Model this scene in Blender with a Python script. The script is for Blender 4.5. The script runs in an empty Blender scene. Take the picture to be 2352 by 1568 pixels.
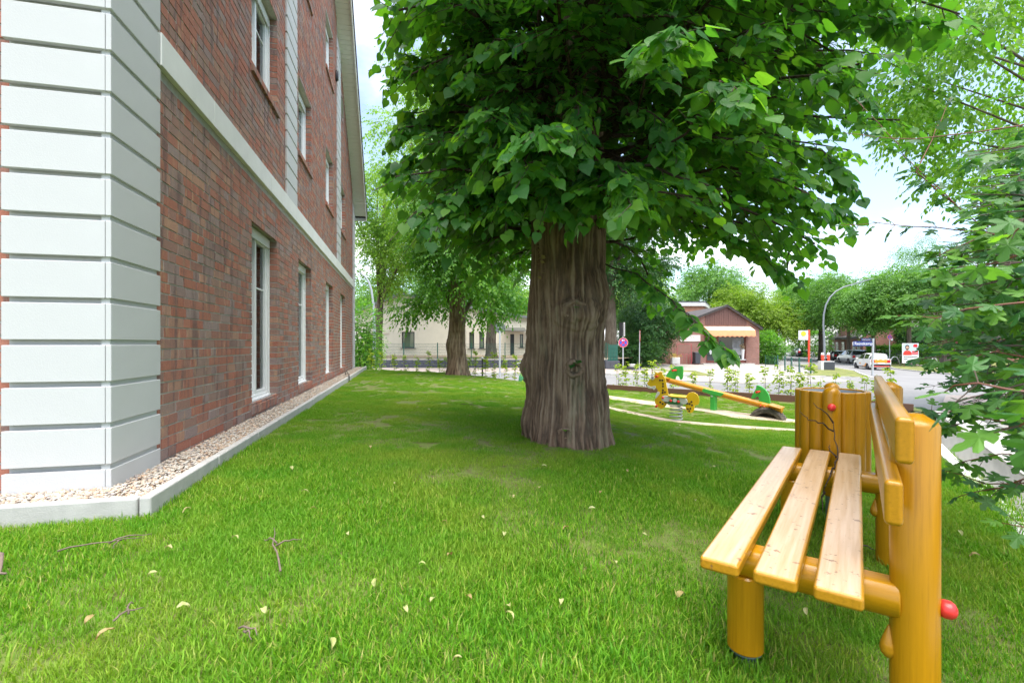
import bpy, bmesh, math, random
import numpy as np
from mathutils import Vector, Matrix
rng = np.random.default_rng(7); random.seed(7)
SC = bpy.context.scene; COL = SC.collection; PI = math.pi
# ------------------------------------------------------------------ camera, sky, sun, exposure
F = 1068.0; UC = 1176.0; HY = 790.0            # focal length, centre and horizon in photo units (2352 wide)
cd = bpy.data.cameras.new('camera'); cam = bpy.data.objects.new('camera', cd); COL.objects.link(cam)
cam.location = (0, 0, 0); cam.rotation_euler = (PI/2, 0, 0)
cd.sensor_width = 36; cd.lens = F/2352*36; cd.shift_y = (HY-784)/2352
cd.clip_start = 0.02; cd.clip_end = 1500
cd.dof.use_dof = True; cd.dof.focus_distance = 4.5; cd.dof.aperture_fstop = 6.3
SC.camera = cam
SUN_EL, SUN_AZ = math.radians(73), math.radians(165)   # azimuth clockwise from +y
wd = bpy.data.worlds.new('World'); SC.world = wd; wd.use_nodes = True
nt = wd.node_tree; N = nt.nodes; L = nt.links; N.clear()
o_ = N.new('ShaderNodeOutputWorld'); mx = N.new('ShaderNodeMixShader')
b1 = N.new('ShaderNodeBackground'); b2 = N.new('ShaderNodeBackground')
sk = N.new('ShaderNodeTexSky'); sk.sky_type = 'NISHITA'; sk.sun_disc = False
sk.sun_elevation = SUN_EL; sk.sun_rotation = SUN_AZ; sk.air_density = 1.0; sk.dust_density = 1.6; sk.ozone_density = 1.4
L.new(sk.outputs[0], b1.inputs[0]); b1.inputs[1].default_value = 0.095
b2.inputs[0].default_value = (0.97, 0.985, 1, 1); b2.inputs[1].default_value = 0.54
tc = N.new('ShaderNodeTexCoord'); sp = N.new('ShaderNodeSeparateXYZ'); L.new(tc.outputs['Generated'], sp.inputs[0])
mz = N.new('ShaderNodeMath'); mz.operation = 'MAXIMUM'; L.new(sp.outputs[2], mz.inputs[0]); mz.inputs[1].default_value = 0.0
ad = N.new('ShaderNodeMath'); ad.operation = 'ADD'; L.new(mz.outputs[0], ad.inputs[0]); ad.inputs[1].default_value = 0.28
dx = N.new('ShaderNodeMath'); dx.operation = 'DIVIDE'; L.new(sp.outputs[0], dx.inputs[0]); L.new(ad.outputs[0], dx.inputs[1])
dy = N.new('ShaderNodeMath'); dy.operation = 'DIVIDE'; L.new(sp.outputs[1], dy.inputs[0]); L.new(ad.outputs[0], dy.inputs[1])
cb = N.new('ShaderNodeCombineXYZ'); L.new(dx.outputs[0], cb.inputs[0]); L.new(dy.outputs[0], cb.inputs[1])
cb.inputs[2].default_value = 11.4
ns = N.new('ShaderNodeTexNoise'); ns.inputs['Scale'].default_value = 1.15; ns.inputs['Detail'].default_value = 7; ns.inputs['Roughness'].default_value = 0.55
L.new(cb.outputs[0], ns.inputs['Vector'])
rp = N.new('ShaderNodeMapRange'); rp.interpolation_type = 'SMOOTHSTEP'; rp.inputs[1].default_value = 0.475; rp.inputs[2].default_value = 0.67
rp.inputs[3].default_value = 0.10; rp.inputs[4].default_value = 1.0
L.new(ns.outputs[0], rp.inputs[0]); L.new(rp.outputs[0], mx.inputs[0])
L.new(b1.outputs[0], mx.inputs[1]); L.new(b2.outputs[0], mx.inputs[2]); L.new(mx.outputs[0], o_.inputs[0])
sd = bpy.data.lights.new('sun', 'SUN'); so = bpy.data.objects.new('sun', sd); COL.objects.link(so)
sd.energy = 2.0; sd.angle = math.radians(60); sd.color = (1, 0.96, 0.9)
sv = Vector((math.sin(SUN_AZ)*math.cos(SUN_EL), math.cos(SUN_AZ)*math.cos(SUN_EL), math.sin(SUN_EL)))
so.rotation_euler = sv.to_track_quat('Z', 'Y').to_euler()
SC.view_settings.view_transform = 'Standard'; SC.view_settings.look = 'None'
SC.view_settings.gamma = 1; SC.view_settings.exposure = 2.0
SC.cycles.max_bounces = 12; SC.cycles.diffuse_bounces = 8; SC.cycles.transmission_bounces = 8; SC.cycles.transparent_max_bounces = 8
SC.cycles.sample_clamp_indirect = 6

# ------------------------------------------------------------------ helpers
def P(u, v, d): return Vector(((u-UC)/F*d, d, -(v-HY)/F*d))
class Plane:                                   # a real vertical plane; reads a photo point as a position on it
    def __init__(s, A, D):
        s.A = np.array(A, float); s.D = np.array(D, float)/np.hypot(*D)
    def at(s, u, v):
        k = (u-UC)/F                            # x = k*y ; A + t*D
        t = (s.A[0]-k*s.A[1])/(k*s.D[1]-s.D[0]); y = s.A[1]+t*s.D[1]
        return t, -(v-HY)/F*y
    rot = property(lambda s: math.atan2(s.D[1], s.D[0]))

def tps(pts, lam=0.02):
    p = np.array(pts, float); n = len(p); X = p[:, :2]
    def K(a, b):
        r2 = ((a[:, None]-b[None])**2).sum(-1); return 0.5*r2*np.log(r2+1e-9)
    A = np.zeros((n+3, n+3)); A[:n, :n] = K(X, X)+lam*np.eye(n)
    A[:n, n] = 1; A[:n, n+1:] = X; A[n, :n] = 1; A[n+1:, :n] = X.T
    w = np.linalg.solve(A, np.r_[p[:, 2], 0, 0, 0])
    def f(x, y):
        q = np.stack([np.atleast_1d(np.asarray(x, float)).ravel(), np.atleast_1d(np.asarray(y, float)).ravel()], 1)
        return K(q, X)@w[:n]+w[n]+q@w[n+1:]
    return f

_h = np.random.default_rng(3).random(4096)
def vnoise(x, y, z=0.0):
    x, y, z = np.broadcast_arrays(np.asarray(x, float), np.asarray(y, float), np.asarray(z, float))
    xi, yi, zi = np.floor(x).astype(int), np.floor(y).astype(int), np.floor(z).astype(int)
    fx, fy, fz = x-xi, y-yi, z-zi
    fx, fy, fz = [t*t*(3-2*t) for t in (fx, fy, fz)]
    H = lambda a, b, c: _h[(a*73+b*179+c*283+(a*b) % 17) % 4096]
    r = 0
    for i in (0, 1):
        for j in (0, 1):
            for k in (0, 1):
                r = r+H(xi+i, yi+j, zi+k)*(fx if i else 1-fx)*(fy if j else 1-fy)*(fz if k else 1-fz)
    return r*2-1

class MB:
    def __init__(s): s.v = []; s.f = []; s.m = []
    def add(s, vs, fs, mi=0):
        b = len(s.v); s.v += [tuple(p) for p in vs]; s.f += [tuple(i+b for i in f) for f in fs]; s.m += [mi]*len(fs); return s
    def box(s, a, b, M=None, mi=0):
        x0, y0, z0 = a; x1, y1, z1 = b
        vs = [(x, y, z) for z in (z0, z1) for (x, y) in ((x0, y0), (x1, y0), (x1, y1), (x0, y1))]
        if M is not None: vs = [M@Vector(p) for p in vs]
        return s.add(vs, [(3, 2, 1, 0), (4, 5, 6, 7), (0, 1, 5, 4), (1, 2, 6, 5), (2, 3, 7, 6), (3, 0, 4, 7)], mi)
    def prism(s, pts, t0, t1, axes='xz', M=None, mi=0):      # outline in a plane, extruded along the third axis
        n = len(pts); vs = []
        for t in (t0, t1):
            for p, q in pts:
                c = {'xz': (p, t, q), 'yz': (t, p, q), 'xy': (p, q, t)}[axes]
                vs.append(M@Vector(c) if M is not None else c)
        fs = [tuple(range(n-1, -1, -1)), tuple(range(n, 2*n))]+[(i, (i+1) % n, n+(i+1) % n, n+i) for i in range(n)]
        return s.add(vs, fs, mi)
    def tube(s, pts, rad, n=8, cap=True, mi=0):
        pts = [Vector(p) for p in pts]; R = rad if hasattr(rad, '__len__') else [rad]*len(pts)
        vs = []; fs = []; up = None
        for i, p in enumerate(pts):
            t = (pts[min(i+1, len(pts)-1)]-pts[max(i-1, 0)]).normalized()
            if up is None: up = t.orthogonal().normalized()
            up = (up-t*up.dot(t)); up = up.normalized() if up.length > 1e-6 else t.orthogonal().normalized()
            b = t.cross(up)
            for k in range(n):
                a = 2*PI*k/n; vs.append(p+(up*math.cos(a)+b*math.sin(a))*R[i])
        for i in range(len(pts)-1):
            for k in range(n):
                fs.append((i*n+k, i*n+(k+1) % n, (i+1)*n+(k+1) % n, (i+1)*n+k))
        if cap: fs += [tuple(range(n-1, -1, -1)), tuple(range((len(pts)-1)*n, len(pts)*n))]
        return s.add(vs, fs, mi)
    def lathe(s, prof, n=24, c=(0, 0, 0), M=None, mi=0):      # profile (r,z) turned about z
        vs = []; fs = []
        for r, z in prof:
            for k in range(n):
                a = 2*PI*k/n; q = Vector((c[0]+r*math.cos(a), c[1]+r*math.sin(a), c[2]+z)); vs.append(M@q if M is not None else q)
        m = len(prof)
        for i in range(m-1):
            for k in range(n): fs.append((i*n+k, i*n+(k+1) % n, (i+1)*n+(k+1) % n, (i+1)*n+k))
        fs += [tuple(range(n-1, -1, -1)), tuple(range((m-1)*n, m*n))]
        return s.add(vs, fs, mi)
    def mesh(s, name):
        me = bpy.data.meshes.new(name); me.from_pydata([tuple(p) for p in s.v], [], s.f); me.update()
        if any(s.m): me.polygons.foreach_set('material_index', s.m)
        return me

def link(name, me, mats, parent=None, smooth=False, bevel=0, seg=2, label=None, kind=None, loc=None):
    o = bpy.data.objects.new(name, me); COL.objects.link(o)
    if mats is not None and not len(me.materials):
        for m in (mats if isinstance(mats, (list, tuple)) else [mats]): me.materials.append(m)
    if smooth:
        me.polygons.foreach_set('use_smooth', [True]*len(me.polygons))
        if smooth == 'auto':
            bm = bmesh.new(); bm.from_mesh(me)
            for e in bm.edges:
                if len(e.link_faces) == 2 and e.calc_face_angle(0) > 0.6: e.smooth = False
            bm.to_mesh(me); bm.free()
    if bevel:
        b = o.modifiers.new('bevel', 'BEVEL'); b.width = bevel; b.segments = seg; b.limit_method = 'ANGLE'; b.angle_limit = 0.6
        b.harden_normals = False
        if smooth is False: me.polygons.foreach_set('use_smooth', [True]*len(me.polygons)); b.harden_normals = True
    if parent is not None: o.parent = parent
    if label: o['label'] = label
    if kind: o['kind'] = kind
    if loc is not None: o.location = loc
    return o
def part(name, mb, mats, parent, **k): return link(name, mb.mesh(name), mats, parent, **k)
def tag(o, label, cat, group=None):
    o['label'] = label; o['category'] = cat
    if group: o['group'] = group
    return o
def thing(name, label, cat, loc=(0, 0, 0), rotz=0, group=None):
    o = bpy.data.objects.new(name, None); COL.objects.link(o); o.location = loc; o.rotation_euler = (0, 0, rotz)
    o.empty_display_size = 0.2
    return tag(o, label, cat, group)
def copy_tree(o, parent=None):
    kids = list(o.children); c = o.copy(); COL.objects.link(c); c.parent = parent
    for ch in kids: copy_tree(ch, c)
    return c
def structure(name, me, mats, smooth=False): return link(name, me, mats, smooth=smooth, kind='structure')
def text_part(name, body, size, mat, parent, loc, rot, ext=0.002, align='CENTER', sx=1.0):
    cu = bpy.data.curves.new(name, 'FONT'); cu.body = body; cu.size = size; cu.extrude = ext; cu.align_x = align; cu.align_y = 'CENTER'
    t_ = bpy.data.objects.new(name, cu); COL.objects.link(t_); bpy.context.view_layer.update(); me = bpy.data.meshes.new_from_object(t_.evaluated_get(bpy.context.evaluated_depsgraph_get())); bpy.data.objects.remove(t_)
    me.materials.clear(); me.materials.append(mat); o = bpy.data.objects.new(name, me); COL.objects.link(o); o.parent = parent
    o.location = loc; o.rotation_euler = rot; o.scale = (sx, 1, 1); return o

def numesh(name, V, Fq, rnd=None, extra=None):     # numpy mesh; Fq (M,k) faces all of one size
    me = bpy.data.meshes.new(name); V = np.asarray(V, np.float32); Fq = np.asarray(Fq, np.int32); M, k = Fq.shape
    me.vertices.add(len(V)); me.vertices.foreach_set('co', V.ravel())
    me.loops.add(M*k); me.loops.foreach_set('vertex_index', Fq.ravel())
    me.polygons.add(M); me.polygons.foreach_set('loop_start', np.arange(M, dtype=np.int32)*k)
    try: me.polygons.foreach_set('loop_total', np.full(M, k, np.int32))
    except Exception: pass
    me.polygons.foreach_set('use_smooth', np.zeros(M, bool)); me.update(calc_edges=True)
    if rnd is not None:
        a = me.attributes.new('rnd', 'FLOAT', 'POINT'); a.data.foreach_set('value', np.asarray(rnd, np.float32))
    for nm, (ty, arr) in (extra or {}).items():
        a = me.attributes.new(nm, ty, 'POINT')
        a.data.foreach_set('vector' if ty == 'FLOAT_VECTOR' else 'value', np.asarray(arr, np.int32 if ty == 'INT' else np.float32).ravel())
    return me
def np_boxes(B, rnd, jit=0.0):                     # B (n,6) min/max -> one mesh's arrays
    B = np.asarray(B, float); n = len(B); V = np.empty((n, 8, 3))
    for i, (a, b, c) in enumerate([(0, 0, 0), (1, 0, 0), (1, 1, 0), (0, 1, 0), (0, 0, 1), (1, 0, 1), (1, 1, 1), (0, 1, 1)]):
        V[:, i, 0] = B[:, 0+3*a]; V[:, i, 1] = B[:, 1+3*b]; V[:, i, 2] = B[:, 2+3*c]
    if jit: V += rng.uniform(-jit, jit, V.shape)
    Q = np.array([(3, 2, 1, 0), (4, 5, 6, 7), (0, 1, 5, 4), (1, 2, 6, 5), (2, 3, 7, 6), (3, 0, 4, 7)])
    return V.reshape(-1, 3), (np.arange(n)[:, None, None]*8+Q[None]).reshape(-1, 4), np.repeat(rnd, 8)

# ------------------------------------------------------------------ materials
def ramp(nt, fac, cols):
    r = nt.nodes.new('ShaderNodeValToRGB'); e = r.color_ramp.elements
    while len(e) < len(cols): e.new(0.5)
    for i, (p, c) in enumerate(cols): e[i].position = p; e[i].color = (*c, 1)
    nt.links.new(fac, r.inputs[0]); return r.outputs[0]
def mixc(nt, fac, a, b, mode='MIX'):
    m = nt.nodes.new('ShaderNodeMix'); m.data_type = 'RGBA'; m.blend_type = mode
    for s_, x in ((m.inputs[0], fac), (m.inputs[6], a), (m.inputs[7], b)):
        if hasattr(x, 'default_value') or hasattr(x, 'is_linked'): nt.links.new(x, s_)
        else: s_.default_value = x if isinstance(x, (int, float)) else (*x, 1)
    return m.outputs[2]
def noise(nt, scale, detail=4, vec=None, stretch=None, rough=0.6, coord='Object'):
    t = nt.nodes.new('ShaderNodeTexCoord'); v = t.outputs[coord] if vec is None else vec
    if stretch is not None:
        mp = nt.nodes.new('ShaderNodeMapping'); mp.inputs['Scale'].default_value = stretch; nt.links.new(v, mp.inputs[0]); v = mp.outputs[0]
    n = nt.nodes.new('ShaderNodeTexNoise'); n.inputs['Scale'].default_value = scale; n.inputs['Detail'].default_value = detail
    n.inputs['Roughness'].default_value = rough; nt.links.new(v, n.inputs['Vector']); return n.outputs[0]
def newmat(name):
    m = bpy.data.materials.new(name); m.use_nodes = True; nt = m.node_tree; return m, nt, nt.nodes['Principled BSDF']
def bump(nt, bs, h, strength=0.3, dist=0.01):
    b = nt.nodes.new('ShaderNodeBump'); b.inputs['Strength'].default_value = strength; b.inputs['Distance'].default_value = dist
    nt.links.new(h, b.inputs['Height']); nt.links.new(b.outputs[0], bs.inputs['Normal'])
def mat(name, col, rough=0.6, var=0.12, scale=6, bmp=0.0, bscale=60, metal=0, stretch=None, spec=None, coord='Object', col2=None, dirt=0):
    m, nt, bs = newmat(name); bs.inputs['Roughness'].default_value = rough; bs.inputs['Metallic'].default_value = metal
    if spec is not None: bs.inputs['Specular IOR Level'].default_value = spec
    c = np.array(col)
    if var or col2:
        n = noise(nt, scale, 5, stretch=stretch, coord=coord)
        out = ramp(nt, n, [(0.3, tuple(c*(1-var))), (0.7, tuple(np.minimum(c*(1+var), 1)) if col2 is None else col2)])
        if dirt:
            n2 = noise(nt, scale*0.35, 6, coord=coord); f = nt.nodes.new('ShaderNodeMapRange'); nt.links.new(n2, f.inputs[0])
            f.inputs[1].default_value = 0.5; f.inputs[2].default_value = 0.75; f.inputs[4].default_value = dirt
            out = mixc(nt, f.outputs[0], out, tuple(c*0.45+0.03))
        nt.links.new(out, bs.inputs['Base Color'])
    else: bs.inputs['Base Color'].default_value = (*col, 1)
    if bmp: bump(nt, bs, noise(nt, bscale, 5, stretch=stretch, coord=coord), bmp)
    return m
def rnd_src(nt, src):
    if src == 'obj': return nt.nodes.new('ShaderNodeObjectInfo').outputs['Random']
    a = nt.nodes.new('ShaderNodeAttribute'); a.attribute_name = 'rnd'; return a.outputs['Fac']
def leaf_mat(name, cols, src='attr', trans=0.4, tcol=None, rough=0.42, back=1.25, veins=False):
    m, nt, bs = newmat(name); r = rnd_src(nt, src); n = len(cols)
    c = ramp(nt, r, [(i/(n-1), k) for i, k in enumerate(cols)])
    ge = nt.nodes.new('ShaderNodeNewGeometry')
    cb_ = mixc(nt, ge.outputs['Backfacing'], c, mixc(nt, 0.35, c, (0.22, 0.32, 0.13)))
    nt.links.new(cb_, bs.inputs['Base Color']); bs.inputs['Roughness'].default_value = rough
    bs.inputs['Specular IOR Level'].default_value = 0.35
    if veins: bump(nt, bs, noise(nt, 60, 3), 0.25, 0.004)
    tr = nt.nodes.new('ShaderNodeBsdfTranslucent'); t = mixc(nt, 1.0, c, tcol or (1.9, 2.1, 0.55), 'MULTIPLY')
    nt.links.new(t, tr.inputs[0]); ms = nt.nodes.new('ShaderNodeMixShader'); ms.inputs[0].default_value = trans
    nt.links.new(bs.outputs[0], ms.inputs[1]); nt.links.new(tr.outputs[0], ms.inputs[2])
    nt.links.new(ms.outputs[0], nt.nodes['Material Output'].inputs[0]); return m
def glass_mat(name, col=(0.03, 0.04, 0.04), rough=0.03, spec=0.8):
    m, nt, bs = newmat(name); bs.inputs['Base Color'].default_value = (*col, 1); bs.inputs['Roughness'].default_value = rough
    bs.inputs['Specular IOR Level'].default_value = spec; bs.inputs['Coat Weight'].default_value = 0.6; bs.inputs['Coat Roughness'].default_value = 0.02; return m
def brick_mat(name, src):                        # one fired brick: kiln colour per brick, streaks across its face
    m, nt, bs = newmat(name); r = rnd_src(nt, src)
    c = ramp(nt, r, [(0.0, (0.42, 0.15, 0.095)), (0.26, (0.47, 0.19, 0.125)), (0.42, (0.34, 0.17, 0.13)), (0.58, (0.33, 0.245, 0.205)), (0.76, (0.34, 0.28, 0.265)), (0.83, (0.25, 0.17, 0.15)), (1.0, (0.52, 0.30, 0.20))])
    ge = nt.nodes.new('ShaderNodeNewGeometry'); v = ge.outputs['Position']
    st = noise(nt, 1.0, 3, vec=v, stretch=(13, 13, 1.6))
    s1 = nt.nodes.new('ShaderNodeMapRange'); nt.links.new(st, s1.inputs[0]); s1.inputs[1].default_value = 0.53; s1.inputs[2].default_value = 0.63; s1.inputs[4].default_value = 0.75
    c = mixc(nt, s1.outputs[0], c, (0.11, 0.085, 0.085))
    st2 = noise(nt, 1.0, 4, vec=v, stretch=(17, 17, 4)); s2 = nt.nodes.new('ShaderNodeMapRange'); nt.links.new(st2, s2.inputs[0])
    s2.inputs[1].default_value = 0.58; s2.inputs[2].default_value = 0.68; s2.inputs[4].default_value = 0.6
    c = mixc(nt, s2.outputs[0], c, (0.60, 0.40, 0.23))
    sp_ = noise(nt, 90, 4, vec=v); c = mixc(nt, 0.35, c, ramp(nt, sp_, [(0.35, (0.08, 0.05, 0.04)), (0.6, (0.36, 0.17, 0.13))]))
    nt.links.new(c, bs.inputs['Base Color']); bs.inputs['Roughness'].default_value = 0.85; bs.inputs['Specular IOR Level'].default_value = 0.25
    bump(nt, bs, noise(nt, 120, 5, vec=v), 0.35, 0.004); return m
def brickwall_mat(name, c1, c2, mortar, sx=1.0):     # far walls: brick too small to pick apart
    m, nt, bs = newmat(name); t = nt.nodes.new('ShaderNodeTexCoord'); b = nt.nodes.new('ShaderNodeTexBrick')
    mp = nt.nodes.new('ShaderNodeMapping'); mp.inputs['Rotation'].default_value = (PI/2, 0, 0); nt.links.new(t.outputs['Object'], mp.inputs[0])
    nt.links.new(mp.outputs[0], b.inputs['Vector']); b.inputs['Scale'].default_value = 1; b.inputs['Brick Width'].default_value = 0.25; b.inputs['Row Height'].default_value = 0.0833
    b.inputs['Mortar Size'].default_value = 0.009; b.inputs['Color1'].default_value = (*c1, 1); b.inputs['Color2'].default_value = (*c2, 1); b.inputs['Mortar'].default_value = (*mortar, 1)
    n = noise(nt, 2.5, 5); c = mixc(nt, 0.35, b.outputs[0], ramp(nt, n, [(0.3, tuple(np.array(c1)*0.6)), (0.7, tuple(np.array(c2)*1.2))]))
    nt.links.new(c, bs.inputs['Base Color']); bs.inputs['Roughness'].default_value = 0.9; bump(nt, bs, b.outputs[1], -0.3, 0.01); return m

M = {}
M['white_stone'] = mat('white_stone', (0.52, 0.525, 0.515), 0.75, 0.04, 2.2, 0.15, 140, dirt=0.10)
M['band_stone'] = mat('band_stone', (0.72, 0.72, 0.68), 0.75, 0.05, 4, 0.15, 120, dirt=0.12)
M['mortar'] = mat('mortar', (0.47, 0.45, 0.40), 0.95, 0.12, 30, 0.5, 200)
M['brick'] = brick_mat('brick', 'attr'); M['brick_single'] = brick_mat('brick_single', 'obj')
M['upvc'] = mat('upvc', (0.80, 0.81, 0.80), 0.3, 0.01, 2)
M['glass'] = glass_mat('glass'); M['curtain'] = mat('curtain', (0.78, 0.8, 0.77), 0.8, 0.15, 3, stretch=(30, 30, 0.6))
M['concrete'] = mat('concrete', (0.44, 0.43, 0.40), 0.9, 0.12, 8, 0.3, 150, dirt=0.35)
M['pale_concrete'] = mat('pale_concrete', (0.62, 0.61, 0.58), 0.9, 0.08, 4, 0.25, 100, dirt=0.35)
M['soffit'] = mat('soffit', (0.72, 0.72, 0.66), 0.5, 0.03, 3)
M['dark_trim'] = mat('dark_trim', (0.035, 0.035, 0.04), 0.5, 0.2, 6)
M['bark'] = None
M['galv'] = mat('galv', (0.50, 0.52, 0.53), 0.45, 0.1, 12, metal=0.5)
M['grey_paint'] = mat('grey_paint', (0.36, 0.39, 0.42), 0.45, 0.06, 5)
M['red_plastic'] = mat('red_plastic', (0.68, 0.035, 0.03), 0.32, 0.05, 4)
M['green_steel'] = mat('green_steel', (0.015, 0.09, 0.06), 0.5, 0.1, 8)
M['black'] = mat('black', (0.015, 0.015, 0.016), 0.5, 0.1, 9)
M['rubber'] = mat('rubber', (0.025, 0.025, 0.027), 0.85, 0.2, 15)
M['white_paint'] = mat('white_paint', (0.78, 0.78, 0.77), 0.4, 0.02, 4)
M['dark_grey'] = mat('dark_grey', (0.045, 0.05, 0.06), 0.5, 0.1, 5)
M['sign_blue'] = mat('sign_blue', (0.02, 0.10, 0.55), 0.35, 0.03, 5); M['sign_red'] = mat('sign_red', (0.65, 0.02, 0.03), 0.35, 0.03, 5)
M['navy'] = mat('navy', (0.012, 0.03, 0.17), 0.35, 0.03, 5)
def wood_mat(name, col, sheen_specks=0.0, gl=0.28, axis=2):
    m, nt, bs = newmat(name); c = np.array(col); st = [30, 30, 30]; st[axis] = 1.1
    n = noise(nt, 3.0, 6, stretch=tuple(st), rough=0.65); out = ramp(nt, n, [(0.3, tuple(c*0.76)), (0.46, tuple(c*.97)), (0.56, tuple(c)), (0.72, tuple(np.minimum(c*1.12, 1)))])
    k = noise(nt, 2.6, 2); f = nt.nodes.new('ShaderNodeMapRange'); nt.links.new(k, f.inputs[0]); f.inputs[1].default_value = 0.68; f.inputs[2].default_value = 0.74; f.inputs[4].default_value = 0.5
    out = mixc(nt, f.outputs[0], out, tuple(c*0.45))
    if sheen_specks:                                   # sky sheen painted as pale colour on the upper face, plus specks of dirt
        t = nt.nodes.new('ShaderNodeTexCoord'); sx = nt.nodes.new('ShaderNodeSeparateXYZ'); nt.links.new(t.outputs['Normal'], sx.inputs[0])
        up = nt.nodes.new('ShaderNodeMapRange'); nt.links.new(sx.outputs[2], up.inputs[0]); up.inputs[1].default_value = 0.85; up.inputs[2].default_value = 0.98; up.inputs[4].default_value = sheen_specks
        g = noise(nt, 1.0, 5, stretch=(60, 2.5, 60)); pale = ramp(nt, g, [(0.3, (0.48, 0.31, 0.17)), (0.7, (0.62, 0.46, 0.32))])
        out = mixc(nt, up.outputs[0], out, pale)
        s = noise(nt, 34, 4); sf = nt.nodes.new('ShaderNodeMapRange'); nt.links.new(s, sf.inputs[0]); sf.inputs[1].default_value = 0.625; sf.inputs[2].default_value = 0.655; sf.inputs[4].default_value = 0.75
        out = mixc(nt, sf.outputs[0], out, (0.16, 0.08, 0.045))
    nt.links.new(out, bs.inputs['Base Color']); bs.inputs['Roughness'].default_value = gl; bs.inputs['Specular IOR Level'].default_value = 0.45
    bump(nt, bs, n, 0.12, 0.006); return m
OCHRE = (0.42, 0.195, 0.004)
M['ochre_post'] = wood_mat('ochre_post', OCHRE, axis=2)
M['ochre_beam'] = wood_mat('ochre_beam', OCHRE, axis=0)
M['ochre_slat'] = wood_mat('ochre_slat', (0.44, 0.21, 0.012), sheen_specks=0.9, axis=1)
M['ochre_back'] = wood_mat('ochre_back', (0.43, 0.20, 0.008), axis=1)
def bark_mat(name, c0, c1, c2, sc=1.0, lichen=0.0, ridged=False):
    m, nt, bs = newmat(name); ge = nt.nodes.new('ShaderNodeTexCoord'); v = ge.outputs['Object']
    n = noise(nt, 1.0, 7, vec=v, stretch=(22*sc, 22*sc, 3.2*sc), rough=0.7)
    c = ramp(nt, n, [(0.36, c0), (0.5, c1), (0.66, c2)])
    if ridged:                                  # weathered ridge tops; brown furrow floors, deepened with painted shade
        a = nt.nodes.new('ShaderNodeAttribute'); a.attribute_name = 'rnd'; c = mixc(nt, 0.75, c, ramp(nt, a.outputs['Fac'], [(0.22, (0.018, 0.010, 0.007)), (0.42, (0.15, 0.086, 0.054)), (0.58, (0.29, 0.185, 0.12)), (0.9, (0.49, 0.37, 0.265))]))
    n2 = noise(nt, 2.2*sc, 5, vec=v); c = mixc(nt, 0.4, c, ramp(nt, n2, [(0.35, tuple(np.array(c1)*0.55)), (0.7, tuple(np.array(c2)*1.0))]))
    if lichen:
        n3 = noise(nt, 1.0, 4, vec=v, stretch=(7, 7, 1.2)); f = nt.nodes.new('ShaderNodeMapRange'); nt.links.new(n3, f.inputs[0]); f.inputs[1].default_value = 0.56; f.inputs[2].default_value = 0.72; f.inputs[4].default_value = lichen
        c = mixc(nt, f.outputs[0], c, (0.30, 0.30, 0.19))
    nt.links.new(c, bs.inputs['Base Color']); bs.inputs['Roughness'].default_value = 0.95; bs.inputs['Specular IOR Level'].default_value = 0.15
    bump(nt, bs, n, 0.9, 0.03); return m
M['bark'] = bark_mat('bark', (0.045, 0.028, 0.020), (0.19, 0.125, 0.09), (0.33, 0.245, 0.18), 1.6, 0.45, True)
M['bark_thin'] = bark_mat('bark_thin', (0.03, 0.02, 0.016), (0.08, 0.055, 0.04), (0.14, 0.10, 0.075), 1.5)
M['bark_far'] = bark_mat('bark_far', (0.05, 0.04, 0.03), (0.12, 0.095, 0.07), (0.2, 0.165, 0.125), 0.5, 0.4)
M['twig'] = mat('twig', (0.09, 0.06, 0.045), 0.85, 0.25, 30)
LIME = [(0.03, 0.115, 0.03), (0.055, 0.175, 0.034), (0.085, 0.225, 0.034), (0.17, 0.33, 0.04)]
M['lime'] = leaf_mat('lime', LIME, 'attr', 0.5, (2.3, 2.3, 0.5)); M['lime_single'] = leaf_mat('lime_single', [(0.04, 0.14, 0.035), (0.065, 0.19, 0.035), (0.13, 0.29, 0.04)], 'obj', 0.46, (2.2, 2.2, 0.5), veins=True)
M['lime_far'] = leaf_mat('lime_far', [(0.05, 0.155, 0.025), (0.095, 0.245, 0.03), (0.17, 0.33, 0.035)], 'attr', 0.45)
M['lime_pale'] = leaf_mat('lime_pale', [(0.09, 0.19, 0.03), (0.16, 0.29, 0.04), (0.26, 0.38, 0.07)], 'attr', 0.45)
M['tree_mid'] = leaf_mat('tree_mid', [(0.05, 0.13, 0.03), (0.10, 0.23, 0.04), (0.18, 0.33, 0.06)], 'attr', 0.4)
M['tree_yellow'] = leaf_mat('tree_yellow', [(0.09, 0.17, 0.015), (0.17, 0.27, 0.02), (0.26, 0.35, 0.04)], 'attr', 0.45)
M['tree_dark'] = leaf_mat('tree_dark', [(0.02, 0.07, 0.022), (0.035, 0.11, 0.028), (0.07, 0.17, 0.035)], 'attr', 0.3)
M['maple'] = leaf_mat('maple', [(0.028, 0.095, 0.034), (0.045, 0.14, 0.034), (0.09, 0.22, 0.038)], 'attr', 0.38); M['maple_single'] = leaf_mat('maple_single', [(0.04, 0.13, 0.045), (0.08, 0.2, 0.045), (0.16, 0.33, 0.05)], 'obj', 0.38, veins=True)
M['sapling_leaf'] = leaf_mat('sapling_leaf', [(0.13, 0.22, 0.012), (0.26, 0.36, 0.02), (0.42, 0.46, 0.04)], 'attr', 0.4)
M['galv_green'] = mat('galv_green', (0.15, 0.20, 0.18), .5, .15, 9, metal=.3)
M['shoot'] = mat('shoot', (.17, .06, .035), .6, .2, 20); M['stake'] = mat('stake', (.45, .33, .18), .7, .15, 8); M['signal_red'] = mat('signal_red', (.72, .07, .03), .45, .05, 4); M['zinc'] = mat('zinc', (.16, .18, .19), .5, .1, 4); M['dry_plant'] = leaf_mat('dry_plant', [(.4, .25, .1), (.5, .4, .12)])
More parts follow.
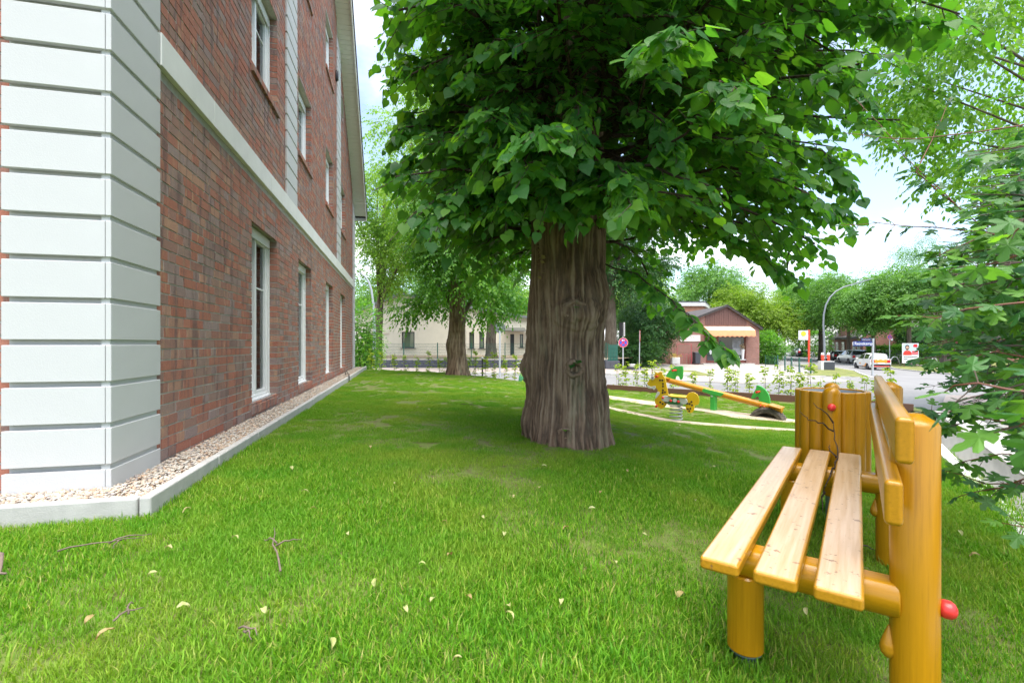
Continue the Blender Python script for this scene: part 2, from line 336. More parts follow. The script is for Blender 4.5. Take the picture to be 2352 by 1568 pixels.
M['roof_tile'] = mat('roof_tile', (0.075, 0.065, 0.062), .8, .25, 3, .5, 14, dirt=.3)
M['overhang'] = leaf_mat('overhang', [(0.07, 0.18, 0.02), (0.13, 0.27, 0.03), (0.22, 0.37, 0.04)], 'attr', 0.5)
# ------------------------------------------------------------------ the lie of the land
CX, CY, BROT = -2.43, 2.84, math.atan2(0.235, 1.0)      # brick building: near corner and direction of its long wall
ca, sa = math.cos(BROT), math.sin(BROT)
def bl(n, a): return CX+n*ca-a*sa, CY+n*sa+a*ca          # building-local (outward, along) to world
GZ0 = -0.84                                              # gravel level
lawn_ctrl = [(*bl(.36, -.4), -.935), (*bl(.36, 4), -.935), (*bl(.36, 9), -.94), (*bl(.4, 14.6), -.95), (-3.2, 1.0, -.96), (-5, -1, -.98), (0, 1.2, -1.05), (0, -1, -1.1),
    (1.0, 1.5, -1.165), (1.6, 2.4, -1.19), (2.4, 2.1, -1.25), (0.6, 5.1, -1.03), (2.2, 3.2, -1.20), (-1.9, 16.2, -1.06), (0.5, 14.7, -1.22), (3.05, 8.7, -1.43), (4.27, 9.55, -1.40), (5.0, 8.8, -1.43),
    (3.0, 13.5, -1.33), (6.46, 10.8, -1.34), (8.4, 9.6, -1.40), (4.4, 4.6, -1.30), (3.6, 3.4, -1.28), (7.2, 8.5, -1.40), (1.0, 9.0, -1.16), (-1.0, 9, -1.03)]
lz = tps(lawn_ctrl, 0.03)
gnd_ctrl = [(-40, 22, -1.6), (-8, 21, -1.72), (0, 21, -1.75), (6, 19, -1.74), (12, 16, -1.72), (-10, 31.5, -1.66), (6, 31.5, -1.72), (10, 30, -1.85), (14, 44, -1.88), (24, 44, -1.95),
    (17, 33, -2.0), (24, 36, -2.2), (33, 43, -2.3), (43, 59, -2.3), (47, 78, -2.0), (23, 26, -2.15), (20, 15, -1.9), (60, 60, -2.2), (50, 40, -2.2), (-60, 80, -1.4), (60, 110, -1.6), (0, 90, -1.6), (30, 8, -2.0), (0, 5, -1.75), (-20, 5, -1.75), (90, 30, -2.2)]
gz_ = tps(gnd_ctrl, 0.5)
def gz(x, y): return np.clip(gz_(x, y), -2.6, -1.2)
def G(x, y): return float(gz(x, y)[0])
def Lz(x, y): return float(lz(x, y)[0])
far_x = np.array([-9, -5.3, -2.0, 0.5, 3.0, 6.46, 8.4, 9.0]); far_y = np.array([18.6, 17.6, 16.9, 15.0, 13.6, 10.9, 9.7, 9.3])
def yfar(x): return np.interp(x, far_x, far_y)
def ynear(x): return np.maximum(-1.5, 3.4+(np.asarray(x)-3.6)*1.417)

def grid_sheet(name, xs, fy0, fy1, ny, fz, dz=0.0):
    V = []
    for x in xs:
        y0, y1 = float(fy0(x)), float(fy1(x))
        for t in np.linspace(0, 1, ny): V.append((x, y0+(y1-y0)*t, 0))
    V = np.array(V); V[:, 2] = fz(V[:, 0], V[:, 1])+dz; nx = len(xs)
    Q = [(i*ny+j, (i+1)*ny+j, (i+1)*ny+j+1, i*ny+j+1) for i in range(nx-1) for j in range(ny-1)]
    return numesh(name, V, Q)
def poly_sheet(name, poly, fz, dz, step=2.0):           # a patch with its own outline, draped on the terrain
    bm = bmesh.new(); f = bm.faces.new([bm.verts.new((x, y, 0)) for x, y in poly])
    xs = [p[0] for p in poly]; ys = [p[1] for p in poly]
    for ax, lo, hi in ((0, min(xs), max(xs)), (1, min(ys), max(ys))):
        for c in np.arange(lo+step, hi, step):
            bmesh.ops.bisect_plane(bm, geom=bm.verts[:]+bm.edges[:]+bm.faces[:], plane_co=(c, 0, 0) if ax == 0 else (0, c, 0), plane_no=(1, 0, 0) if ax == 0 else (0, 1, 0))
    for v in bm.verts: v.co.z = float(np.ravel(fz(v.co.x, v.co.y))[0])+dz
    bmesh.ops.recalc_face_normals(bm, faces=bm.faces[:])
    if bm.faces[:] and sum(f.normal.z for f in bm.faces) < 0: bmesh.ops.reverse_faces(bm, faces=bm.faces[:])
    me = bpy.data.meshes.new(name); bm.to_mesh(me); bm.free(); return me

M['soil'] = mat('soil', (0.19, 0.15, 0.06), 0.95, 0.4, 14, 0.6, 60, col2=(0.14, 0.22, 0.03))
M['earth'] = mat('earth', (0.30, 0.22, 0.14), 0.95, 0.3, 5, 0.5, 40)
M['sand'] = mat('sand', (0.52, 0.43, 0.31), 0.95, 0.15, 12, 0.5, 80)
M['asphalt'] = mat('asphalt', (0.21, 0.205, 0.20), 0.9, 0.12, 0.6, 0.2, 90, dirt=0.15)
M['verge'] = mat('verge', (0.09, 0.15, 0.02), 0.95, 0.35, 1.6, 0.6, 30, col2=(0.26, 0.25, 0.07))
M['terrain'] = mat('terrain', (0.07, 0.10, 0.03), 0.95, 0.3, 0.5, 0.4, 10)
def paver_mat(name, c, bw=0.2, rh=0.1, rot=0.5):
    m, nt, bs = newmat(name); t = nt.nodes.new('ShaderNodeTexCoord'); mp = nt.nodes.new('ShaderNodeMapping'); mp.inputs['Rotation'].default_value = (0, 0, rot)
    nt.links.new(t.outputs['Object'], mp.inputs[0]); b = nt.nodes.new('ShaderNodeTexBrick'); nt.links.new(mp.outputs[0], b.inputs['Vector'])
    b.inputs['Scale'].default_value = 1; b.inputs['Brick Width'].default_value = bw; b.inputs['Row Height'].default_value = rh; b.inputs['Mortar Size'].default_value = 0.006
    c = np.array(c); b.inputs['Color1'].default_value = (*(c*0.9), 1); b.inputs['Color2'].default_value = (*(c*1.12), 1); b.inputs['Mortar'].default_value = (*(c*0.5), 1)
    n = noise(nt, 0.7, 6); o = mixc(nt, 0.4, b.outputs[0], ramp(nt, n, [(0.35, tuple(c*0.75)), (0.7, tuple(c*1.15))]))
    nt.links.new(o, bs.inputs['Base Color']); bs.inputs['Roughness'].default_value = 0.9; bump(nt, bs, b.outputs[1], -0.3, 0.01); return m
M['cobble'] = paver_mat('cobble', (0.36, 0.33, 0.29)); M['pave_pink'] = paver_mat('pave_pink', (0.38, 0.31, 0.27), 0.25, 0.25, 0.0)
structure('ground', grid_sheet('ground', np.r_[-600, -250, np.arange(-100, 101, 5), 250, 600], lambda x: -100, lambda x: 600, 141, lambda x, y: gz(np.clip(x, -60, 90), np.clip(y, 0, 110))-0.12), M['terrain'])
structure('lawn', grid_sheet('lawn', np.linspace(-8, 9, 120), ynear, yfar, 110, lambda x, y: lz(x, y)-0.012+0.012*vnoise(x*2.1, y*2.1)), M['soil'], smooth=True)
# soil strip of the young hedge, falling from the lawn edge to the street
def bedz(x, y):
    t = np.clip((y-yfar(x))/1.3, 0, 1); return (lz(x, yfar(x))-0.02)*(1-t)+(gz(x, y)-0.02)*t
structure('planting_bed', grid_sheet('planting_bed', np.linspace(-9, 9, 60), yfar, lambda x: yfar(x)+1.4, 6, bedz), M['earth'], smooth=True)
structure('road', poly_sheet('road', [(-60, 17.5), (0, 17.2), (4, 15.2), (9, 11.2), (30, 10), (60, 15), (70, 40), (70, 110), (-5, 110), (-60, 60)], gz, 0.0, 4), M['asphalt'], smooth=True)
structure('pavement', poly_sheet('pavement', [(-60, 26.2), (10.0, 26.2), (11.5, 29.6), (6, 30.9), (-60, 30.9)], gz, 0.10, 3), M['pave_pink'], smooth=True)
structure('forecourt', poly_sheet('forecourt', [(7.2, 23.2), (10.4, 21.0), (18, 24.5), (22, 33), (25.8, 42), (27, 46), (10, 46), (9.5, 31), (11.4, 29.4)], gz, 0.012, 2), M['cobble'], smooth=True)
structure('side_pavement', poly_sheet('side_pavement', [(5.0, 4.2), (10.5, 11.4), (14, 15), (24, 14), (20, 4), (6, 2.5)], lambda x, y: -1.42-0.02*(np.asarray(y)*1.0-4)+0*np.asarray(x), 0.0, 2), M['pave_pink'], smooth=True)
VR = [(33.5, 37), (35.5, 43), (40, 50), (46, 60), (53, 78), (60, 95), (75, 95), (80, 60), (70, 36), (50, 30), (36, 31)]
structure('verge', poly_sheet('verge', VR, gz, 0.12, 3), M['verge'], smooth=True)
structure('verge', poly_sheet('verge', [(17.6, 28.5), (22, 28.6), (27.5, 37.5), (29.5, 44), (27.2, 46), (25.8, 40), (21.6, 33)], gz, 0.12, 2), M['verge'], smooth=True)
structure('verge', poly_sheet('verge', [(8.2, 26.4), (12, 27.5), (13, 33), (10, 33), (9, 30)], gz, 0.03, 2), M['verge'], smooth=True)
structure('footpath', poly_sheet('footpath', [(38.5, 42), (42.5, 50), (49, 61), (56, 79), (58, 79), (51, 60.5), (44.5, 49.5), (40.5, 41.5)], gz, 0.14, 3), M['pave_pink'], smooth=True)
# raised ground behind the dark block wall
structure('raised_ground', poly_sheet('raised_ground', [(-40, 31.9), (6.9, 31.9), (9.5, 36), (10, 70), (-60, 70)], lambda x, y: 0*np.asarray(x)-1.03, 0, 4), M['earth'])
# kerbs along the streets
def kerb_run(name, pts, fz, w=0.12, h=0.12, up=0.12, matk='concrete', step=1.0, cap=300, label=None):
    root = bpy.data.objects.new(name, None); COL.objects.link(root); root['kind'] = 'structure'
    pts = [np.array(p, float) for p in pts]; base = None; k = 0
    for A, B in zip(pts[:-1], pts[1:]):
        Ln = np.hypot(*(B-A)); n = max(1, int(round(Ln/step))); s_ = Ln/n; ang = math.atan2(B[1]-A[1], B[0]-A[0])
        for i in range(n):
            if k >= cap: break
            C = A+(B-A)*((i+0.5)/n)
            if base is None:
                s0_ = s_; base = part('kerb_stone', MB().box((-s_/2+.004, -w/2, up-h-0.15), (s_/2-.004, w/2, up)), M[matk], root, bevel=0.012); o = base
            else: o = base.copy(); COL.objects.link(o); o.parent = root
            o.scale = (s_/s0_, 1, 1)
            o.location = (C[0], C[1], float(np.ravel(fz(C[0], C[1]))[0])+random.uniform(-.004, .004)); o.rotation_euler = (0, 0, ang+random.uniform(-.004, .004)); k += 1
    return root
kerb_run('kerb', [(33.4, 34), (33.5, 37), (35.4, 43), (39.9, 50), (45.9, 60), (52.9, 78)], gz, step=1.5)
kerb_run('kerb', [(-14, 26.1), (10, 26.1)], gz, step=1.5)
kerb_run('kerb', [(17.6, 28.3), (22.1, 28.4), (27.6, 37.4), (29.6, 44)], gz, step=1.5)
# sand strips worn under the playthings
def strip(poly_c, w, fz, name):
    V = []; n = len(poly_c)
    for i, (x, y) in enumerate(poly_c):
        a = np.array(poly_c[max(i-1, 0)]); b = np.array(poly_c[min(i+1, n-1)]); d = (b-a)/np.hypot(*(b-a)); nn = np.array((-d[1], d[0]))
        for s_ in (-1, -.5, 0, .5, 1):
            e = w[i]*(1+0.35*vnoise(x*3, y*3, s_*2.)); q = np.array((x, y))+nn*s_*e
            V.append((q[0], q[1], float(np.ravel(fz(q[0], q[1]))[0])+0.03*(1-abs(s_))-0.002))
    Q = [(i*5+j, (i+1)*5+j, (i+1)*5+j+1, i*5+j+1) for i in range(n-1) for j in range(4)]
    structure(name, numesh(name, V, Q), M['sand'], smooth=True)
def lerp_pts(A, B, n): return [tuple(np.array(A)+(np.array(B)-np.array(A))*t) for t in np.linspace(0, 1, n)]
S1 = lerp_pts((2.2, 11.7), (3.3, 10.5), 8)[:-1]+lerp_pts((3.3, 10.5), (5.6, 8.3), 22); S2 = lerp_pts((1.5, 9.75), (2.8, 8.75), 10)[:-1]+lerp_pts((2.8, 8.75), (4.7, 7.7), 16)
strip(S1, [0.22+0.1*math.sin(i*.4) for i in range(len(S1))], lz, 'sand_strip'); strip(S2, [0.15 if i > 4 else 0.1 for i in range(14)]+[0.14-0.008*i for i in range(len(S2)-14)], lz, 'sand_strip')

# ------------------------------------------------------------------ scattered stuff: grass and pebbles (one object each)
def scatter(name, variants, Ps, rots, scl, vid, material, smooth=False):
    V = []; Fc = []; R = []; K = []; b = 0; kmax = None
    for i, (v, f, r) in enumerate(variants):
        V.append(v); Fc.append(np.asarray(f)+b); R.append(r); K.append(np.full(len(v), i)); b += len(v)
    n = len(Ps); V.append(Ps); R.append(np.zeros(n)); K.append(np.full(n, 99)); tot = b+n
    rot = np.zeros((tot, 3)); rot[b:] = rots; sc = np.ones(tot); sc[b:] = scl; vi = np.zeros(tot); vi[b:] = vid
    me = numesh(name, np.concatenate(V), np.concatenate(Fc), np.concatenate(R), {'kd': ('INT', np.concatenate(K)), 'rt': ('FLOAT_VECTOR', rot), 'sc': ('FLOAT', sc), 'vi': ('INT', vi)})
    if smooth: me.polygons.foreach_set('use_smooth', [True]*len(me.polygons))
    o = link(name, me, material, kind='stuff'); md = o.modifiers.new('scatter', 'NODES')
    g = bpy.data.node_groups.new(name+'_scatter', 'GeometryNodeTree'); md.node_group = g
    g.interface.new_socket('Geometry', in_out='INPUT', socket_type='NodeSocketGeometry'); g.interface.new_socket('Geometry', in_out='OUTPUT', socket_type='NodeSocketGeometry')
    gn = g.nodes; gl = g.links; gi = gn.new('NodeGroupInput'); go = gn.new('NodeGroupOutput')
    def attr(nm, ty):
        a = gn.new('GeometryNodeInputNamedAttribute'); a.data_type = ty; a.inputs['Name'].default_value = nm; return a.outputs['Attribute']
    kd = attr('kd', 'INT'); jo = gn.new('GeometryNodeJoinGeometry')
    def sep(val):
        c = gn.new('FunctionNodeCompare'); c.data_type = 'INT'; c.operation = 'EQUAL'; gl.new(kd, c.inputs[2]); c.inputs[3].default_value = val
        s = gn.new('GeometryNodeSeparateGeometry'); s.domain = 'POINT'; gl.new(gi.outputs[0], s.inputs[0]); gl.new(c.outputs[0], s.inputs[1]); return s.outputs[0]
    for i in range(len(variants)):
        t = gn.new('GeometryNodeGeometryToInstance'); gl.new(sep(i), t.inputs[0]); gl.new(t.outputs[0], jo.inputs[0])
    ip = gn.new('GeometryNodeInstanceOnPoints'); gl.new(sep(99), ip.inputs['Points']); gl.new(jo.outputs[0], ip.inputs['Instance'])
    ip.inputs['Pick Instance'].default_value = True; gl.new(attr('vi', 'INT'), ip.inputs['Instance Index'])
    gl.new(attr('rt', 'FLOAT_VECTOR'), ip.inputs['Rotation']); gl.new(attr('sc', 'FLOAT'), ip.inputs['Scale']); gl.new(ip.outputs[0], go.inputs[0])
    return o
def blade_patch(n, rad, h0, h1, w, lean=0.5):
    r = rad*np.sqrt(rng.random(n)); a = rng.random(n)*2*PI; x, y = r*np.cos(a), r*np.sin(a); h = rng.uniform(h0, h1, n)*(0.8+0.4*rng.random(n))
    az = rng.random(n)*2*PI; ln = rng.random(n)*lean; ww = w*rng.uniform(.7, 1.3, n); fx, fy = np.cos(az), np.sin(az); sx, sy = -fy, fx
    V = np.zeros((n, 5, 3)); l1 = h*ln*0.35; l2 = h*ln*1.1
    base = np.stack([x, y, np.full(n, -0.008)], 1)
    for i, (t, hw, l) in enumerate(((0, 1, 0), (0, -1, 0), (.55, .8, 1), (.55, -.8, 1), (1, 0, 2))):
        lo = 0 if l == 0 else (l1 if l == 1 else l2)
        V[:, i, 0] = base[:, 0]+sx*ww*hw/2+fx*lo; V[:, i, 1] = base[:, 1]+sy*ww*hw/2+fy*lo; V[:, i, 2] = base[:, 2]+h*t*np.sqrt(np.maximum(1-(ln*.6)**2*t, .2))
    T = np.array([(0, 1, 3), (0, 3, 2), (2, 3, 4)]); Fc = (np.arange(n)[:, None, None]*5+T).reshape(-1, 3)
    return V.reshape(-1, 3), Fc, np.repeat(rng.random(n), 5)
def grass_mat():
    m, nt, bs = newmat('grass'); r = rnd_src(nt, 'attr'); ge = nt.nodes.new('ShaderNodeNewGeometry')
    c = ramp(nt, r, [(0.0, (0.07, 0.20, 0.012)), (0.45, (0.135, 0.31, 0.016)), (0.8, (0.19, 0.385, 0.02)), (0.93, (0.32, 0.40, 0.06)), (1.0, (0.48, 0.42, 0.16))])
    n = noise(nt, 0.9, 5, vec=ge.outputs['Position']); f = nt.nodes.new('ShaderNodeMapRange'); nt.links.new(n, f.inputs[0]); f.inputs[1].default_value = 0.45; f.inputs[2].default_value = 0.68; f.inputs[4].default_value = 0.55
    c = mixc(nt, f.outputs[0], c, (0.36, 0.41, 0.06))
    n = noise(nt, 1.7, 4, vec=ge.outputs['Position']); f = nt.nodes.new('ShaderNodeMapRange'); nt.links.new(n, f.inputs[0]); f.inputs[1].default_value = 0.5; f.inputs[2].default_value = 0.66; f.inputs[4].default_value = 0.5
    c = mixc(nt, f.outputs[0], c, (0.08, 0.29, 0.014))
    nt.links.new(c, bs.inputs['Base Color']); bs.inputs['Roughness'].default_value = 0.6; bs.inputs['Specular IOR Level'].default_value = 0.2
    tr = nt.nodes.new('ShaderNodeBsdfTranslucent'); nt.links.new(mixc(nt, 1.0, c, (1.4, 1.5, 0.5), 'MULTIPLY'), tr.inputs[0])
    ms = nt.nodes.new('ShaderNodeMixShader'); ms.inputs[0].default_value = 0.4; nt.links.new(bs.outputs[0], ms.inputs[1]); nt.links.new(tr.outputs[0], ms.inputs[2])
    nt.links.new(ms.outputs[0], nt.nodes['Material Output'].inputs[0]); return m
M['grass'] = grass_mat()
def dist_poly(x, y, pts):
    d = np.full(len(x), 9.0)
    for (ax, ay), (bx, by) in zip(pts[:-1], pts[1:]):
        L2 = (bx-ax)**2+(by-ay)**2; t = np.clip(((x-ax)*(bx-ax)+(y-ay)*(by-ay))/L2, 0, 1); d = np.minimum(d, np.hypot(x-ax-t*(bx-ax), y-ay-t*(by-ay)))
    return d
def lawn_ok(x, y, m=0.0):
    n = (x-CX)*ca+(y-CY)*sa; a = -(x-CX)*sa+(y-CY)*ca
    ok = (y < yfar(x)-0.04) & (y > ynear(x)+0.03) & ~((n < .385) & (a > -.43)) & (x > -7.5)
    ok &= np.hypot(x-.59, y-5.1) > .46; ok &= np.hypot(x+1.95, y-16.3) > .5
    return ok
def lawn_seeds(y0, y1, step):
    X, Y = np.meshgrid(np.arange(-8, 9, step), np.arange(y0, y1, step)); x = X.ravel()+rng.uniform(-.5, .5, X.size)*step; y = Y.ravel()+rng.uniform(-.5, .5, X.size)*step
    k = lawn_ok(x, y) & (np.abs(x) < 1.12*y+1.6)
    x, y = x[k], y[k]; thin = np.clip((vnoise(x*1.15+2, y*1.15)+.45*vnoise(x*4, y*4)-.34)*2.0, 0, .6); kt = rng.random(len(x)) > thin; x, y = x[kt], y[kt]; s = np.minimum(dist_poly(x, y, S1)-.22, dist_poly(x, y, S2)-.12); k = (s > 0.0) | (rng.random(len(x)) < 0.10); return x[k], y[k], s[k]
x1, y1, s1 = lawn_seeds(-.6, 4.2, .105); x2, y2, s2 = lawn_seeds(4.2, 9.5, .14); x3, y3, s3 = lawn_seeds(9.5, 19, .2)
X = np.r_[x1, x2, x3]; Y = np.r_[y1, y2, y3]; n = len(X)
vid = np.r_[rng.integers(0, 4, len(x1)), rng.integers(4, 7, len(x2)), rng.integers(7, 9, len(x3))]
sc_ = rng.uniform(.75, 1.2, n)*(1+0.25*vnoise(X*1.1, Y*1.1))
k_ = (np.abs(Y-ynear(X)) < .5) & (X > 2); sc_[k_] *= 1.5
n_ = (X-CX)*ca+(Y-CY)*sa; sc_[(n_ < .52)] *= 1.25; sc_ *= 1-.35*np.clip(vnoise(X*.8+3, Y*.8), 0, 1)
variants = [blade_patch(820, .13, .014, .040, .0015, 1.2) for _ in range(4)]+[blade_patch(520, .17, .016, .040, .0025, 1.1) for _ in range(3)]+[blade_patch(340, .24, .02, .045, .0050, .9) for _ in range(2)]
scatter('grass', variants, np.stack([X, Y, lz(X, Y)-0.006], 1), np.stack([np.zeros(n), np.zeros(n), rng.random(n)*2*PI], 1), sc_, vid, M['grass'])
# ------------------------------------------------------------------ the brick building (local axes: x outward, y along the wall, z from gravel level)
BB = thing('brick_building', 'red brick building with white corner stones and tall white windows beside the lawn', 'building', (CX, CY, GZ0), BROT)
WL = 14.75; EAVE = 5.86; SLOPE = 0.82; PROUD = 0.03
def roofz(a): return EAVE+SLOPE*min(WL-a, a+0.0)
FW = -0.03                                        # brick face sits this far behind the faces of the white stones
OPEN = [(2.76, 3.93, .11, 2.34), (5.30, 6.45, .11, 2.34), (8.22, 9.37, .11, 2.34), (10.82, 11.97, .11, 2.34),
        (2.76, 3.93, 4.19, 5.47), (5.30, 6.45, 4.19, 5.47), (8.22, 9.37, 4.19, 5.47), (10.82, 11.97, 4.19, 5.47),
        (5.30, 6.45, 7.39, 8.68), (8.22, 9.37, 7.39, 8.68)]
PIL = [(4.38, 5.08), (10.03, 10.73)]; BAND = (2.87, 3.11); REV = 0.145
def clip_roof(poly):                              # keep the part of a wall polygon (a,z) under both roof slopes
    for s_ in (1, -1):
        out = []; g = lambda p: EAVE+SLOPE*((WL-p[0]) if s_ > 0 else p[0])-p[1]
        for p, q in zip(poly, poly[1:]+poly[:1]):
            gp, gq = g(p), g(q)
            if gp >= 0: out.append(p)
            if gp*gq < 0: t = gp/(gp-gq); out.append((p[0]+(q[0]-p[0])*t, p[1]+(q[1]-p[1])*t))
        poly = out
        if len(poly) < 3: return []
    return poly
wall = MB(); asx = sorted({0.05, WL-.05}|{o[0] for o in OPEN}|{o[1] for o in OPEN}); zsx = sorted({-.4, 12.1}|{o[2] for o in OPEN}|{o[3] for o in OPEN})
for a0, a1 in zip(asx[:-1], asx[1:]):
    for z0, z1 in zip(zsx[:-1], zsx[1:]):
        if any(o[0]-1e-6 <= a0 and a1 <= o[1]+1e-6 and o[2]-1e-6 <= z0 and z1 <= o[3]+1e-6 for o in OPEN): continue
        pl = clip_roof([(a0, z0), (a1, z0), (a1, z1), (a0, z1)])
        if pl: wall.prism([(p, q) for p, q in pl], -.25, FW-.0055, 'yz')
wall.box((-9, .04, -.4), (-.25, .3, 6.2)); part('wall', wall, M['mortar'], BB)
# bricks, course by course in a wild bond; every one its own block with recessed joints
bricks = []                                        # (n0,a0,z0,n1,a1,z1)
CH = 0.0833; JT = 0.0135
def course_spans(z0, z1):
    cut = [(-1, .50), (WL-.60, WL+1)]+[(o[0], o[1]) for o in OPEN if o[2] < (z0+z1)/2 < o[3]]
    zt = (z0+z1)/2
    if zt > BAND[1]: cut += [(p[0]+.03, p[1]-.03) for p in PIL]
    t = (zt-EAVE)/SLOPE
    if t > 0: cut += [(WL-t-.02, WL+1), (-1, t+.02)]
    cut.sort(); out = []; c = -1
    for a, b in cut:
        if a > c: out.append((max(c, 0), a))
        c = max(c, b)
    return [s for s in out if s[1]-s[0] > .05]
openL = {round(o[0], 3) for o in OPEN}; openR = {round(o[1], 3) for o in OPEN}
k = 0; z = -0.19
while z < 11.6:
    z0, z1 = z, z+CH-JT
    if not (BAND[0]-.03 < (z0+z1)/2 < BAND[1]+.02):
        for s0, s1 in course_spans(z0, z1):
            a = s0; first = True
            while a < s1-0.02:
                Ln = 0.24 if rng.random() < .68 else 0.115
                if first and k % 2: Ln = 0.115+0.06*rng.random()
                if s1-(a+Ln) < 0.07: Ln = min(s1-a, 0.24)
                e = min(a+Ln, s1); jn = float(np.clip(rng.normal(0, .0012), -.0018, .002))
                deep = -REV if (round(s0, 3) in openR and first) or (round(s1, 3) in openL and e > s1-.001) else FW-.03
                bricks.append((deep, a-(.006 if (round(s0, 3) in openR and first) else 0), z0+rng.normal(0, .0008), FW+jn, e+(.006 if (round(s1, 3) in openL and e > s1-.001) else 0), z1+rng.normal(0, .0008))); a = e+JT; first = False
    z += CH; k += 1
for z in np.arange(-.19, 6.0, CH):                 # the short piece of front wall left of the corner stones
    n = -.505
    k = rng.random() < .5
    while n > -1.6:
        Ln = .24 if k else .115; k = not k or rng.random() < .5
        bricks.append((n-Ln, .030, z, n, .08, z+CH-JT)); n -= Ln+JT
bricks = np.array(bricks); nB = len(bricks)
cen = (bricks[:, :3]+bricks[:, 3:])/2; wx, wy = bl(cen[:, 0], cen[:, 1]); wz = cen[:, 2]+GZ0
uu = wx/np.maximum(wy, .2)*F+UC; vv = HY-wz/np.maximum(wy, .2)*F
inv = (uu > -10) & (uu < 2352) & (vv > 0) & (vv < 1568) & (wy > .3) & (cen[:, 1] > .56)
area = np.where(inv, (bricks[:, 4]-bricks[:, 1])*(bricks[:, 5]-bricks[:, 2])/(wx*wx+wy*wy+wz*wz)*np.abs((wx*ca+wy*sa))/np.sqrt(wx*wx+wy*wy+wz*wz), 0)
big = np.argsort(-area)[:300]; isb = np.zeros(nB, bool); isb[big] = True
cache = {}
for b in bricks[isb]:
    d = (b[3]-b[0], b[4]-b[1], b[5]-b[2]); key = tuple(round(x, 2) for x in d)
    if key not in cache:
        v, f, _ = np_boxes([(-d[0], -d[1]/2, -d[2]/2, 0, d[1]/2, d[2]/2)], np.zeros(1), .0016); me = numesh('brick', v, f); me.materials.append(M['brick_single']); cache[key] = (me, d)
    me, d0 = cache[key]; o = bpy.data.objects.new('brick', me); COL.objects.link(o); o.parent = BB
    o.location = (b[3], (b[1]+b[4])/2, (b[2]+b[5])/2); o.scale = (1, d[1]/d0[1], 1)
v, f, r = np_boxes(bricks[~isb], rng.random((~isb).sum()), .0014)
link('brickwork', numesh('brickwork', v, f, r), M['brick'], BB, kind='stuff')
# soldier course over each ground-floor opening underside, brick sills
for o in OPEN[4:]:
    n = 11; w = (o[1]-o[0]+.06)/n; base = None
    for i in range(n):
        if base is None:
            mb = MB().prism([(-.15, .02), (.035, -.035), (.035, -.115), (-.15, -.10)], -w/2+.005, w/2-.005, 'xz'); base = part('sill_brick', mb, M['brick_single'], BB, bevel=.003); q = base
        else: q = base.copy(); COL.objects.link(q); q.parent = BB
        q.location = (FW+.0, o[0]-.03+(i+.5)*w, o[2]+random.uniform(-.002, .002))
for o in OPEN[:4]:
    n = 13; w = (o[1]-o[0])/n; base = None
    for i in range(n):
        if base is None: base = part('sill_brick', MB().box((-.16, -w/2+.004, -.10), (.012, w/2-.004, 0)), M['brick_single'], BB, bevel=.003); q = base
        else: q = base.copy(); COL.objects.link(q); q.parent = BB
        q.location = (FW, o[0]+(i+.5)*w, o[2]-.012+random.uniform(-.002, .002))
# white corner stones and pilasters: a backing strip with proud blocks, a joint every 25 cm
def stones(a0, a1, z0, ztop, n0, n1, front=False):
    base = {}
    zj = .10-.25*math.ceil((.10-z0)/.25)
    while zj < ztop:
        lo, hi = max(zj+.016, z0), min(zj+.25-.016, ztop)
        if hi-lo > .04:
            key = round(hi-lo, 3)
            if key not in base:
                h = hi-lo
                mb = MB().box((n0, a0, 0), (n1, a1, h)); q = part('corner_stone', mb, M['white_stone'], BB, bevel=.004); base[key] = q
            else: q = base[key].copy(); COL.objects.link(q); q.parent = BB
            q.location = (random.uniform(-.0008, .0008), 0, lo)
        zj += .25
for b_ in [((-.06, -.012, -.3), (-.014, .535, 6.2)), ((-.535, .016, -.3), (-.061, .06, 6.2)), ((-.06, WL-.56, -.3), (-.014, WL-.01, 5.85)), ((-.5, WL-.05, -.3), (-.061, WL-.012, 5.85))]+[((-.06, p[0]+.02, BAND[1]), (-.014, p[1]-.02, roofz(sum(p)/2)-.3)) for p in PIL]:
    part('stone_backing', MB().box(*b_), M['white_stone'], BB)
stones(-.03, .56, -.10, 5.8, -.03, 0.0); stones(-.0305, .005, -.10, 5.8, -.545, -.0325); stones(WL-.58, WL, -.05, 5.75, -.03, 0.0)
for p in PIL: stones(p[0], p[1], BAND[1]+.002, roofz(p[0] if p[0] < 7 else p[1])-.05, -.03, 0.0)
# string course: stones butted end to end
L_ = (WL-.58-.562)/14; base = None
for i in range(14):
    mb = MB().box((-.10, 0, 0), (.008, L_-.004, BAND[1]-BAND[0]))
    if base is None: base = part('band_stone', mb, M['band_stone'], BB, bevel=.005); q = base
    else: q = base.copy(); COL.objects.link(q); q.parent = BB
    q.location = (random.uniform(-.001, .001), .562+i*L_, BAND[0])
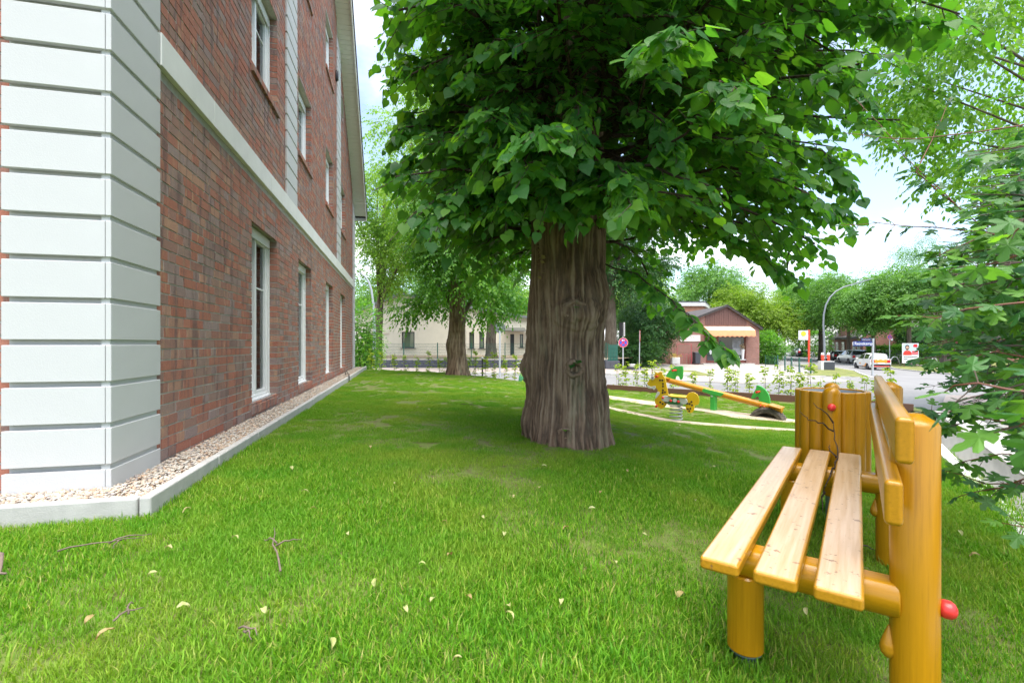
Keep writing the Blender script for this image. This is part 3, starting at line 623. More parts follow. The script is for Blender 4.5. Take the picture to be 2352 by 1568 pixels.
# windows: white frame, opening sash (two stand tilted), pane, curtain and a black box behind
def ring(a0, a1, z0, z1, w, n0, n1, M_=None, wb=None):
    mb = MB(); wb = wb or w
    mb.box((n0, a0, z0), (n1, a1, z0+wb), M_); mb.box((n0, a0, z1-w), (n1, a1, z1), M_)
    mb.box((n0, a0, z0+wb), (n1, a0+w, z1-w), M_); mb.box((n0, a1-w, z0+wb), (n1, a1, z1-w), M_); return mb
def window(o, tilted, fine=True):
    a0, a1, z0, z1 = o; w = bpy.data.objects.new('window', None); COL.objects.link(w); w.parent = BB
    n1 = -REV-.002; fr = ring(a0+.004, a1-.004, z0+.003, z1-.004, .065, n1-.07, n1)
    fr.box((n1, a0+.01, z1-.15), (n1+.02, a1-.01, z1-.03)); fr.box((n1, a0+.006, z0+.02), (n1+.018, a0+.03, z1-.15)); fr.box((n1, a1-.03, z0+.02), (n1+.018, a1-.006, z1-.15))
    if z0 < 1: fr.box((n1, a0+.006, z0+.003), (n1+.035, a1-.006, z0+.03))
    part('frame', fr, M['upvc'], w, bevel=.006)
    b0, b1, c0, c1 = a0+.055, a1-.055, z0+.055, z1-.10
    T = Matrix.Translation((n1-.05, 0, c0))@Matrix.Rotation(math.radians(-6.5 if tilted else 0), 4, 'Y')@Matrix.Translation((-(n1-.05), 0, -c0)) if tilted else None
    mid = (b0+b1)/2; sash = MB()
    for s0, s1, TT in ((b0, mid, T), (mid, b1, None)):
        sash2 = ring(s0, s1, c0, c1, .062, n1-.075, n1-.012, TT); sash.add(sash2.v, sash2.f)
        if fine: sash.box((n1-.055, s0+.062, (c0*.32+c1*.68)), (n1-.035, s1-.062, (c0*.32+c1*.68)+.022), TT)
    part('sash', sash, M['upvc'], w, bevel=.005)
    gl = MB()
    for s0, s1, TT in ((b0, mid, T), (mid, b1, None)): gl.box((n1-.05, s0+.05, c0+.05), (n1-.044, s1-.05, c1-.05), TT)
    part('pane', gl, M['window_glass'], w)
    cu = MB(); m = 28
    for i in range(m):
        y0 = a0+.03+(a1-a0-.06)*i/m; y1 = a0+.03+(a1-a0-.06)*(i+1)/m; cd_ = .52 if tilted else .24; d0, d1 = (-cd_-.02*(i % 2)), (-cd_-.02*((i+1) % 2))
        cu.add([(d0, y0, z0+.02), (d1, y1, z0+.02), (d1, y1, z1-.02), (d0, y0, z1-.02)], [(0, 1, 2, 3)])
    part('curtain', cu, M['curtain'], w)
    part('dark_room', MB().box((-1.2, a0-.3, z0-.05), (-.58, a1+.3, z1+.1)), M['black'], w)  # black box paints the darkness of the unlit interior
m, nt, bs = newmat('window_glass'); tp = nt.nodes.new('ShaderNodeBsdfTransparent'); gb = nt.nodes.new('ShaderNodeBsdfGlossy'); gb.inputs['Roughness'].default_value = .02
fr_ = nt.nodes.new('ShaderNodeFresnel'); fr_.inputs[0].default_value = 1.55; ms = nt.nodes.new('ShaderNodeMixShader'); tp.inputs[0].default_value = (.8, .86, .84, 1)
nt.links.new(fr_.outputs[0], ms.inputs[0]); nt.links.new(tp.outputs[0], ms.inputs[1]); nt.links.new(gb.outputs[0], ms.inputs[2]); nt.links.new(ms.outputs[0], nt.nodes['Material Output'].inputs[0]); M['window_glass'] = m
for i, o in enumerate(OPEN): window(o, i in (0, 4))
# round window near the far end, wall lamps
rw = bpy.data.objects.new('window', None); COL.objects.link(rw); rw.parent = BB; rw.location = (FW, 11.16, 7.79)
RY = Matrix.Rotation(PI/2, 4, 'Y')
part('frame', MB().lathe([(.40, 0), (.40, .012), (.31, .012), (.31, .004), (.0, .004)], 28, M=RY), M['brick_dark'] if 'brick_dark' in M else M['brick_single'], rw)
part('pane', MB().lathe([(.30, 0.005), (.30, .008), (0, .008)], 28, M=RY), M['glass'], rw)
for a, zz in ((9.85, 8.0), (4.95, 8.9)):
    q = part('wall_lamp', MB().lathe([(.0, 0), (.09, .0), (.10, .03), (.08, .07), (0, .08)], 18, M=Matrix.Translation((FW, a, zz))@Matrix.Diagonal((1, .7, 1.6, 1))@RY), M['black'], BB, smooth=True)
# roof with white boarded verge
OV = .36; th = math.atan(SLOPE); Ls = (WL/2+.35)/math.cos(th)
for sgn in (1, -1):
    T = Matrix.Translation((0, WL/2, EAVE+SLOPE*WL/2))@(Matrix.Identity(4) if sgn > 0 else Matrix.Diagonal((1, -1, 1, 1)))@Matrix.Rotation(-th, 4, 'X')
    part('roof', MB().box((-9, .0, .06), (OV+.05, Ls+.05, .20), T), M['roof_tile'] if 'roof_tile' in M else M['dark_trim'], BB)
    part('verge_board', MB().box((OV, .0, -.10), (OV+.025, Ls, .059), T), M['soffit'], BB)
    part('eaves_board', MB().box((-.25, Ls-.01, -.13), (OV+.026, Ls+.02, .058), T), M['soffit'], BB)
    if sgn > 0:
        n = int(Ls/.125); base = None
        for i in range(n):
            if base is None: base = part('soffit_board', MB().box((FW-.02, 0, 0), (OV-.002, .121, .018)), M['soffit'], BB, bevel=.003); q = base
            else: q = base.copy(); COL.objects.link(q); q.parent = BB
            q.matrix_local = T@Matrix.Translation((0, i*.125, -.012))
    else: part('soffit_board', MB().box((FW-.02, 0, -.012), (OV-.002, Ls, .006), T), M['soffit'], BB)
part('gutter', MB().tube([(OV+.02, WL/2+.0, EAVE+SLOPE*WL/2+.02)], .01, 6) if False else MB().box((-9, WL+.36, EAVE-.34), (OV+.02, WL+.46, EAVE-.24)), M['dark_trim'], BB)
# gravel bed and its concrete edging
gb_ = MB(); gb_.add([(*bl(n, a), GZ0-.045) for n, a in ((-4, -.335), (.31, -.335), (.31, 15.2), (-4, 15.2))], [(0, 1, 2, 3)])
M['gravel_base'] = mat('gravel_base', (0.30, 0.24, 0.17), .95, .3, 40, .6, 120)
structure('gravel_bed', gb_.mesh('gravel_bed'), M['gravel_base'])
def kp(lst, name='edging'): return [np.array(bl(*p)) for p in lst]
ke = kerb_run('garden_edging', kp([(-4.2, -.365), (.313, -.365)]), lambda x, y: np.array([GZ0]), w=.06, h=.15, up=.004, step=1.0)
kerb_run('garden_edging', kp([(.345, -.395), (.345, 15.2)]), lambda x, y: np.array([GZ0]), w=.06, h=.15, up=.002, step=1.0)
def pebble():
    bm = bmesh.new(); bmesh.ops.create_icosphere(bm, subdivisions=1, radius=1); s_ = rng.uniform(.6, 1.2, 3)*np.array((1.15, .9, .62))
    v = np.array([p.co for p in bm.verts])*s_*(1+.12*rng.normal(size=(len(bm.verts), 1))); f = [[q.index for q in g.verts] for g in bm.faces]; bm.free(); return v, f, np.zeros(len(v))
def pebble_pts(n0, n1, a0, a1, cnt): nn = rng.uniform(n0, n1, cnt); aa = rng.uniform(a0, a1, cnt); return nn, aa
pa = [pebble_pts(.0, .31, -.33, 2.5, 4200), pebble_pts(.0, .31, 2.5, 7, 5200), pebble_pts(.0, .31, 7, 15.1, 5200), pebble_pts(-2.3, .0, -.33, -.03, 6500)]
nn = np.concatenate([p[0] for p in pa]); aa = np.concatenate([p[1] for p in pa]); px, py = bl(nn, aa); n = len(nn)
def pebble_mat():
    m, nt, bs = newmat('pebble'); r = nt.nodes.new('ShaderNodeObjectInfo').outputs['Random']
    c = ramp(nt, r, [(0, (.50, .41, .28)), (.25, (.42, .29, .17)), (.45, (.58, .53, .43)), (.62, (.32, .25, .19)), (.72, (.48, .27, .11)), (.88, (.22, .17, .14)), (.94, (.54, .44, .32))]); r_ = c.node; r_.color_ramp.interpolation = 'CONSTANT'
    nt.links.new(mixc(nt, .3, c, noise(nt, 3, 4)), bs.inputs['Base Color']); bs.inputs['Roughness'].default_value = .6; return m
M['pebble'] = pebble_mat(); szp = rng.uniform(.008, .0165, n)
scatter('pebbles', [pebble() for _ in range(8)], np.stack([px, py, GZ0-.035+rng.uniform(-.008, .012, n)], 1), rng.uniform(-.5, .5, (n, 3))+np.stack([np.zeros(n), np.zeros(n), rng.random(n)*6.28], 1), szp, rng.integers(0, 8, n), M['pebble'], smooth=True)
# cable loops poking from the gravel
cb_ = MB(); c0 = Vector((*bl(.12, 10.6), GZ0-.03)); c1 = Vector((*bl(.42, 8.9), GZ0-.07))
for h, o_s in ((.16, 0.0), (.10, .05)):
    pts = [c0.lerp(c1, t)+Vector((0, 0, h*4*t*(1-t)*(1 if t < .6 else .95)))+Vector((o_s*math.sin(PI*t), 0, 0)) for t in np.linspace(0, 1, 14)]; cb_.tube(pts, .008, 6)
tag(link('cable', cb_.mesh('cable'), M['black'], smooth=True), 'two black cables looping out of the gravel beside the concrete edging', 'cable')
# ------------------------------------------------------------------ bench
bx, by = 0.846, 1.686; brz = math.atan2(-.5975, .802); BG = -1.17
bench = thing('park_bench', 'yellow ochre wooden bench with round posts and three pale topped seat slats', 'bench', (bx, by, BG), brz)
h = lambda rel: rel-BG                                     # heights relative to the camera -> above the bench's foot
def log(name, x, y, z0, z1, r, dome=True, parent=bench, m='ochre_post'):
    pr = [(r-.006, z0), (r, z0+.006), (r, z1-.022), (r-.006, z1-.010), (r-.02, z1-.002), (r*.35, z1+.012), (0.001, z1+.014)] if dome else [(r-.006, z0), (r, z0+.006), (r, z1-.006), (r-.006, z1)]
    return part(name, MB().lathe(pr, 40, (x, y, 0)), M[m], parent, smooth='auto')
for y in (0, 1.46):
    log('post', .465, y, 0.0-.05, h(-.222), .06)
    log('front_leg', 0, y, h(-1.10), h(-.825), .06, False)
    part('steel_foot', MB().tube([(0, y, -.1), (0, y, h(-1.10))], .036, 20).lathe([(.055, h(-1.104)), (.055, h(-1.1))], 24, (0, y, 0)), M['galv_green'] if 'galv_green' in M else M['galv'], bench, smooth='auto')
    pr = []                                                  # cross log, flattened on top
    for k in range(28):
        a = 2*PI*k/28; yy, zz = .06*math.cos(a), .062*math.sin(a); pr.append((yy, min(zz, .05)))
    bmz = h(-.79)+.012
    part('crossbar', MB().prism([(y+p, bmz+q) for p, q in pr], -.075, .43, 'yz'), M['ochre_beam'], bench, smooth='auto', bevel=.004)
    # bolt caps and the drop-shaped cover
    part('red_knob', MB().lathe([(.0, 0), (.022, .0), (.0265, .009), (.026, .024), (.019, .034), (.008, .039), (0, .040)], 20, M=Matrix.Translation((.522, y, bmz))@RY), M['red_plastic'], bench, smooth=True)
    dz = h(-.915)
    part('drop_cover', MB().lathe([(.001, -.05), (.012, -.047), (.021, -.036), (.024, -.022), (.021, -.004), (.014, .018), (.007, .038), (.001, .052)], 20, (.404, y-.012, dz)), M['ochre_back'], bench, smooth=True)
for x0, x1 in ((-.085, .032), (.07, .187), (.225, .342)):
    part('seat_slat', MB().box((x0, -.287, h(-.727)), (x1, 1.75, h(-.685))), M['ochre_slat'], bench, bevel=.012, seg=3)
for x0, x1, z0, z1 in ((.405, .445, -.312, -.19), (.383, .423, -.477, -.358)):
    part('back_slat', MB().box((x0, -.287, h(z0)), (x1, 1.75, h(z1))), M['ochre_back'], bench, bevel=.012, seg=3)

# ------------------------------------------------------------------ litter bin
bnx, bny = 2.2, 3.2; bnz = Lz(bnx, bny); hb = lambda rel: rel-bnz
aim = math.atan2(-bny, -bnx)
binn = thing('litter_bin', 'round ochre litter bin of upright half logs behind the bench', 'litter bin', (bnx, bny, bnz), aim)
RB = .218
for k in range(14):
    if k in (0, 7): continue
    a = 2*PI*k/14; c, s_ = math.cos(a), math.sin(a); pr = [(math.cos(t)*.036, math.sin(t)*.0465) for t in np.linspace(-PI/2, PI/2, 12)]
    T = Matrix.Rotation(a, 4, 'Z')@Matrix.Translation((RB-.035, 0, 0))
    part('stave', MB().prism(pr, hb(-.93), hb(-.315), 'xy', M=T), M['ochre_post'], binn, smooth='auto', bevel=.005)
for s_ in (1, -1):
    x = RB*s_
    part('post', MB().lathe([(.044, hb(-.98)), (.05, hb(-.97)), (.05, hb(-.325)), (.046, hb(-.305)), (.035, hb(-.29)), (.018, hb(-.281)), (.001, hb(-.279))], 32, (x, 0, 0)), M['ochre_post'], binn, smooth='auto')
    part('steel_foot', MB().tube([(x, 0, -.1), (x, 0, hb(-.97))], .034, 18), M['galv_green'] if 'galv_green' in M else M['galv'], binn, smooth='auto')
part('liner', MB().lathe([(RB-.045, hb(-.9)), (RB-.045, hb(-.325)), (RB-.055, hb(-.325)), (RB-.055, hb(-.88)), (0, hb(-.88))], 36), M['grey_paint'], binn, smooth='auto')
part('red_knob', MB().lathe([(0, 0), (.019, 0), (.0235, .008), (.018, .016), (.007, .020), (0, .0205)], 18, M=Matrix.Translation((RB+.047, 0.0, hb(-.405)))@RY), M['red_plastic'], binn, smooth=True)
# twigs: one leaning in the bin's front, others lying about
def twig_mesh(pts_list, r0):
    mb = MB()
    for pts in pts_list:
        q = []
        for A, B in zip(pts[:-1], pts[1:]):
            A, B = Vector(A), Vector(B)
            for t in (0, .33, .66): q.append(A.lerp(B, t)+Vector(rng.normal(0, r0*.8, 3)))
        q.append(Vector(pts[-1])); mb.tube(q, list(np.linspace(r0, r0*.35, len(q))), 5)
    return mb
dT = 2.86
main = [P(1915, 1075, 2.7), P(1925, 1052, 2.75), P(1916, 1010, 2.82), P(1914, 968, dT)]
tw = twig_mesh([main, [P(1914, 970, dT), P(1895, 945, dT), P(1868, 925, dT+.02)], [P(1914, 990, dT), P(1890, 972, dT), P(1858, 965, dT), P(1838, 945, dT+.03)], [P(1925, 1052, 2.75), P(1908, 1035, 2.77), P(1906, 1022, 2.78)], [P(1915, 1075, 2.7), P(1890, 1130, 2.55)], [P(1890, 1130, 2.55), P(1890, 1175, 2.45)]], .0055)
tag(link('twig', tw.mesh('twig'), M['bark_thin'], smooth=True), 'forked dry twig leaning against the litter bin behind the bench seat', 'twig')
M['dead_twig'] = mat('dead_twig', (.16, .115, .09), .9, .25, 30)
def ground_twig(u0, v0, u1, v1, d0, d1, forks, label, r=.0042):
    A, B = P(u0, v0, d0), P(u1, v1, d1); A.z = Lz(A.x, A.y)+.035; B.z = Lz(B.x, B.y)+.04; m_ = A.lerp(B, .5); m_ += Vector((rng.normal(0, .02), rng.normal(0, .02), .01)); pl = [[A, m_, B]]
    for t, dx_, dy_ in forks:
        S = A.lerp(B, t); pl.append([S, S+Vector((dx_*.5, dy_*.5, .012)), S+Vector((dx_, dy_, .0))])
    tag(link('twig', twig_mesh(pl, r).mesh('twig'), M['dead_twig'], smooth=True), label, 'twig', 'fallen twigs on the lawn')
def gd(v, rel): return rel*F/(v-HY)
ground_twig(130, 1300, 325, 1270, gd(1300, .98), gd(1270, .98), [(.6, .12, .10), (.75, .03, -.08)], 'long thin fallen twig on the lawn below the white corner stones')
ground_twig(645, 1355, 630, 1260, gd(1355, 1.03), gd(1260, 1.03), [(.55, .09, .06), (.6, -.08, .04)], 'forked fallen twig standing out of the grass in the middle foreground', .0048)
ground_twig(255, 1470, 330, 1440, gd(1470, 1.0), gd(1440, 1.0), [(.5, -.04, .07)], 'short bent twig near the bottom edge of the lawn at left')
ground_twig(545, 1500, 590, 1520, gd(1500, 1.04), gd(1520, 1.04), [(.4, .05, -.05)], 'reddish twig low in the grass at the bottom of the lawn')
ground_twig(1930, 1186, 2010, 1190, 2.75, 2.65, [(.3, .03, .05)], 'dark twig lying under the bench beside the bin foot', .007)
ground_twig(-60, 1305, 14, 1352, gd(1305, .97), gd(1352, .97), [], 'thick stick end at the left edge of the lawn', .012)
ground_twig(1430, 955, 1500, 958, 8.9, 8.8, [(.4, .1, .06)], 'dark twig lying at the edge of the sand by the trunk')
ground_twig(1060, 935, 1100, 945, 7.6, 7.3, [(.5, .06, .05)], 'thin twig on the lawn left of the big trunk')

# ------------------------------------------------------------------ spring giraffe and seesaw, drawn on their own upright planes
def z5(zx, zy): return ((2400+zx*.24660)*.6125, (1370+zy*.24660)*.6125)
GP = np.array((3.05, 8.70)); gpl = Plane(GP, (.88, -.475)); gz0 = Lz(3.05, 8.7)
gir = thing('spring_rider', 'yellow giraffe spring rider with dark spots on a grey coil spring', 'spring rider', (GP[0], GP[1], gz0), gpl.rot)
def gp(pts): return [((lambda r: (r[0], r[1]-gz0))(gpl.at(*z5(*p)))) for p in pts]
def circ(c, r, n=14, sy=1): return [(c[0]+r*math.cos(2*PI*k/n), c[1]+r*sy*math.sin(2*PI*k/n)) for k in range(n)]
M['yellow_panel'] = mat('yellow_panel', (0.80, 0.50, 0.01), .35, .04, 4); M['white_panel'] = mat('white_panel', (.70, .69, .64), .4, .04, 6)
M['spot'] = mat('spot', (.06, .035, .025), .45, .1, 8); M['green_panel'] = mat('green_panel', (.06, .42, .07), .38, .04, 4); M['spring_grey'] = mat('spring_grey', (.42, .43, .44), .4, .05, 8)
M['dark_green'] = mat('dark_green', (.02, .20, .045), .4, .05, 5)
TH = .019
head = [(228, 140), (232, 102), (245, 95), (262, 112), (280, 112), (300, 95), (325, 92), (338, 105), (342, 135), (375, 180), (392, 215), (405, 300), (425, 400), (432, 440), (420, 520), (400, 600), (370, 640), (320, 660), (280, 635), (250, 600), (228, 560), (226, 515), (240, 470), (290, 440), (300, 415), (272, 392), (266, 365), (250, 345), (228, 322), (200, 312), (165, 318), (130, 300), (112, 277), (108, 262), (130, 240), (165, 205), (185, 170), (215, 150)]
part('head_panel', MB().prism(gp(head), -TH, TH), M['yellow_panel'], gir, bevel=.005)
rear = [(712, 460), (722, 440), (745, 415), (790, 405), (830, 410), (870, 435), (895, 480), (903, 530), (900, 570), (885, 595), (860, 603), (835, 606), (830, 640), (825, 672), (800, 712), (765, 725), (730, 712), (705, 675), (695, 640), (693, 600), (693, 575), (715, 545)]
part('rear_panel', MB().prism(gp(rear), -TH, TH), M['yellow_panel'], gir, bevel=.005)
part('muzzle_panel', MB().prism(gp([(95, 278), (100, 318), (130, 345), (165, 352), (198, 350), (215, 370), (235, 346), (243, 318), (233, 306), (200, 315), (160, 325), (128, 303), (112, 281)]), -TH-.010, TH+.01), M['white_panel'], gir, bevel=.004)
part('nostril', MB().prism(gp([(96, 285), (104, 284), (112, 312), (108, 322), (98, 305)]), -TH-.016, -TH-.0105), M['spot'], gir)
part('eye', MB().prism(gp(circ((196, 185), 31, 18)), -TH-.012, TH+.012), M['white_panel'], gir, bevel=.003)
part('pupil', MB().prism(gp(circ((195, 186), 9, 12)), -TH-.018, -TH-.0125), M['spot'], gir)
part('chest_panel', MB().prism(gp([(262, 402), (290, 397), (305, 410), (302, 432), (245, 500), (236, 490), (240, 460)]), -TH-.010, TH+.01), M['white_panel'], gir, bevel=.004)
for c in [(307, 222), (343, 224), (352, 277), (353, 316), (352, 375), (347, 412), (383, 404), (313, 557), (347, 580), (785, 551), (758, 581), (793, 600), (730, 658), (768, 653), (751, 690)]:
    part('spot', MB().prism(gp(circ(c, 15.5, 14)), -TH-.004, TH+.004), M['spot'], gir)
for s_ in (-1, 1):
    y0, y1 = (-.125, -.10) if s_ < 0 else (.10, .125)
    bar = [(360, 455), (380, 448), (420, 450), (690, 487), (715, 495), (733, 515), (733, 550), (715, 572), (690, 577), (380, 536), (352, 520), (343, 492)]
    part('side_panel', MB().prism(gp(bar), y0, y1), M['white_panel'], gir, bevel=.005)
    part('badge_panel', MB().prism(gp([(443, 550), (470, 520), (490, 490), (515, 474), (555, 474), (595, 480), (615, 505), (630, 540), (634, 575), (540, 573), (470, 562)]), y0-.02 if s_ < 0 else y1+.001, y0-.001 if s_ < 0 else y1+.02), M['dark_green'], gir, bevel=.003)
    yb = y0-.027 if s_ < 0 else y1+.021
    part('badge', MB().prism(gp(circ((550, 515), 30, 20)), yb, yb+.006), M['white_panel'], gir)
    for c in ((490, 522), (605, 535)):
        q = gp([c])[0]; part('bolt_cap', MB().lathe([(0, 0), (.024, 0), (.026, .012), (.018, .02), (0, .023)], 16, M=Matrix.Translation((q[0], yb+.005 if s_ < 0 else yb, q[1]))@Matrix.Rotation(PI/2*(1 if s_ < 0 else -1), 4, 'X')), M['red_plastic'], gir, smooth=True)
    q = gp([(368, 480)])[0]; part('bolt_cap', MB().lathe([(0, 0), (.02, 0), (.022, .012), (.015, .02), (0, .022)], 16, M=Matrix.Translation((q[0], y0 if s_ < 0 else y1, q[1]))@Matrix.Rotation(PI/2*(1 if s_ < 0 else -1), 4, 'X')), M['red_plastic'], gir, smooth=True)
sq = gp([(450, 455), (710, 475)]); part('seat', MB().prism([(sq[0][0], sq[0][1]-.008), (sq[1][0], sq[1][1]-.012), (sq[1][0], sq[1][1]+.01), (sq[0][0]+.09, sq[0][1]+.004), (sq[0][0], sq[0][1]+.02)], -.15, .15), M['yellow_panel'], gir, bevel=.006)
for c in ((272, 163), (270, 608)):
    q = gp([c])[0]; part('handle', MB().tube([(q[0], -.16, q[1]), (q[0], .16, q[1])], .017, 16).tube([(q[0], -.166, q[1]), (q[0], -.15, q[1])], .022, 16).tube([(q[0], .15, q[1]), (q[0], .166, q[1])], .022, 16), M['red_plastic'], gir, smooth='auto')
pts = []; q = gp([(548, 600)])[0]; zt = q[1]; q0 = gp([(548, 840)])[0]
for k in range(181):
    t = k/180; a = 2*PI*5.0*t; pts.append((q[0]+.108*math.cos(a), .108*math.sin(a), -.02+(zt+.02)*t))
part('spring', MB().tube(pts, .0115, 8), M['spring_grey'], gir, smooth=True)
part('spring_plate', MB().box((q[0]-.12, -.11, zt+.004), (q[0]+.12, .11, zt+.03)), M['galv'], gir, bevel=.004)
part('crossbeam', MB().box((gp([(380, 530)])[0][0], -.06, zt+.031), (gp([(740, 560)])[0][0], .06, zt+.06)), M['dark_grey'], gir)

A_ = P(*z5(330, 185), 10.55); B_ = P(*z5(2165, 675), 8.75); spl = Plane((A_.x, A_.y), (B_.x-A_.x, B_.y-A_.y))
mid = spl.at(*z5(1118, 440)); o2 = spl.A+spl.D*mid[0]; sgz = Lz(*o2)
saw = thing('seesaw', 'seesaw with an orange beam and green horse-head boards tilted to the right', 'seesaw', (o2[0], o2[1], sgz), spl.rot)
def sp_(pts): return [((lambda r: (r[0]-mid[0], r[1]-sgz))(spl.at(*z5(*p)))) for p in pts]
M['orange_wood'] = wood_mat('orange_wood', (.62, .26, .02), axis=0)
bm0, bm1 = sp_([(395, 208)])[0], sp_([(2165, 672)])[0]; tdir = np.array(bm1)-np.array(bm0); tdir /= np.hypot(*tdir); bm0 = tuple(np.array(bm0)-tdir*.05)
part('beam', MB().tube([(bm0[0], 0, bm0[1]-.01), (bm1[0], 0, bm1[1]-.01)], .062, 24), M['orange_wood'], saw, smooth='auto', bevel=.006)
left = [(395, 198), (408, 140), (440, 90), (490, 45), (550, 16), (620, 10), (652, 12), (658, 60), (655, 130), (648, 190), (635, 215), (612, 212), (602, 175), (578, 152), (550, 160), (540, 185), (538, 215), (530, 245), (400, 215)]
right = [(1775, 303), (1800, 299), (1850, 320), (1910, 365), (1955, 430), (1978, 500), (1980, 600), (1970, 605), (1780, 548), (1812, 540), (1814, 500), (1800, 475), (1775, 470), (1752, 495), (1745, 500), (1690, 500), (1715, 440), (1745, 390), (1768, 345)]
for pl_, hd in ((left, (555, 72)), (right, (1822, 395))):
    part('head_board', MB().prism(sp_(pl_), -.02, .02), M['green_panel'], saw, bevel=.005)
    q = sp_([hd])[0]; part('handle', MB().tube([(q[0], -.17, q[1]), (q[0], .17, q[1])], .019, 14).tube([(q[0], -.175, q[1]), (q[0], -.15, q[1])], .024, 14), M['red_plastic'], saw, smooth='auto')
for sx in ((1975, 2165), (400, 470)):
    a, b = sp_([(sx[0], 600 if sx[0] > 1000 else 188)])[0], sp_([(sx[1], 655 if sx[0] > 1000 else 205)])[0]
    part('seat', MB().prism([a, b, (b[0], b[1]+.022), (a[0], a[1]+.022)], -.14, .14), M['orange_wood'], saw, bevel=.005)
for cx_ in ((412, 225), (460, 235), (1850, 604), (1905, 622)):
    q = sp_([cx_])[0]; part('bolt_cap', MB().lathe([(0, 0), (.016, 0), (.016, .008), (0, .012)], 12, M=Matrix.Translation((q[0], -.056, q[1]))@Matrix.Rotation(PI/2, 4, 'X')), M['red_plastic'], saw, smooth=True)
part('pivot_plate', MB().prism(sp_([(985, 345), (1290, 418), (1290, 430), (1245, 470), (1080, 432), (960, 395)]), -.068, .068), M['green_panel'], saw, bevel=.006)
q = sp_([(1085, 440), (1155, 440)]); part('pivot_post', MB().box((q[0][0], -.062, -.1), (q[1][0], .062, q[0][1]+.02)), M['green_panel'], saw, bevel=.008)
part('post_bolt', MB().lathe([(0, 0), (.02, 0), (.02, .008), (0, .01)], 12, M=Matrix.Translation(((q[0][0]+q[1][0])/2-.01, -.063, q[0][1]-.03))@Matrix.Rotation(PI/2, 4, 'X')), M['galv'], saw)
# half-buried tyre under the low end
tq = sp_([(1945, 790)])[0]; ty = thing('tyre', 'sandy black tyre half buried under the low seesaw end', 'tyre', tuple((o2+spl.D*tq[0]))+(Lz(*(o2+spl.D*tq[0])),), spl.rot)
M['dusty_rubber'] = mat('dusty_rubber', (.03, .03, .032), .85, .3, 9, .3, 60, col2=(.17, .14, .11))
RX = Matrix.Rotation(PI/2, 4, 'X'); T = Matrix.Translation((0, 0, -.13))@RX
part('tread', MB().lathe([(.25, -.085), (.31, -.092), (.34, -.075), (.347, -.05), (.349, .0), (.347, .05), (.34, .075), (.31, .092), (.25, .085), (.235, .07), (.255, .0), (.235, -.07), (.25, -.085)], 48, M=T), M['dusty_rubber'], ty, smooth='auto')
gr = MB()
for k in range(48):
    R_ = Matrix.Rotation(2*PI*k/48, 4, 'Y'); gr.box((-.008, -.07, .343), (.008, .07, .355), Matrix.Translation((0, 0, -.13))@R_)
part('tread_blocks', gr, M['dusty_rubber'], ty, kind='stuff')
# timber edging board behind the lawn
tb = thing('timber_edging', 'low brown timber edging board along the far side of the lawn', 'edging', (0.6, float(yfar(.6)), Lz(.6, float(yfar(.6)))))
M['edge_timber'] = wood_mat('edge_timber', (.13, .065, .04), gl=.8, axis=0)
xs = np.linspace(.55, 8.4, 8)
for a, b in zip(xs[:-1], xs[1:]):
    A = Vector((a, float(yfar(a))+.02, Lz(a, float(yfar(a))))); B = Vector((b, float(yfar(b))+.02, Lz(b, float(yfar(b))))); d = B-A
    T = Matrix.Translation(A-Vector(tb.location))@Matrix.Rotation(math.atan2(d.y, d.x), 4, 'Z')@Matrix.Rotation(-math.atan2(d.z, math.hypot(d.x, d.y)), 4, 'Y')
    ex = .05+.09*min(1, (a-.5)/2.5); part('edging_board', MB().box((.004, 0, -.2), (d.length-.004, .05, ex), T), M['edge_timber'], tb, bevel=.006)
# fallen leaves and bracts on the grass
M['dry_leaf'] = leaf_mat('dry_leaf', [(.42, .40, .13), (.55, .50, .24), (.50, .33, .13), (.36, .19, .07)], 'obj', .2, (1, 1, 1))
lv = []
for k in range(5):
    mb = MB(); n = 7; wv = rng.uniform(.22, .36); cur = rng.uniform(-.8, .9)
    for i in range(n):
        t = i/(n-1); hw = wv*math.sin(PI*min(1, .06+t*.97))**.7; ang = cur*t; x = math.sin(ang)/max(abs(cur), .2)*np.sign(cur) if abs(cur) > .05 else t
        zz = .35*math.sin(PI*t)*rng.uniform(.6, 1); mb.v += [(t-.5, -hw+cur*t*t*.4, zz+.12), (t-.5, cur*t*t*.4, zz), (t-.5, hw+cur*t*t*.4, zz+.14)]
        if i: b = i*3; mb.f += [(b-3, b-2, b+1, b), (b-2, b-1, b+2, b+1)]; mb.m += [0, 0]
    me = mb.mesh('fallen_leaf'); me.materials.append(M['dry_leaf']); lv.append(me)
spots = [(1160, 1240), (1300, 1225), (860, 1355), (995, 1395), (1075, 1392), (1168, 1412), (1170, 1432), (420, 1413), (210, 1442), (245, 1478), (430, 1185), (350, 1335), (385, 1275), (1020, 1210), (1035, 1290), (1410, 1305), (1050, 1535), (1290, 1400), (1560, 1380), (720, 1180), (905, 1120), (700, 1140), (960, 940), (985, 945), (1080, 960), (1240, 1130), (540, 1250), (800, 1240), (1360, 1180), (1480, 1240), (610, 1420), (760, 1500), (1110, 1200), (970, 1310), (1440, 1090), (1640, 1080), (1250, 1080), (850, 1035), (670, 1085), (1600, 1160), (1560, 980), (1990, 1320), (1900, 1345), (1960, 1350), (1850, 1420), (2240, 1290), (2205, 1235), (1180, 1150), (1380, 1140), (930, 1420)]
fallen = []
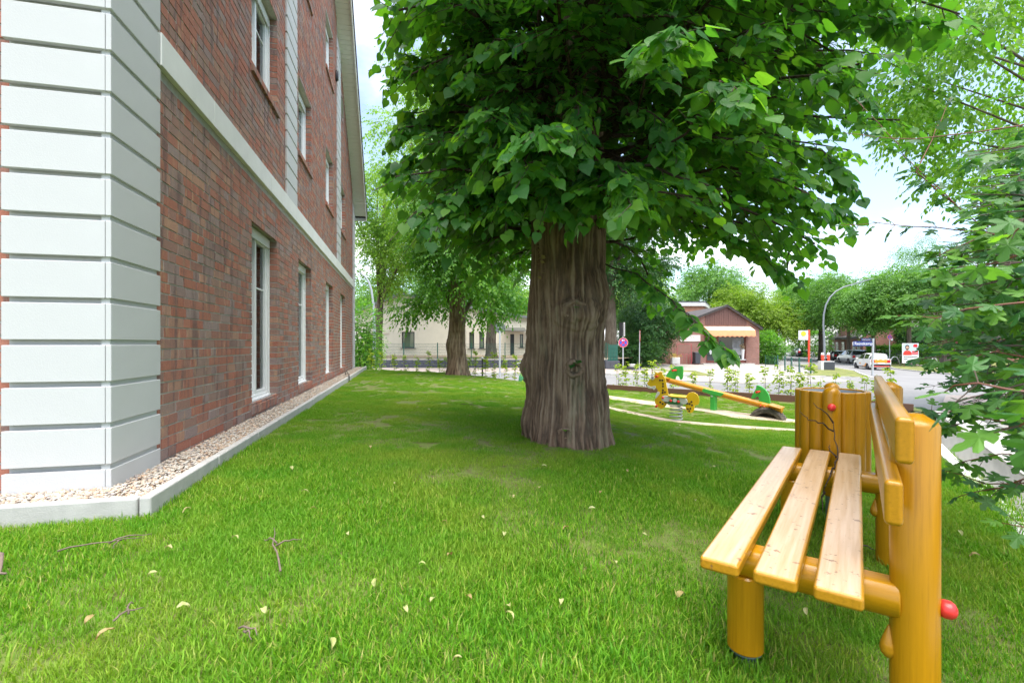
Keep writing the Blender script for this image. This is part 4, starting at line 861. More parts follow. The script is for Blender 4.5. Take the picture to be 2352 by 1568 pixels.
for i, (u, v) in enumerate(spots):
    d = gd(v, 1.02+.1*max(0, (u-1300)/700)); x, y = (u-UC)/F*d, d
    for _ in range(4): d = -Lz((u-UC)/F*d, d)*F/(v-HY)
    x, y = (u-UC)/F*d, d
    if not lawn_ok(np.array([x]), np.array([y]))[0]: continue
    o = bpy.data.objects.new('fallen_leaf', lv[i % 5]); COL.objects.link(o); s_ = random.uniform(.026, .05)*(1 if y < 4 else 1.4)
    o.location = (x, y, Lz(x, y)+.03); o.scale = (s_, s_, s_); o.rotation_euler = (random.uniform(-.4, .4), random.uniform(-.4, .4), random.uniform(0, 6.28))
    fallen.append(o)
marks = [('the foot of the bench', (1.0, 1.5)), ('the litter bin', (2.2, 3.2)), ('the big lime trunk', (.59, 5.1)), ('the concrete edging corner', bl(.4, -.4)), ('the forked lawn twig', (-.9, 2.0)), ('the long thin twig', (-1.9, 2.0)), ('the cable loops', bl(.4, 8.9))]
near_ = {}
for o in fallen:
    k = min(range(len(marks)), key=lambda i: math.hypot(o.location.x-marks[i][1][0], o.location.y-marks[i][1][1])); near_.setdefault(k, []).append(o)
ORD = ['', 'second ', 'third ', 'fourth ', 'fifth ', 'sixth ', 'seventh ', 'eighth ', 'ninth ', 'tenth ', 'eleventh ', 'twelfth ', 'thirteenth ', 'fourteenth ', 'fifteenth ', 'sixteenth ', 'seventeenth ', 'eighteenth ', 'nineteenth ', 'twentieth ', 'twenty-first ', 'twenty-second ', 'twenty-third ', 'twenty-fourth ']
for k, ls_ in near_.items():
    ls_.sort(key=lambda o: math.hypot(o.location.x-marks[k][1][0], o.location.y-marks[k][1][1]))
    for i, o in enumerate(ls_): tag(o, 'dry leaf on the grass, %snearest to %s' % (ORD[i], marks[k][0]), 'fallen leaf', 'dry leaves on the lawn')
# ------------------------------------------------------------------ leaves and trees
def tmpl(out, mid, fold, curl):                     # symmetric leaf: outline (x, halfwidth) base->tip, midrib xs
    vs = [(x, 0, -curl*x*x) for x in mid]; nm = len(mid)
    for s_ in (1, -1): vs += [(x, s_*w, fold*w-curl*x*x-(.25*w*w)) for x, w in out]
    return np.array(vs), nm
def lime_leaf():
    out = [(-.10, .20), (.07, .44), (.34, .50), (.62, .36), (.84, .14)]; v, nm = tmpl(out, [0, .30, .62, 1.02], .16, .16); T = []
    for s_ in (0, 1):
        o = nm+s_*5; q = [(0, o, o+1), (0, o+1, 1), (1, o+1, o+2), (1, o+2, 2), (2, o+2, o+3), (2, o+3, o+4), (2, o+4, 3)]
        T += [t if s_ == 0 else t[::-1] for t in q]
    return v, np.array([t[::-1] for t in T])
def oval_leaf():
    out = [(.10, .20), (.42, .33), (.78, .17)]; v, nm = tmpl(out, [0, .5, 1.0], .2, .12); T = []
    for s_ in (0, 1):
        o = nm+s_*3; q = [(0, o, 1), (o, o+1, 1), (1, o+1, o+2), (1, o+2, 2)]; T += [t if s_ == 0 else t[::-1] for t in q]
    return v, np.array([t[::-1] for t in T])
def maple_leaf():
    half = [(0.0, .06), (-.03, .22), (.06, .40), (.20, .46), (.18, .28), (.28, .20), (.40, .44), (.58, .60), (.66, .50), (.60, .34), (.56, .20), (.62, .16), (.80, .22), (.92, .14)]
    tip = (1.0, 0.0); ring_ = half+[tip]+[(x, -w) for x, w in half[::-1]]
    v = np.array([(.30, 0, 0)]+[(x, w, -.16*x*x-.12*abs(w)+.03*math.sin(9*x+5*w)) for x, w in ring_]); n = len(ring_)
    T = np.array([(0, 1+(i+1) % n, 1+i) for i in range(n)]); return v, T
def diamond_leaf():
    v = np.array([(0, 0, 0), (.5, .36, .08), (1, 0, -.12), (.5, -.36, .08)]); return v, np.array([(0, 2, 1), (0, 3, 2)])
TL, TO, TM, TD = lime_leaf(), oval_leaf(), maple_leaf(), diamond_leaf()
def frames(D, Nn):
    D = D/np.linalg.norm(D, axis=1, keepdims=True); Nn = Nn-D*(D*Nn).sum(1, keepdims=True); Nn /= np.linalg.norm(Nn, axis=1, keepdims=True)+1e-9
    return D, np.cross(Nn, D), Nn
def leaf_mesh(name, Pn, D, Nn, S, T, rnd):
    v, f = T; D, B, Nn = frames(D, Nn); n = len(Pn)
    cz_ = rng.uniform(.2, 2.4, n)[:, None, None]; wy_ = rng.uniform(.82, 1.1, n)[:, None, None]
    V = Pn[:, None]+S[:, None, None]*(v[None, :, 0:1]*D[:, None]+v[None, :, 1:2]*wy_*B[:, None]+v[None, :, 2:3]*cz_*Nn[:, None])
    Fc = (np.arange(n)[:, None, None]*len(v)+f[None]).reshape(-1, 3)
    return numesh(name, V.reshape(-1, 3), Fc, np.repeat(rnd, len(v)))
def leaf_objects(name, Pn, D, Nn, S, T, material, parent, rnd=None, variants=4):
    mes = []
    for k in range(variants):
        v = T[0].copy(); v[:, 2] += rng.normal(0, .02, len(v))+(k-1.5)*.06*np.abs(v[:, 1])-(k-1.5)*.05*v[:, 0]**2; v[:, 1] *= 1+.05*(k-1.5)
        me = numesh(name, v, T[1]); me.materials.append(material); mes.append(me)
    D, B, Nn = frames(D, Nn); inv_ = parent.matrix_world if False else None
    for i in range(len(Pn)):
        o = bpy.data.objects.new(name, mes[i % variants]); COL.objects.link(o); o.parent = parent
        Mx = Matrix(((D[i, 0], B[i, 0], Nn[i, 0]), (D[i, 1], B[i, 1], Nn[i, 1]), (D[i, 2], B[i, 2], Nn[i, 2]))).to_4x4()
        p = Pn[i]-np.array(parent.location); o.matrix_local = Matrix.Translation(p)@Mx@Matrix.Scale(float(S[i]), 4)
def twigs_to_leaves(base, d, ln, nl, size, hang=.45, flat=1.0):
    """leaves in two ranks along each twig; base,d (n,3), ln (n,)"""
    n = len(base); d = d/np.linalg.norm(d, axis=1, keepdims=True); up = np.array((0, 0, 1.)); side = np.cross(d, up); side /= np.linalg.norm(side, axis=1, keepdims=True)+1e-6
    Pn = []; D = []; Nn = []; S = []
    for i in range(nl):
        t = (i+.5+rng.uniform(-.3, .3, n))/nl; sg = (1 if i % 2 else -1)
        drop = -(.22*ln*t*t)[:, None]*up
        p = base+d*(ln*t)[:, None]+drop
        ld = d*rng.uniform(.35, .9, (n, 1))+side*sg*rng.uniform(.4, 1.0, (n, 1))-up*rng.uniform(hang*.3, hang*1.8, (n, 1))
        if i == nl-1: ld = d*1.0-up*rng.uniform(hang*.5, hang*1.5, (n, 1))
        ld /= np.linalg.norm(ld, axis=1, keepdims=True); nn_ = up*flat+d*.35+rng.normal(0, .33, (n, 3))
        Pn.append(p+ld*.25*size); D.append(ld); Nn.append(nn_); S.append(size*rng.uniform(.5, 1.22, n))
    return np.concatenate(Pn), np.concatenate(D), np.concatenate(Nn), np.concatenate(S)
def seg_tubes(name, A, B, r0, r1, material, parent, sides=4, mid=None):       # many thin straight twigs in one mesh
    A, B = np.asarray(A), np.asarray(B); d = B-A; d /= np.linalg.norm(d, axis=1, keepdims=True)+1e-9; a = np.cross(d, (0.3, .2, .9)); a /= np.linalg.norm(a, axis=1, keepdims=True)+1e-9; b = np.cross(d, a); n = len(A); V = []
    for C, r in ((A, r0), (B, r1)):
        for k in range(sides): V.append(C+(a*math.cos(2*PI*k/sides)+b*math.sin(2*PI*k/sides))*np.broadcast_to(r, n)[:, None])
    V = np.stack(V, 1); Q = np.array([(k, (k+1) % sides, sides+(k+1) % sides, sides+k) for k in range(sides)])
    me = numesh(name, V.reshape(-1, 3), (np.arange(n)[:, None, None]*2*sides+Q).reshape(-1, 4)); return link(name, me, material, parent, kind='stuff', smooth=True)
def tree_root(name, label, x, y, z, group=None): return thing(name, label, 'tree' if 'shrub' not in name else 'shrub', (x, y, z), 0, group)
def shift(o, root): o.location = -Vector(root.location); return o

def trunk_mesh(name, c, H, rad, seg=96, rows=140, ridges=26, amp=.02, lumps=(), lean=(0, 0), flare=.0, nlobe=5):
    th_ = np.linspace(0, 2*PI, seg, endpoint=False); zz = np.linspace(0, 1, rows)**1.0*H; TH_, ZZ = np.meshgrid(th_, zz)
    R = rad(ZZ); fl = flare*np.exp(-ZZ/.28)*(1+.5*np.cos(nlobe*TH_+.6)); R = R+fl
    wob = .35*vnoise(np.cos(TH_)*2.2, np.sin(TH_)*2.2, ZZ*1.6)+.3*vnoise(np.cos(TH_)*6, np.sin(TH_)*6, ZZ*5)
    k_ = ridges*.42; C_, S_ = np.cos(TH_+.10*wob), np.sin(TH_+.10*wob)
    r1 = 1-np.abs(vnoise(C_*k_, S_*k_, ZZ*2.3))*2.0; r2 = 1-np.abs(vnoise(C_*k_*1.9+7, S_*k_*1.9, ZZ*5.5))*2.0; r3 = vnoise(C_*k_*4, S_*k_*4, ZZ*26)
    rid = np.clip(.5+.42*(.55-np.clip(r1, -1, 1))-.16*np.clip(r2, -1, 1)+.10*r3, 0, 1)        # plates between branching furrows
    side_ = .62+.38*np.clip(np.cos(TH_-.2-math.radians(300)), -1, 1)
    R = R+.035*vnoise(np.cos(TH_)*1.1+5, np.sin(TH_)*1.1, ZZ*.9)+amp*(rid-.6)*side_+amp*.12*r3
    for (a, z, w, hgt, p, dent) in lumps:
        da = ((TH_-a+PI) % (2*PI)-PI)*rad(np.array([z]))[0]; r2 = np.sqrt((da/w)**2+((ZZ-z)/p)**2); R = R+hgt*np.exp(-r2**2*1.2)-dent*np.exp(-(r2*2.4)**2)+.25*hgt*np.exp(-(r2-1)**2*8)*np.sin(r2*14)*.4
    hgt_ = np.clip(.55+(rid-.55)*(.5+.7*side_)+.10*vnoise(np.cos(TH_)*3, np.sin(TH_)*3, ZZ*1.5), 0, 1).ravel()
    V = np.stack([c[0]+lean[0]*ZZ+R*np.cos(TH_), c[1]+lean[1]*ZZ+R*np.sin(TH_), ZZ-.06], -1).reshape(-1, 3)
    Q = [(i*seg+j, i*seg+(j+1) % seg, (i+1)*seg+(j+1) % seg, (i+1)*seg+j) for i in range(rows-1) for j in range(seg)]
    return numesh(name, V, Q, hgt_)

# ---- the big lime in the middle of the lawn
TX, TY = .59, 5.1; TZ = -1.06
lime = tree_root('lime_tree', 'big lime tree with a thick furrowed trunk standing in the middle of the lawn', TX, TY, TZ)
tocam = math.atan2(-TY, -TX)
lum = [(tocam+.18, .87-.06, .10, .075, .095, .10), (tocam+.30, 1.42, .25, .10, .15, .0), (tocam-.15+.45, 1.34, .09, .03, .06, .05), (tocam-1.45, .86, .11, .07, .14, .0), (tocam+.12, 1.75, .17, .03, .2, .05), (tocam+1.05, 1.62, .2, .07, .25, 0), (tocam-1.3, .30, .2, .06, .2, 0), (tocam+.0, .17, .12, .05, .12, .03), (tocam+1.2, .55, .15, .04, .2, 0)]
rad_l = lambda z: .412+.03*np.exp(-z/.5)-.002*np.minimum(z, 2.6)-.062*np.maximum(z-2.8, 0)
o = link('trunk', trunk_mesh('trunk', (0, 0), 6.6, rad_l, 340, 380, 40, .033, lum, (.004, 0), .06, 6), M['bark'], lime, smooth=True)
def crown_R(az, hh):                                 # how far the crown reaches, by direction and height
    e = np.cos(az-math.atan2(-.1, 1))                 # +1 towards +x
    R = 2.35+.75*e+.28*np.sin(3*az+1)
    return R*np.clip(.72+.22*(hh-.6), .72, 1.15)
boughs = []; nb = 0; twA = []; twB = []; tb_, td_, tl_ = [], [], []
for i in range(365):
    h0 = rng.uniform(1.15, 4.6) if i < 320 else rng.uniform(4.2, 7.6); az = rng.random()*2*PI
    R = crown_R(az, h0)*rng.uniform(.72, 1.06)*(1 if h0 < 5 else max(.5, 1.35-.13*h0)); dirv = np.array((math.cos(az), math.sin(az), 0))
    rise = rng.uniform(.10, .40)*R*(1 if h0 > 1.6 else .55); droop = rng.uniform(.20, .55)*(1 if h0 < 3.5 else .6)
    r0 = .32 if h0 < 4 else .15; npt = 9; pts = []
    bend = rng.normal(0, .28)
    for k in range(npt):
        t = k/(npt-1); s_ = r0+(R-r0)*t; a2 = az+bend*t*t
        pts.append(np.array((TX+.005*h0+math.cos(a2)*s_, TY+math.sin(a2)*s_, h0+rise*math.sin(min(t*1.35, 1)*PI/2)*t**.6-droop*R*t**2.6*.62))+rng.normal(0, .015, 3))
    boughs.append((pts, .026 if h0 < 4 else .035))
    nt_ = int(7+R*4.6)
    for j in range(nt_):
        t = .16+.84*((j+rng.random())/nt_)**.8; q = t*(npt-1); k = min(int(q), npt-2); p = pts[k]+(pts[k+1]-pts[k])*(q-k); dv = pts[min(k+1, npt-1)]-pts[k]; dv /= np.linalg.norm(dv)
        sd = np.cross(dv, (0, 0, 1)); sd /= np.linalg.norm(sd); d = dv*rng.uniform(.3, 1)+sd*(1 if j % 2 else -1)*rng.uniform(.5, 1)+np.array((0, 0, rng.uniform(-.45, .25)))
        if j == nt_-1: d = dv+np.array((0, 0, -.2))
        d /= np.linalg.norm(d); l = rng.uniform(.22, .55)*(1.1-.3*t); tb_.append(p); td_.append(d); tl_.append(l)
def P3(u, v, d): return np.array(P(u, v, d))
extra = [[P3(1392, 608, 4.9), P3(1460, 628, 4.3), P3(1540, 690, 3.6), P3(1600, 745, 3.2), P3(1668, 800, 2.95)],
         [P3(1400, 560, 5), P3(1560, 500, 4.6), P3(1700, 545, 4.3), P3(1815, 630, 4.1)], [P3(1500, 480, 4.8), P3(1690, 400, 4.4), P3(1830, 440, 4.2), P3(1935, 495, 4.1)],
         [P3(1500, 420, 4.8), P3(1740, 290, 4.5), P3(1890, 345, 4.2), P3(1945, 410, 4.1)], [P3(1500, 200, 5), P3(1800, 20, 4.3), P3(2000, 40, 3.9), P3(2150, 60, 3.8)], [P3(1500, 250, 4.9), P3(1780, 130, 4.2), P3(1900, 150, 4), P3(1990, 230, 3.9)],
         [P3(1450, 300, 4.6), P3(1480, 190, 3.3), P3(1520, 110, 2.5), P3(1545, 70, 2.2)], [P3(1400, 420, 4.6), P3(1580, 300, 3.2), P3(1660, 190, 2.7), P3(1700, 215, 2.5)],
         [P3(1250, 200, 5), P3(1050, 160, 4.8), P3(940, 130, 4.7), P3(915, 165, 4.6)], [P3(1250, 300, 5), P3(1060, 240, 4.8), P3(950, 260, 4.7), P3(912, 300, 4.6)], [P3(1250, 400, 5), P3(1090, 330, 4.8), P3(960, 370, 4.7), P3(920, 375, 4.6)],
         [P3(1250, 100, 5), P3(1070, 30, 4.7), P3(960, 40, 4.6), P3(925, 60, 4.5)], [P3(1250, 470, 4.8), P3(1130, 400, 4.2), P3(1040, 460, 3.9), P3(985, 500, 3.8)], [P3(1330, 430, 4.7), P3(1400, 370, 3.6), P3(1440, 400, 3.1), P3(1450, 470, 2.9)], [P3(1290, 430, 4.6), P3(1260, 340, 3.5), P3(1250, 300, 3.0), P3(1230, 310, 2.8)],
         [P3(1300, 330, 4.6), P3(1230, 330, 4.1), P3(1180, 400, 3.8), P3(1160, 470, 3.7)], [P3(1300, 300, 4.6), P3(1290, 330, 4.0), P3(1270, 390, 3.7), P3(1265, 450, 3.6)], [P3(1310, 300, 4.6), P3(1340, 340, 4.0), P3(1360, 400, 3.7), P3(1370, 465, 3.6)], [P3(1330, 330, 4.6), P3(1430, 360, 4.1), P3(1480, 430, 3.8), P3(1500, 500, 3.7)],
         [P3(1300, 200, 4.6), P3(1320, 200, 3.9), P3(1330, 260, 3.4), P3(1325, 330, 3.2)], [P3(1300, 200, 4.6), P3(1200, 210, 3.9), P3(1150, 280, 3.5), P3(1130, 350, 3.4)], [P3(1320, 200, 4.6), P3(1440, 220, 3.9), P3(1520, 280, 3.5), P3(1560, 350, 3.4)], [P3(1330, 380, 4.7), P3(1300, 400, 4.2), P3(1330, 450, 4.0), P3(1320, 490, 3.9)]]
for ei, e in enumerate(extra):
    pts = []
    for A, B in zip(e[:-1], e[1:]):
        for t in np.linspace(0, 1, 4)[:-1]: pts.append(A+(B-A)*t+rng.normal(0, .012, 3))
    pts.append(e[-1]); boughs.insert(ei, (pts, .008 if ei == 0 else .012)); m_ = len(pts)
    nt_ = 16 if ei else 16
    for j in range(nt_):
        q = ((.35 if ei else .12)+(.65 if ei else .88)*(j+rng.random())/nt_)*(m_-1); k = min(int(q), m_-2); p = pts[k]+(pts[k+1]-pts[k])*(q-k); dv = pts[k+1]-pts[k]; dv = dv/np.linalg.norm(dv); sd = np.cross(dv, (0, 0, 1)); sd /= np.linalg.norm(sd)+1e-6
        d = dv*.7+sd*(1 if j % 2 else -1)*rng.uniform(.3, .8)+np.array((0, 0, rng.uniform(-.35, .15))); d /= np.linalg.norm(d); tb_.append(p); td_.append(d); tl_.append(rng.uniform(.12, .3) if ei else rng.uniform(.05, .12))
tb_, td_, tl_ = np.array(tb_), np.array(td_), np.array(tl_)
kt = tb_[:, 0]/tb_[:, 1]*F+UC > 905; tb_, td_, tl_ = tb_[kt], td_[kt], tl_[kt]
boughs = [([p for p in pts if p[0]/p[1]*F+UC > 900], r0) for pts, r0 in boughs]; boughs = [b for b in boughs if len(b[0]) > 2]   # clear of the house wall
Pn, D, Nn, S = twigs_to_leaves(tb_, td_, tl_, 8, .098)
for pts, r0 in boughs[:60]:
    part('branch', MB().tube([p-np.array(lime.location) for p in pts], list(np.linspace(r0, r0*.22, len(pts))), 6), M['bark_thin'], lime, smooth=True)
A_ = np.concatenate([np.array(p[:-1]) for p, r in boughs[60:]]); B_ = np.concatenate([np.array(p[1:]) for p, r in boughs[60:]]); r_ = np.concatenate([np.linspace(r, r*.25, len(p))[:-1] for p, r in boughs[60:]])
shift(seg_tubes('branches', A_, B_, r_, r_*.88, M['bark_thin'], lime, 5), lime)
shift(seg_tubes('twigs', tb_, tb_+td_*tl_[:, None]*.9-np.array((0, 0, .16))*tl_[:, None], .0045, .002, M['twig'], lime), lime)
# knots where limbs were cut: a swollen ring round a dark hollow
for a_, z_, r_, sq_k in ((.20, .81, .085, 1.0), (.24, 1.40, .15, .62), (-.02, .17, .07, .8), (.62, 1.36, .085, .8)):
    mb = MB(); nn_ = 30; prf = [(1.25, -.06), (1.12, -.01), (.98, .028), (.80, .040), (.62, .030), (.48, .008), (.34, -.004), (.2, .006), (.0, .01)]
    RR = float(rad_l(np.array([z_]))[0])+.012
    for i, (pr, ph) in enumerate(prf):
        for k in range(nn_):
            t = 2*PI*k/nn_; w_ = 1+.10*math.sin(3*t+a_*9)+.06*math.sin(7*t+2)+rng.normal(0, .025); lx_, lz_ = r_*pr*math.cos(t)*w_, r_*pr*math.sin(t)*w_*sq_k
            an = tocam+a_+lx_/RR; dd = RR+(ph*r_/.085+rng.normal(0, .003))*(.9 if r_ < .1 else .55); mb.v.append((dd*math.cos(an)+.004*z_, dd*math.sin(an), z_+lz_))
    for i in range(len(prf)-1):
        for k in range(nn_): mb.f.append((i*nn_+k, (i+1)*nn_+k, (i+1)*nn_+(k+1) % nn_, i*nn_+(k+1) % nn_)); mb.m.append(0)
    me = mb.mesh('knot'); hh = np.repeat([.5, .62, .72, .66, .45, .2, .15, .4, .45], nn_)+rng.normal(0, .08, len(mb.v)); at_ = me.attributes.new('rnd', 'FLOAT', 'POINT'); at_.data.foreach_set('value', hh.astype(np.float32)); link('knot', me, M['bark'], lime, smooth=True)
# epicormic shoots on the burrs
sh = np.array([(TX+.44*math.cos(tocam+a), TY+.44*math.sin(tocam+a), TZ+z_) for a, z_ in ((.22, 1.48), (.27, 1.44), (.21, .90), (.14, .86), (.24, .88), (-.02, .22), (-1.3, .82))])
n1 = len(sh); sdv = np.stack([np.cos(tocam+rng.normal(0, .5, n1)), np.sin(tocam+rng.normal(0, .5, n1)), rng.uniform(-.7, .2, n1)], 1)
Pn = np.concatenate([Pn, sh]); D = np.concatenate([D, sdv]); Nn = np.concatenate([Nn, np.tile((0, -.6, .8), (n1, 1))]); S = np.concatenate([S, rng.uniform(.05, .075, n1)])
U_ = Pn[:, 0]/Pn[:, 1]*F+UC; V_ = HY-Pn[:, 2]/Pn[:, 1]*F
keep = (np.hypot(Pn[:, 0], Pn[:, 1]) > 1.75); keep &= ~((U_ < 955) & (V_ > 520)); keep &= U_ > 868+14*np.sin(V_/31.); Pn, D, Nn, S, U_, V_ = [a[keep] for a in (Pn, D, Nn, S, U_, V_)]
dist = np.linalg.norm(Pn, axis=1); vis = (U_ > 0) & (U_ < 2352) & (V_ > 0) & (V_ < 1568); o_ = np.argsort(np.where(vis, dist/S, 1e9))[:300]; single = np.zeros(len(Pn), bool); single[o_] = True
leaf_objects('leaf', Pn[single], D[single], Nn[single], S[single], TL, M['lime_single'], lime)
r = np.clip(rng.random((~single).sum())*.8+.25*vnoise(Pn[~single][:, 0]*1.5, Pn[~single][:, 1]*1.5, Pn[~single][:, 2]*1.5), 0, 1)
shift(link('foliage', leaf_mesh('foliage', Pn[~single], D[~single], Nn[~single], S[~single], TL, r), M['lime'], lime, kind='stuff', smooth=True), lime)
print('lime leaves', len(Pn))
# withered shoot hanging down the trunk
dl = MB(); c = np.array((TX+.455*math.cos(tocam-.62), TY+.455*math.sin(tocam-.62)))
for k in range(26):
    z_ = 1.42-.030*k*1.0; q = np.array((c[0]+rng.normal(0, .018), c[1]+rng.normal(0, .012)-.02, z_)); s_ = rng.uniform(.03, .055); a = rng.random()*6.28
    e1 = np.array((math.cos(a), math.sin(a), rng.uniform(-.8, -.1)))*s_; e2 = np.array((-math.sin(a), math.cos(a), rng.uniform(-.6, .3)))*s_*.6
    dl.add([q, q+e1*.5+e2, q+e1, q+e1*.5-e2*.7], [(0, 1, 2), (0, 2, 3)])
dl.v = [tuple(np.array(v)-np.array(lime.location)) for v in dl.v]
M['withered'] = mat('withered', (.30, .23, .10), .8, .3, 20); part('withered_shoot', dl, M['withered'], lime, kind='stuff')

# ---- a tree from a few numbers: trunk, limbs, crown of leaf sprays
def tree(name, label, x, y, z, H, tr, cb, crad, matk, nsp, lsize, nl=7, T=None, group=None, squash=1.0, off=(0, 0), barkk='bark_far', droop=.25, hang=.5, clumps=30, trunk_h=None, csz=1.0, limbs=7, lean=(0, 0), spray=.55, seed=None, more=()):
    """H total height, tr trunk radius, cb crown base height, crad crown radius; sprays are gathered in clumps"""
    g = np.random.default_rng(seed or int(abs(x*131+y*17))+5); T = TD if T is None else T; root = tree_root(name, label, x, y, z, group); th_ = trunk_h or (cb+(H-cb)*.72)
    rf = lambda q: tr*(1.12-.75*np.minimum(q/th_, 1))+0*q
    near = y < 25
    link('trunk', trunk_mesh('trunk', (0, 0), th_, rf, 120 if near else 20, 160 if near else 24, 26 if near else 9, tr*.055, [(3.9, 1.1, .25, .10, .25, 0), (5.0, 1.9, .22, .12, .3, .0), (5.4, .9, .12, .08, .12, .04), (4.4, 2.2, .15, .06, .2, 0)] if near else (), lean, tr*.35, 5), M[barkk if not near else 'bark'], root, smooth=True)
    cz = (cb+H)/2; hz = (H-cb)/2; cc = []
    for i in range(clumps):
        ph = g.random()*2*PI; w = g.uniform(-1, 1); rr = math.sqrt(max(0, 1-w*w)); k = g.uniform(.55, .95)*(1+.18*math.sin(2*ph+x)); cc.append((off[0]+lean[0]*cz+crad*k*rr*math.cos(ph), off[1]+lean[1]*cz+crad*k*rr*math.sin(ph)*squash, cz+hz*k*w*(1 if w > 0 else .92), g.uniform(.22, .42)*crad*csz))
    cc = np.array(cc+list(more))
    for i in range(limbs):
        c = cc[i % len(cc)]; z0 = cb*.85+(min(c[2], th_)-cb*.85)*.35*g.random()+.0; z0 = min(max(z0, cb*.7), th_*.9); m = np.array((c[0]*.45, c[1]*.45, z0+(c[2]-z0)*.55))
        part('limb', MB().tube([(lean[0]*z0, lean[1]*z0, z0), m, c[:3]], [tr*.42, tr*.26, tr*.08], 6), M[barkk], root, smooth=True)
    ci = g.integers(0, len(cc), nsp); c = cc[ci]; v = g.normal(size=(nsp, 3)); v /= np.linalg.norm(v, axis=1, keepdims=True); rr = g.random((nsp, 1))**.45
    base = c[:, :3]+v*rr*c[:, 3:4]*np.array((1, 1, .75)); d = v*.8+np.stack([base[:, 0]-off[0], base[:, 1]-off[1], np.zeros(nsp)], 1)/crad*.6+np.array((0, 0, -droop)); ln = g.uniform(.5, 1.2, nsp)*spray
    global rng; sv_ = rng; rng = g; Pn, D, Nn, S = twigs_to_leaves(base, d, ln, nl, lsize, hang); rng = sv_
    ok = Pn[:, 2] > .15; Pn, D, Nn, S = Pn[ok], D[ok], Nn[ok], S[ok]
    rn = np.clip(g.random(len(Pn))*.7+.15+.28*vnoise(Pn[:, 0]*.9, Pn[:, 1]*.9, Pn[:, 2]*.9), 0, 1)
    link('crown', leaf_mesh('crown', Pn, D, Nn, S, T, rn), M[matk], root, kind='stuff', smooth=(T is not TD)); return root
def px(u, d): return (u-UC)/F*d
tree('lime_tree', 'second lime tree further back at the edge of the lawn by the hedge saplings', px(1050, 16.3), 16.3, Lz(px(1050, 16.3), 16.3)-.02, 9.5, .31, 1.9, 2.15, 'lime_far', 5200, .11, 8, TO, clumps=90, limbs=14, droop=.5, spray=.5, off=(.15, 0), csz=.8, more=[(-1.68, -.3, 2.3, .45), (-1.1, -.6, 2.5, .35), (-.7, -1.2, 3.0, .5), (.6, -1.3, 3.0, .7), (1.4, -1, 2.9, .7), (1.9, -.5, 2.6, .5), (1.2, -.8, 2.2, .5), (0, -1.5, 3.8, .9), (-.9, -1, 4.2, .6), (1.4, -1.2, 4.1, .9), (-.4, -1.3, 4.8, .9), (1.0, -1.3, 5.2, .9)]*2)
tree('lime_tree', 'tall pale lime tree whose crown shows left of the big crown', px(1052, 29.5), 29.5, -1.05, 21, .36, 5, 4.3, 'lime_pale', 4200, .16, 8, TO, off=(-1.1, 0), clumps=70, limbs=12, droop=.4, spray=.8)
tree('robinia_tree', 'tall yellow green tree leaning beside the far corner of the brick building', px(848, 34), 36, -1.05, 16.5, .3, 4.0, 4.6, 'lime_pale', 6000, .17, 7, clumps=46, limbs=12, lean=(.05, 0), spray=.8)
tree('broadleaf_tree', 'mid green tree standing behind the cream house left of the second lime', px(900, 52), 55, -1.1, 11, .3, 2, 5.5, 'tree_mid', 3600, .26, 7, clumps=40, spray=1.0)
tree('broadleaf_tree', 'dark green tree behind the right half of the cream house', px(1010, 50), 56, -1.1, 10, .3, 2, 5, 'tree_dark', 3000, .26, 7, clumps=36, spray=1.0)
tree('broadleaf_tree', 'yellowish tree seen between the two lime trunks behind the cream house', px(1180, 56), 60, -1.1, 9.5, .3, 2.5, 4.5, 'lime_pale', 2600, .26, 7, clumps=36, spray=1.0)
tree('mossy_tree', 'mossy trunked tree standing in front of the cream house behind the mesh fence', px(1128, 33.5), 33.5, -1.04, 12, .36, 4.6, 3.6, 'lime_far', 2600, .2, 7, clumps=34, spray=.8, squash=.8)
tree('plane_tree', 'thick trunked tree behind the dark block wall right of the big trunk', px(1406, 35), 35.5, -1.2, 12, .46, 4.8, 4.2, 'tree_dark', 3600, .2, 7, clumps=40, spray=.8, squash=.7)
tree('yew_tree', 'dense dark green tree growing against the left side of the small brick shop', px(1490, 40), 40.5, -1.8, 6.2, .25, .4, 3.1, 'tree_dark', 5200, .17, 7, clumps=46, spray=.7)
tree('broadleaf_tree', 'yellow topped tree behind the dark yew left of the flat roofed block', px(1478, 47), 50, -1.8, 10.8, .3, 3, 3.2, 'lime_pale', 3600, .24, 7, clumps=40, spray=.9)
tree('maple_tree', 'bright yellow green tree right behind the shop roof', px(1728, 63), 66, -1.9, 9.8, .28, 1.6, 4.8, 'tree_yellow', 5200, .24, 7, clumps=52, spray=1.0)
tree('maple_tree', 'bright yellow green tree between the shop and the bus stop sign', px(1785, 62), 64, -1.9, 8.6, .26, 1.6, 4.2, 'tree_yellow', 4200, .24, 7, clumps=46, spray=1.0)
tree('broadleaf_tree', 'tall mid green tree rising behind the shop roof ridge', px(1655, 70), 74, -1.8, 15.5, .4, 4, 5.5, 'tree_mid', 4200, .30, 7, clumps=44, spray=1.1)
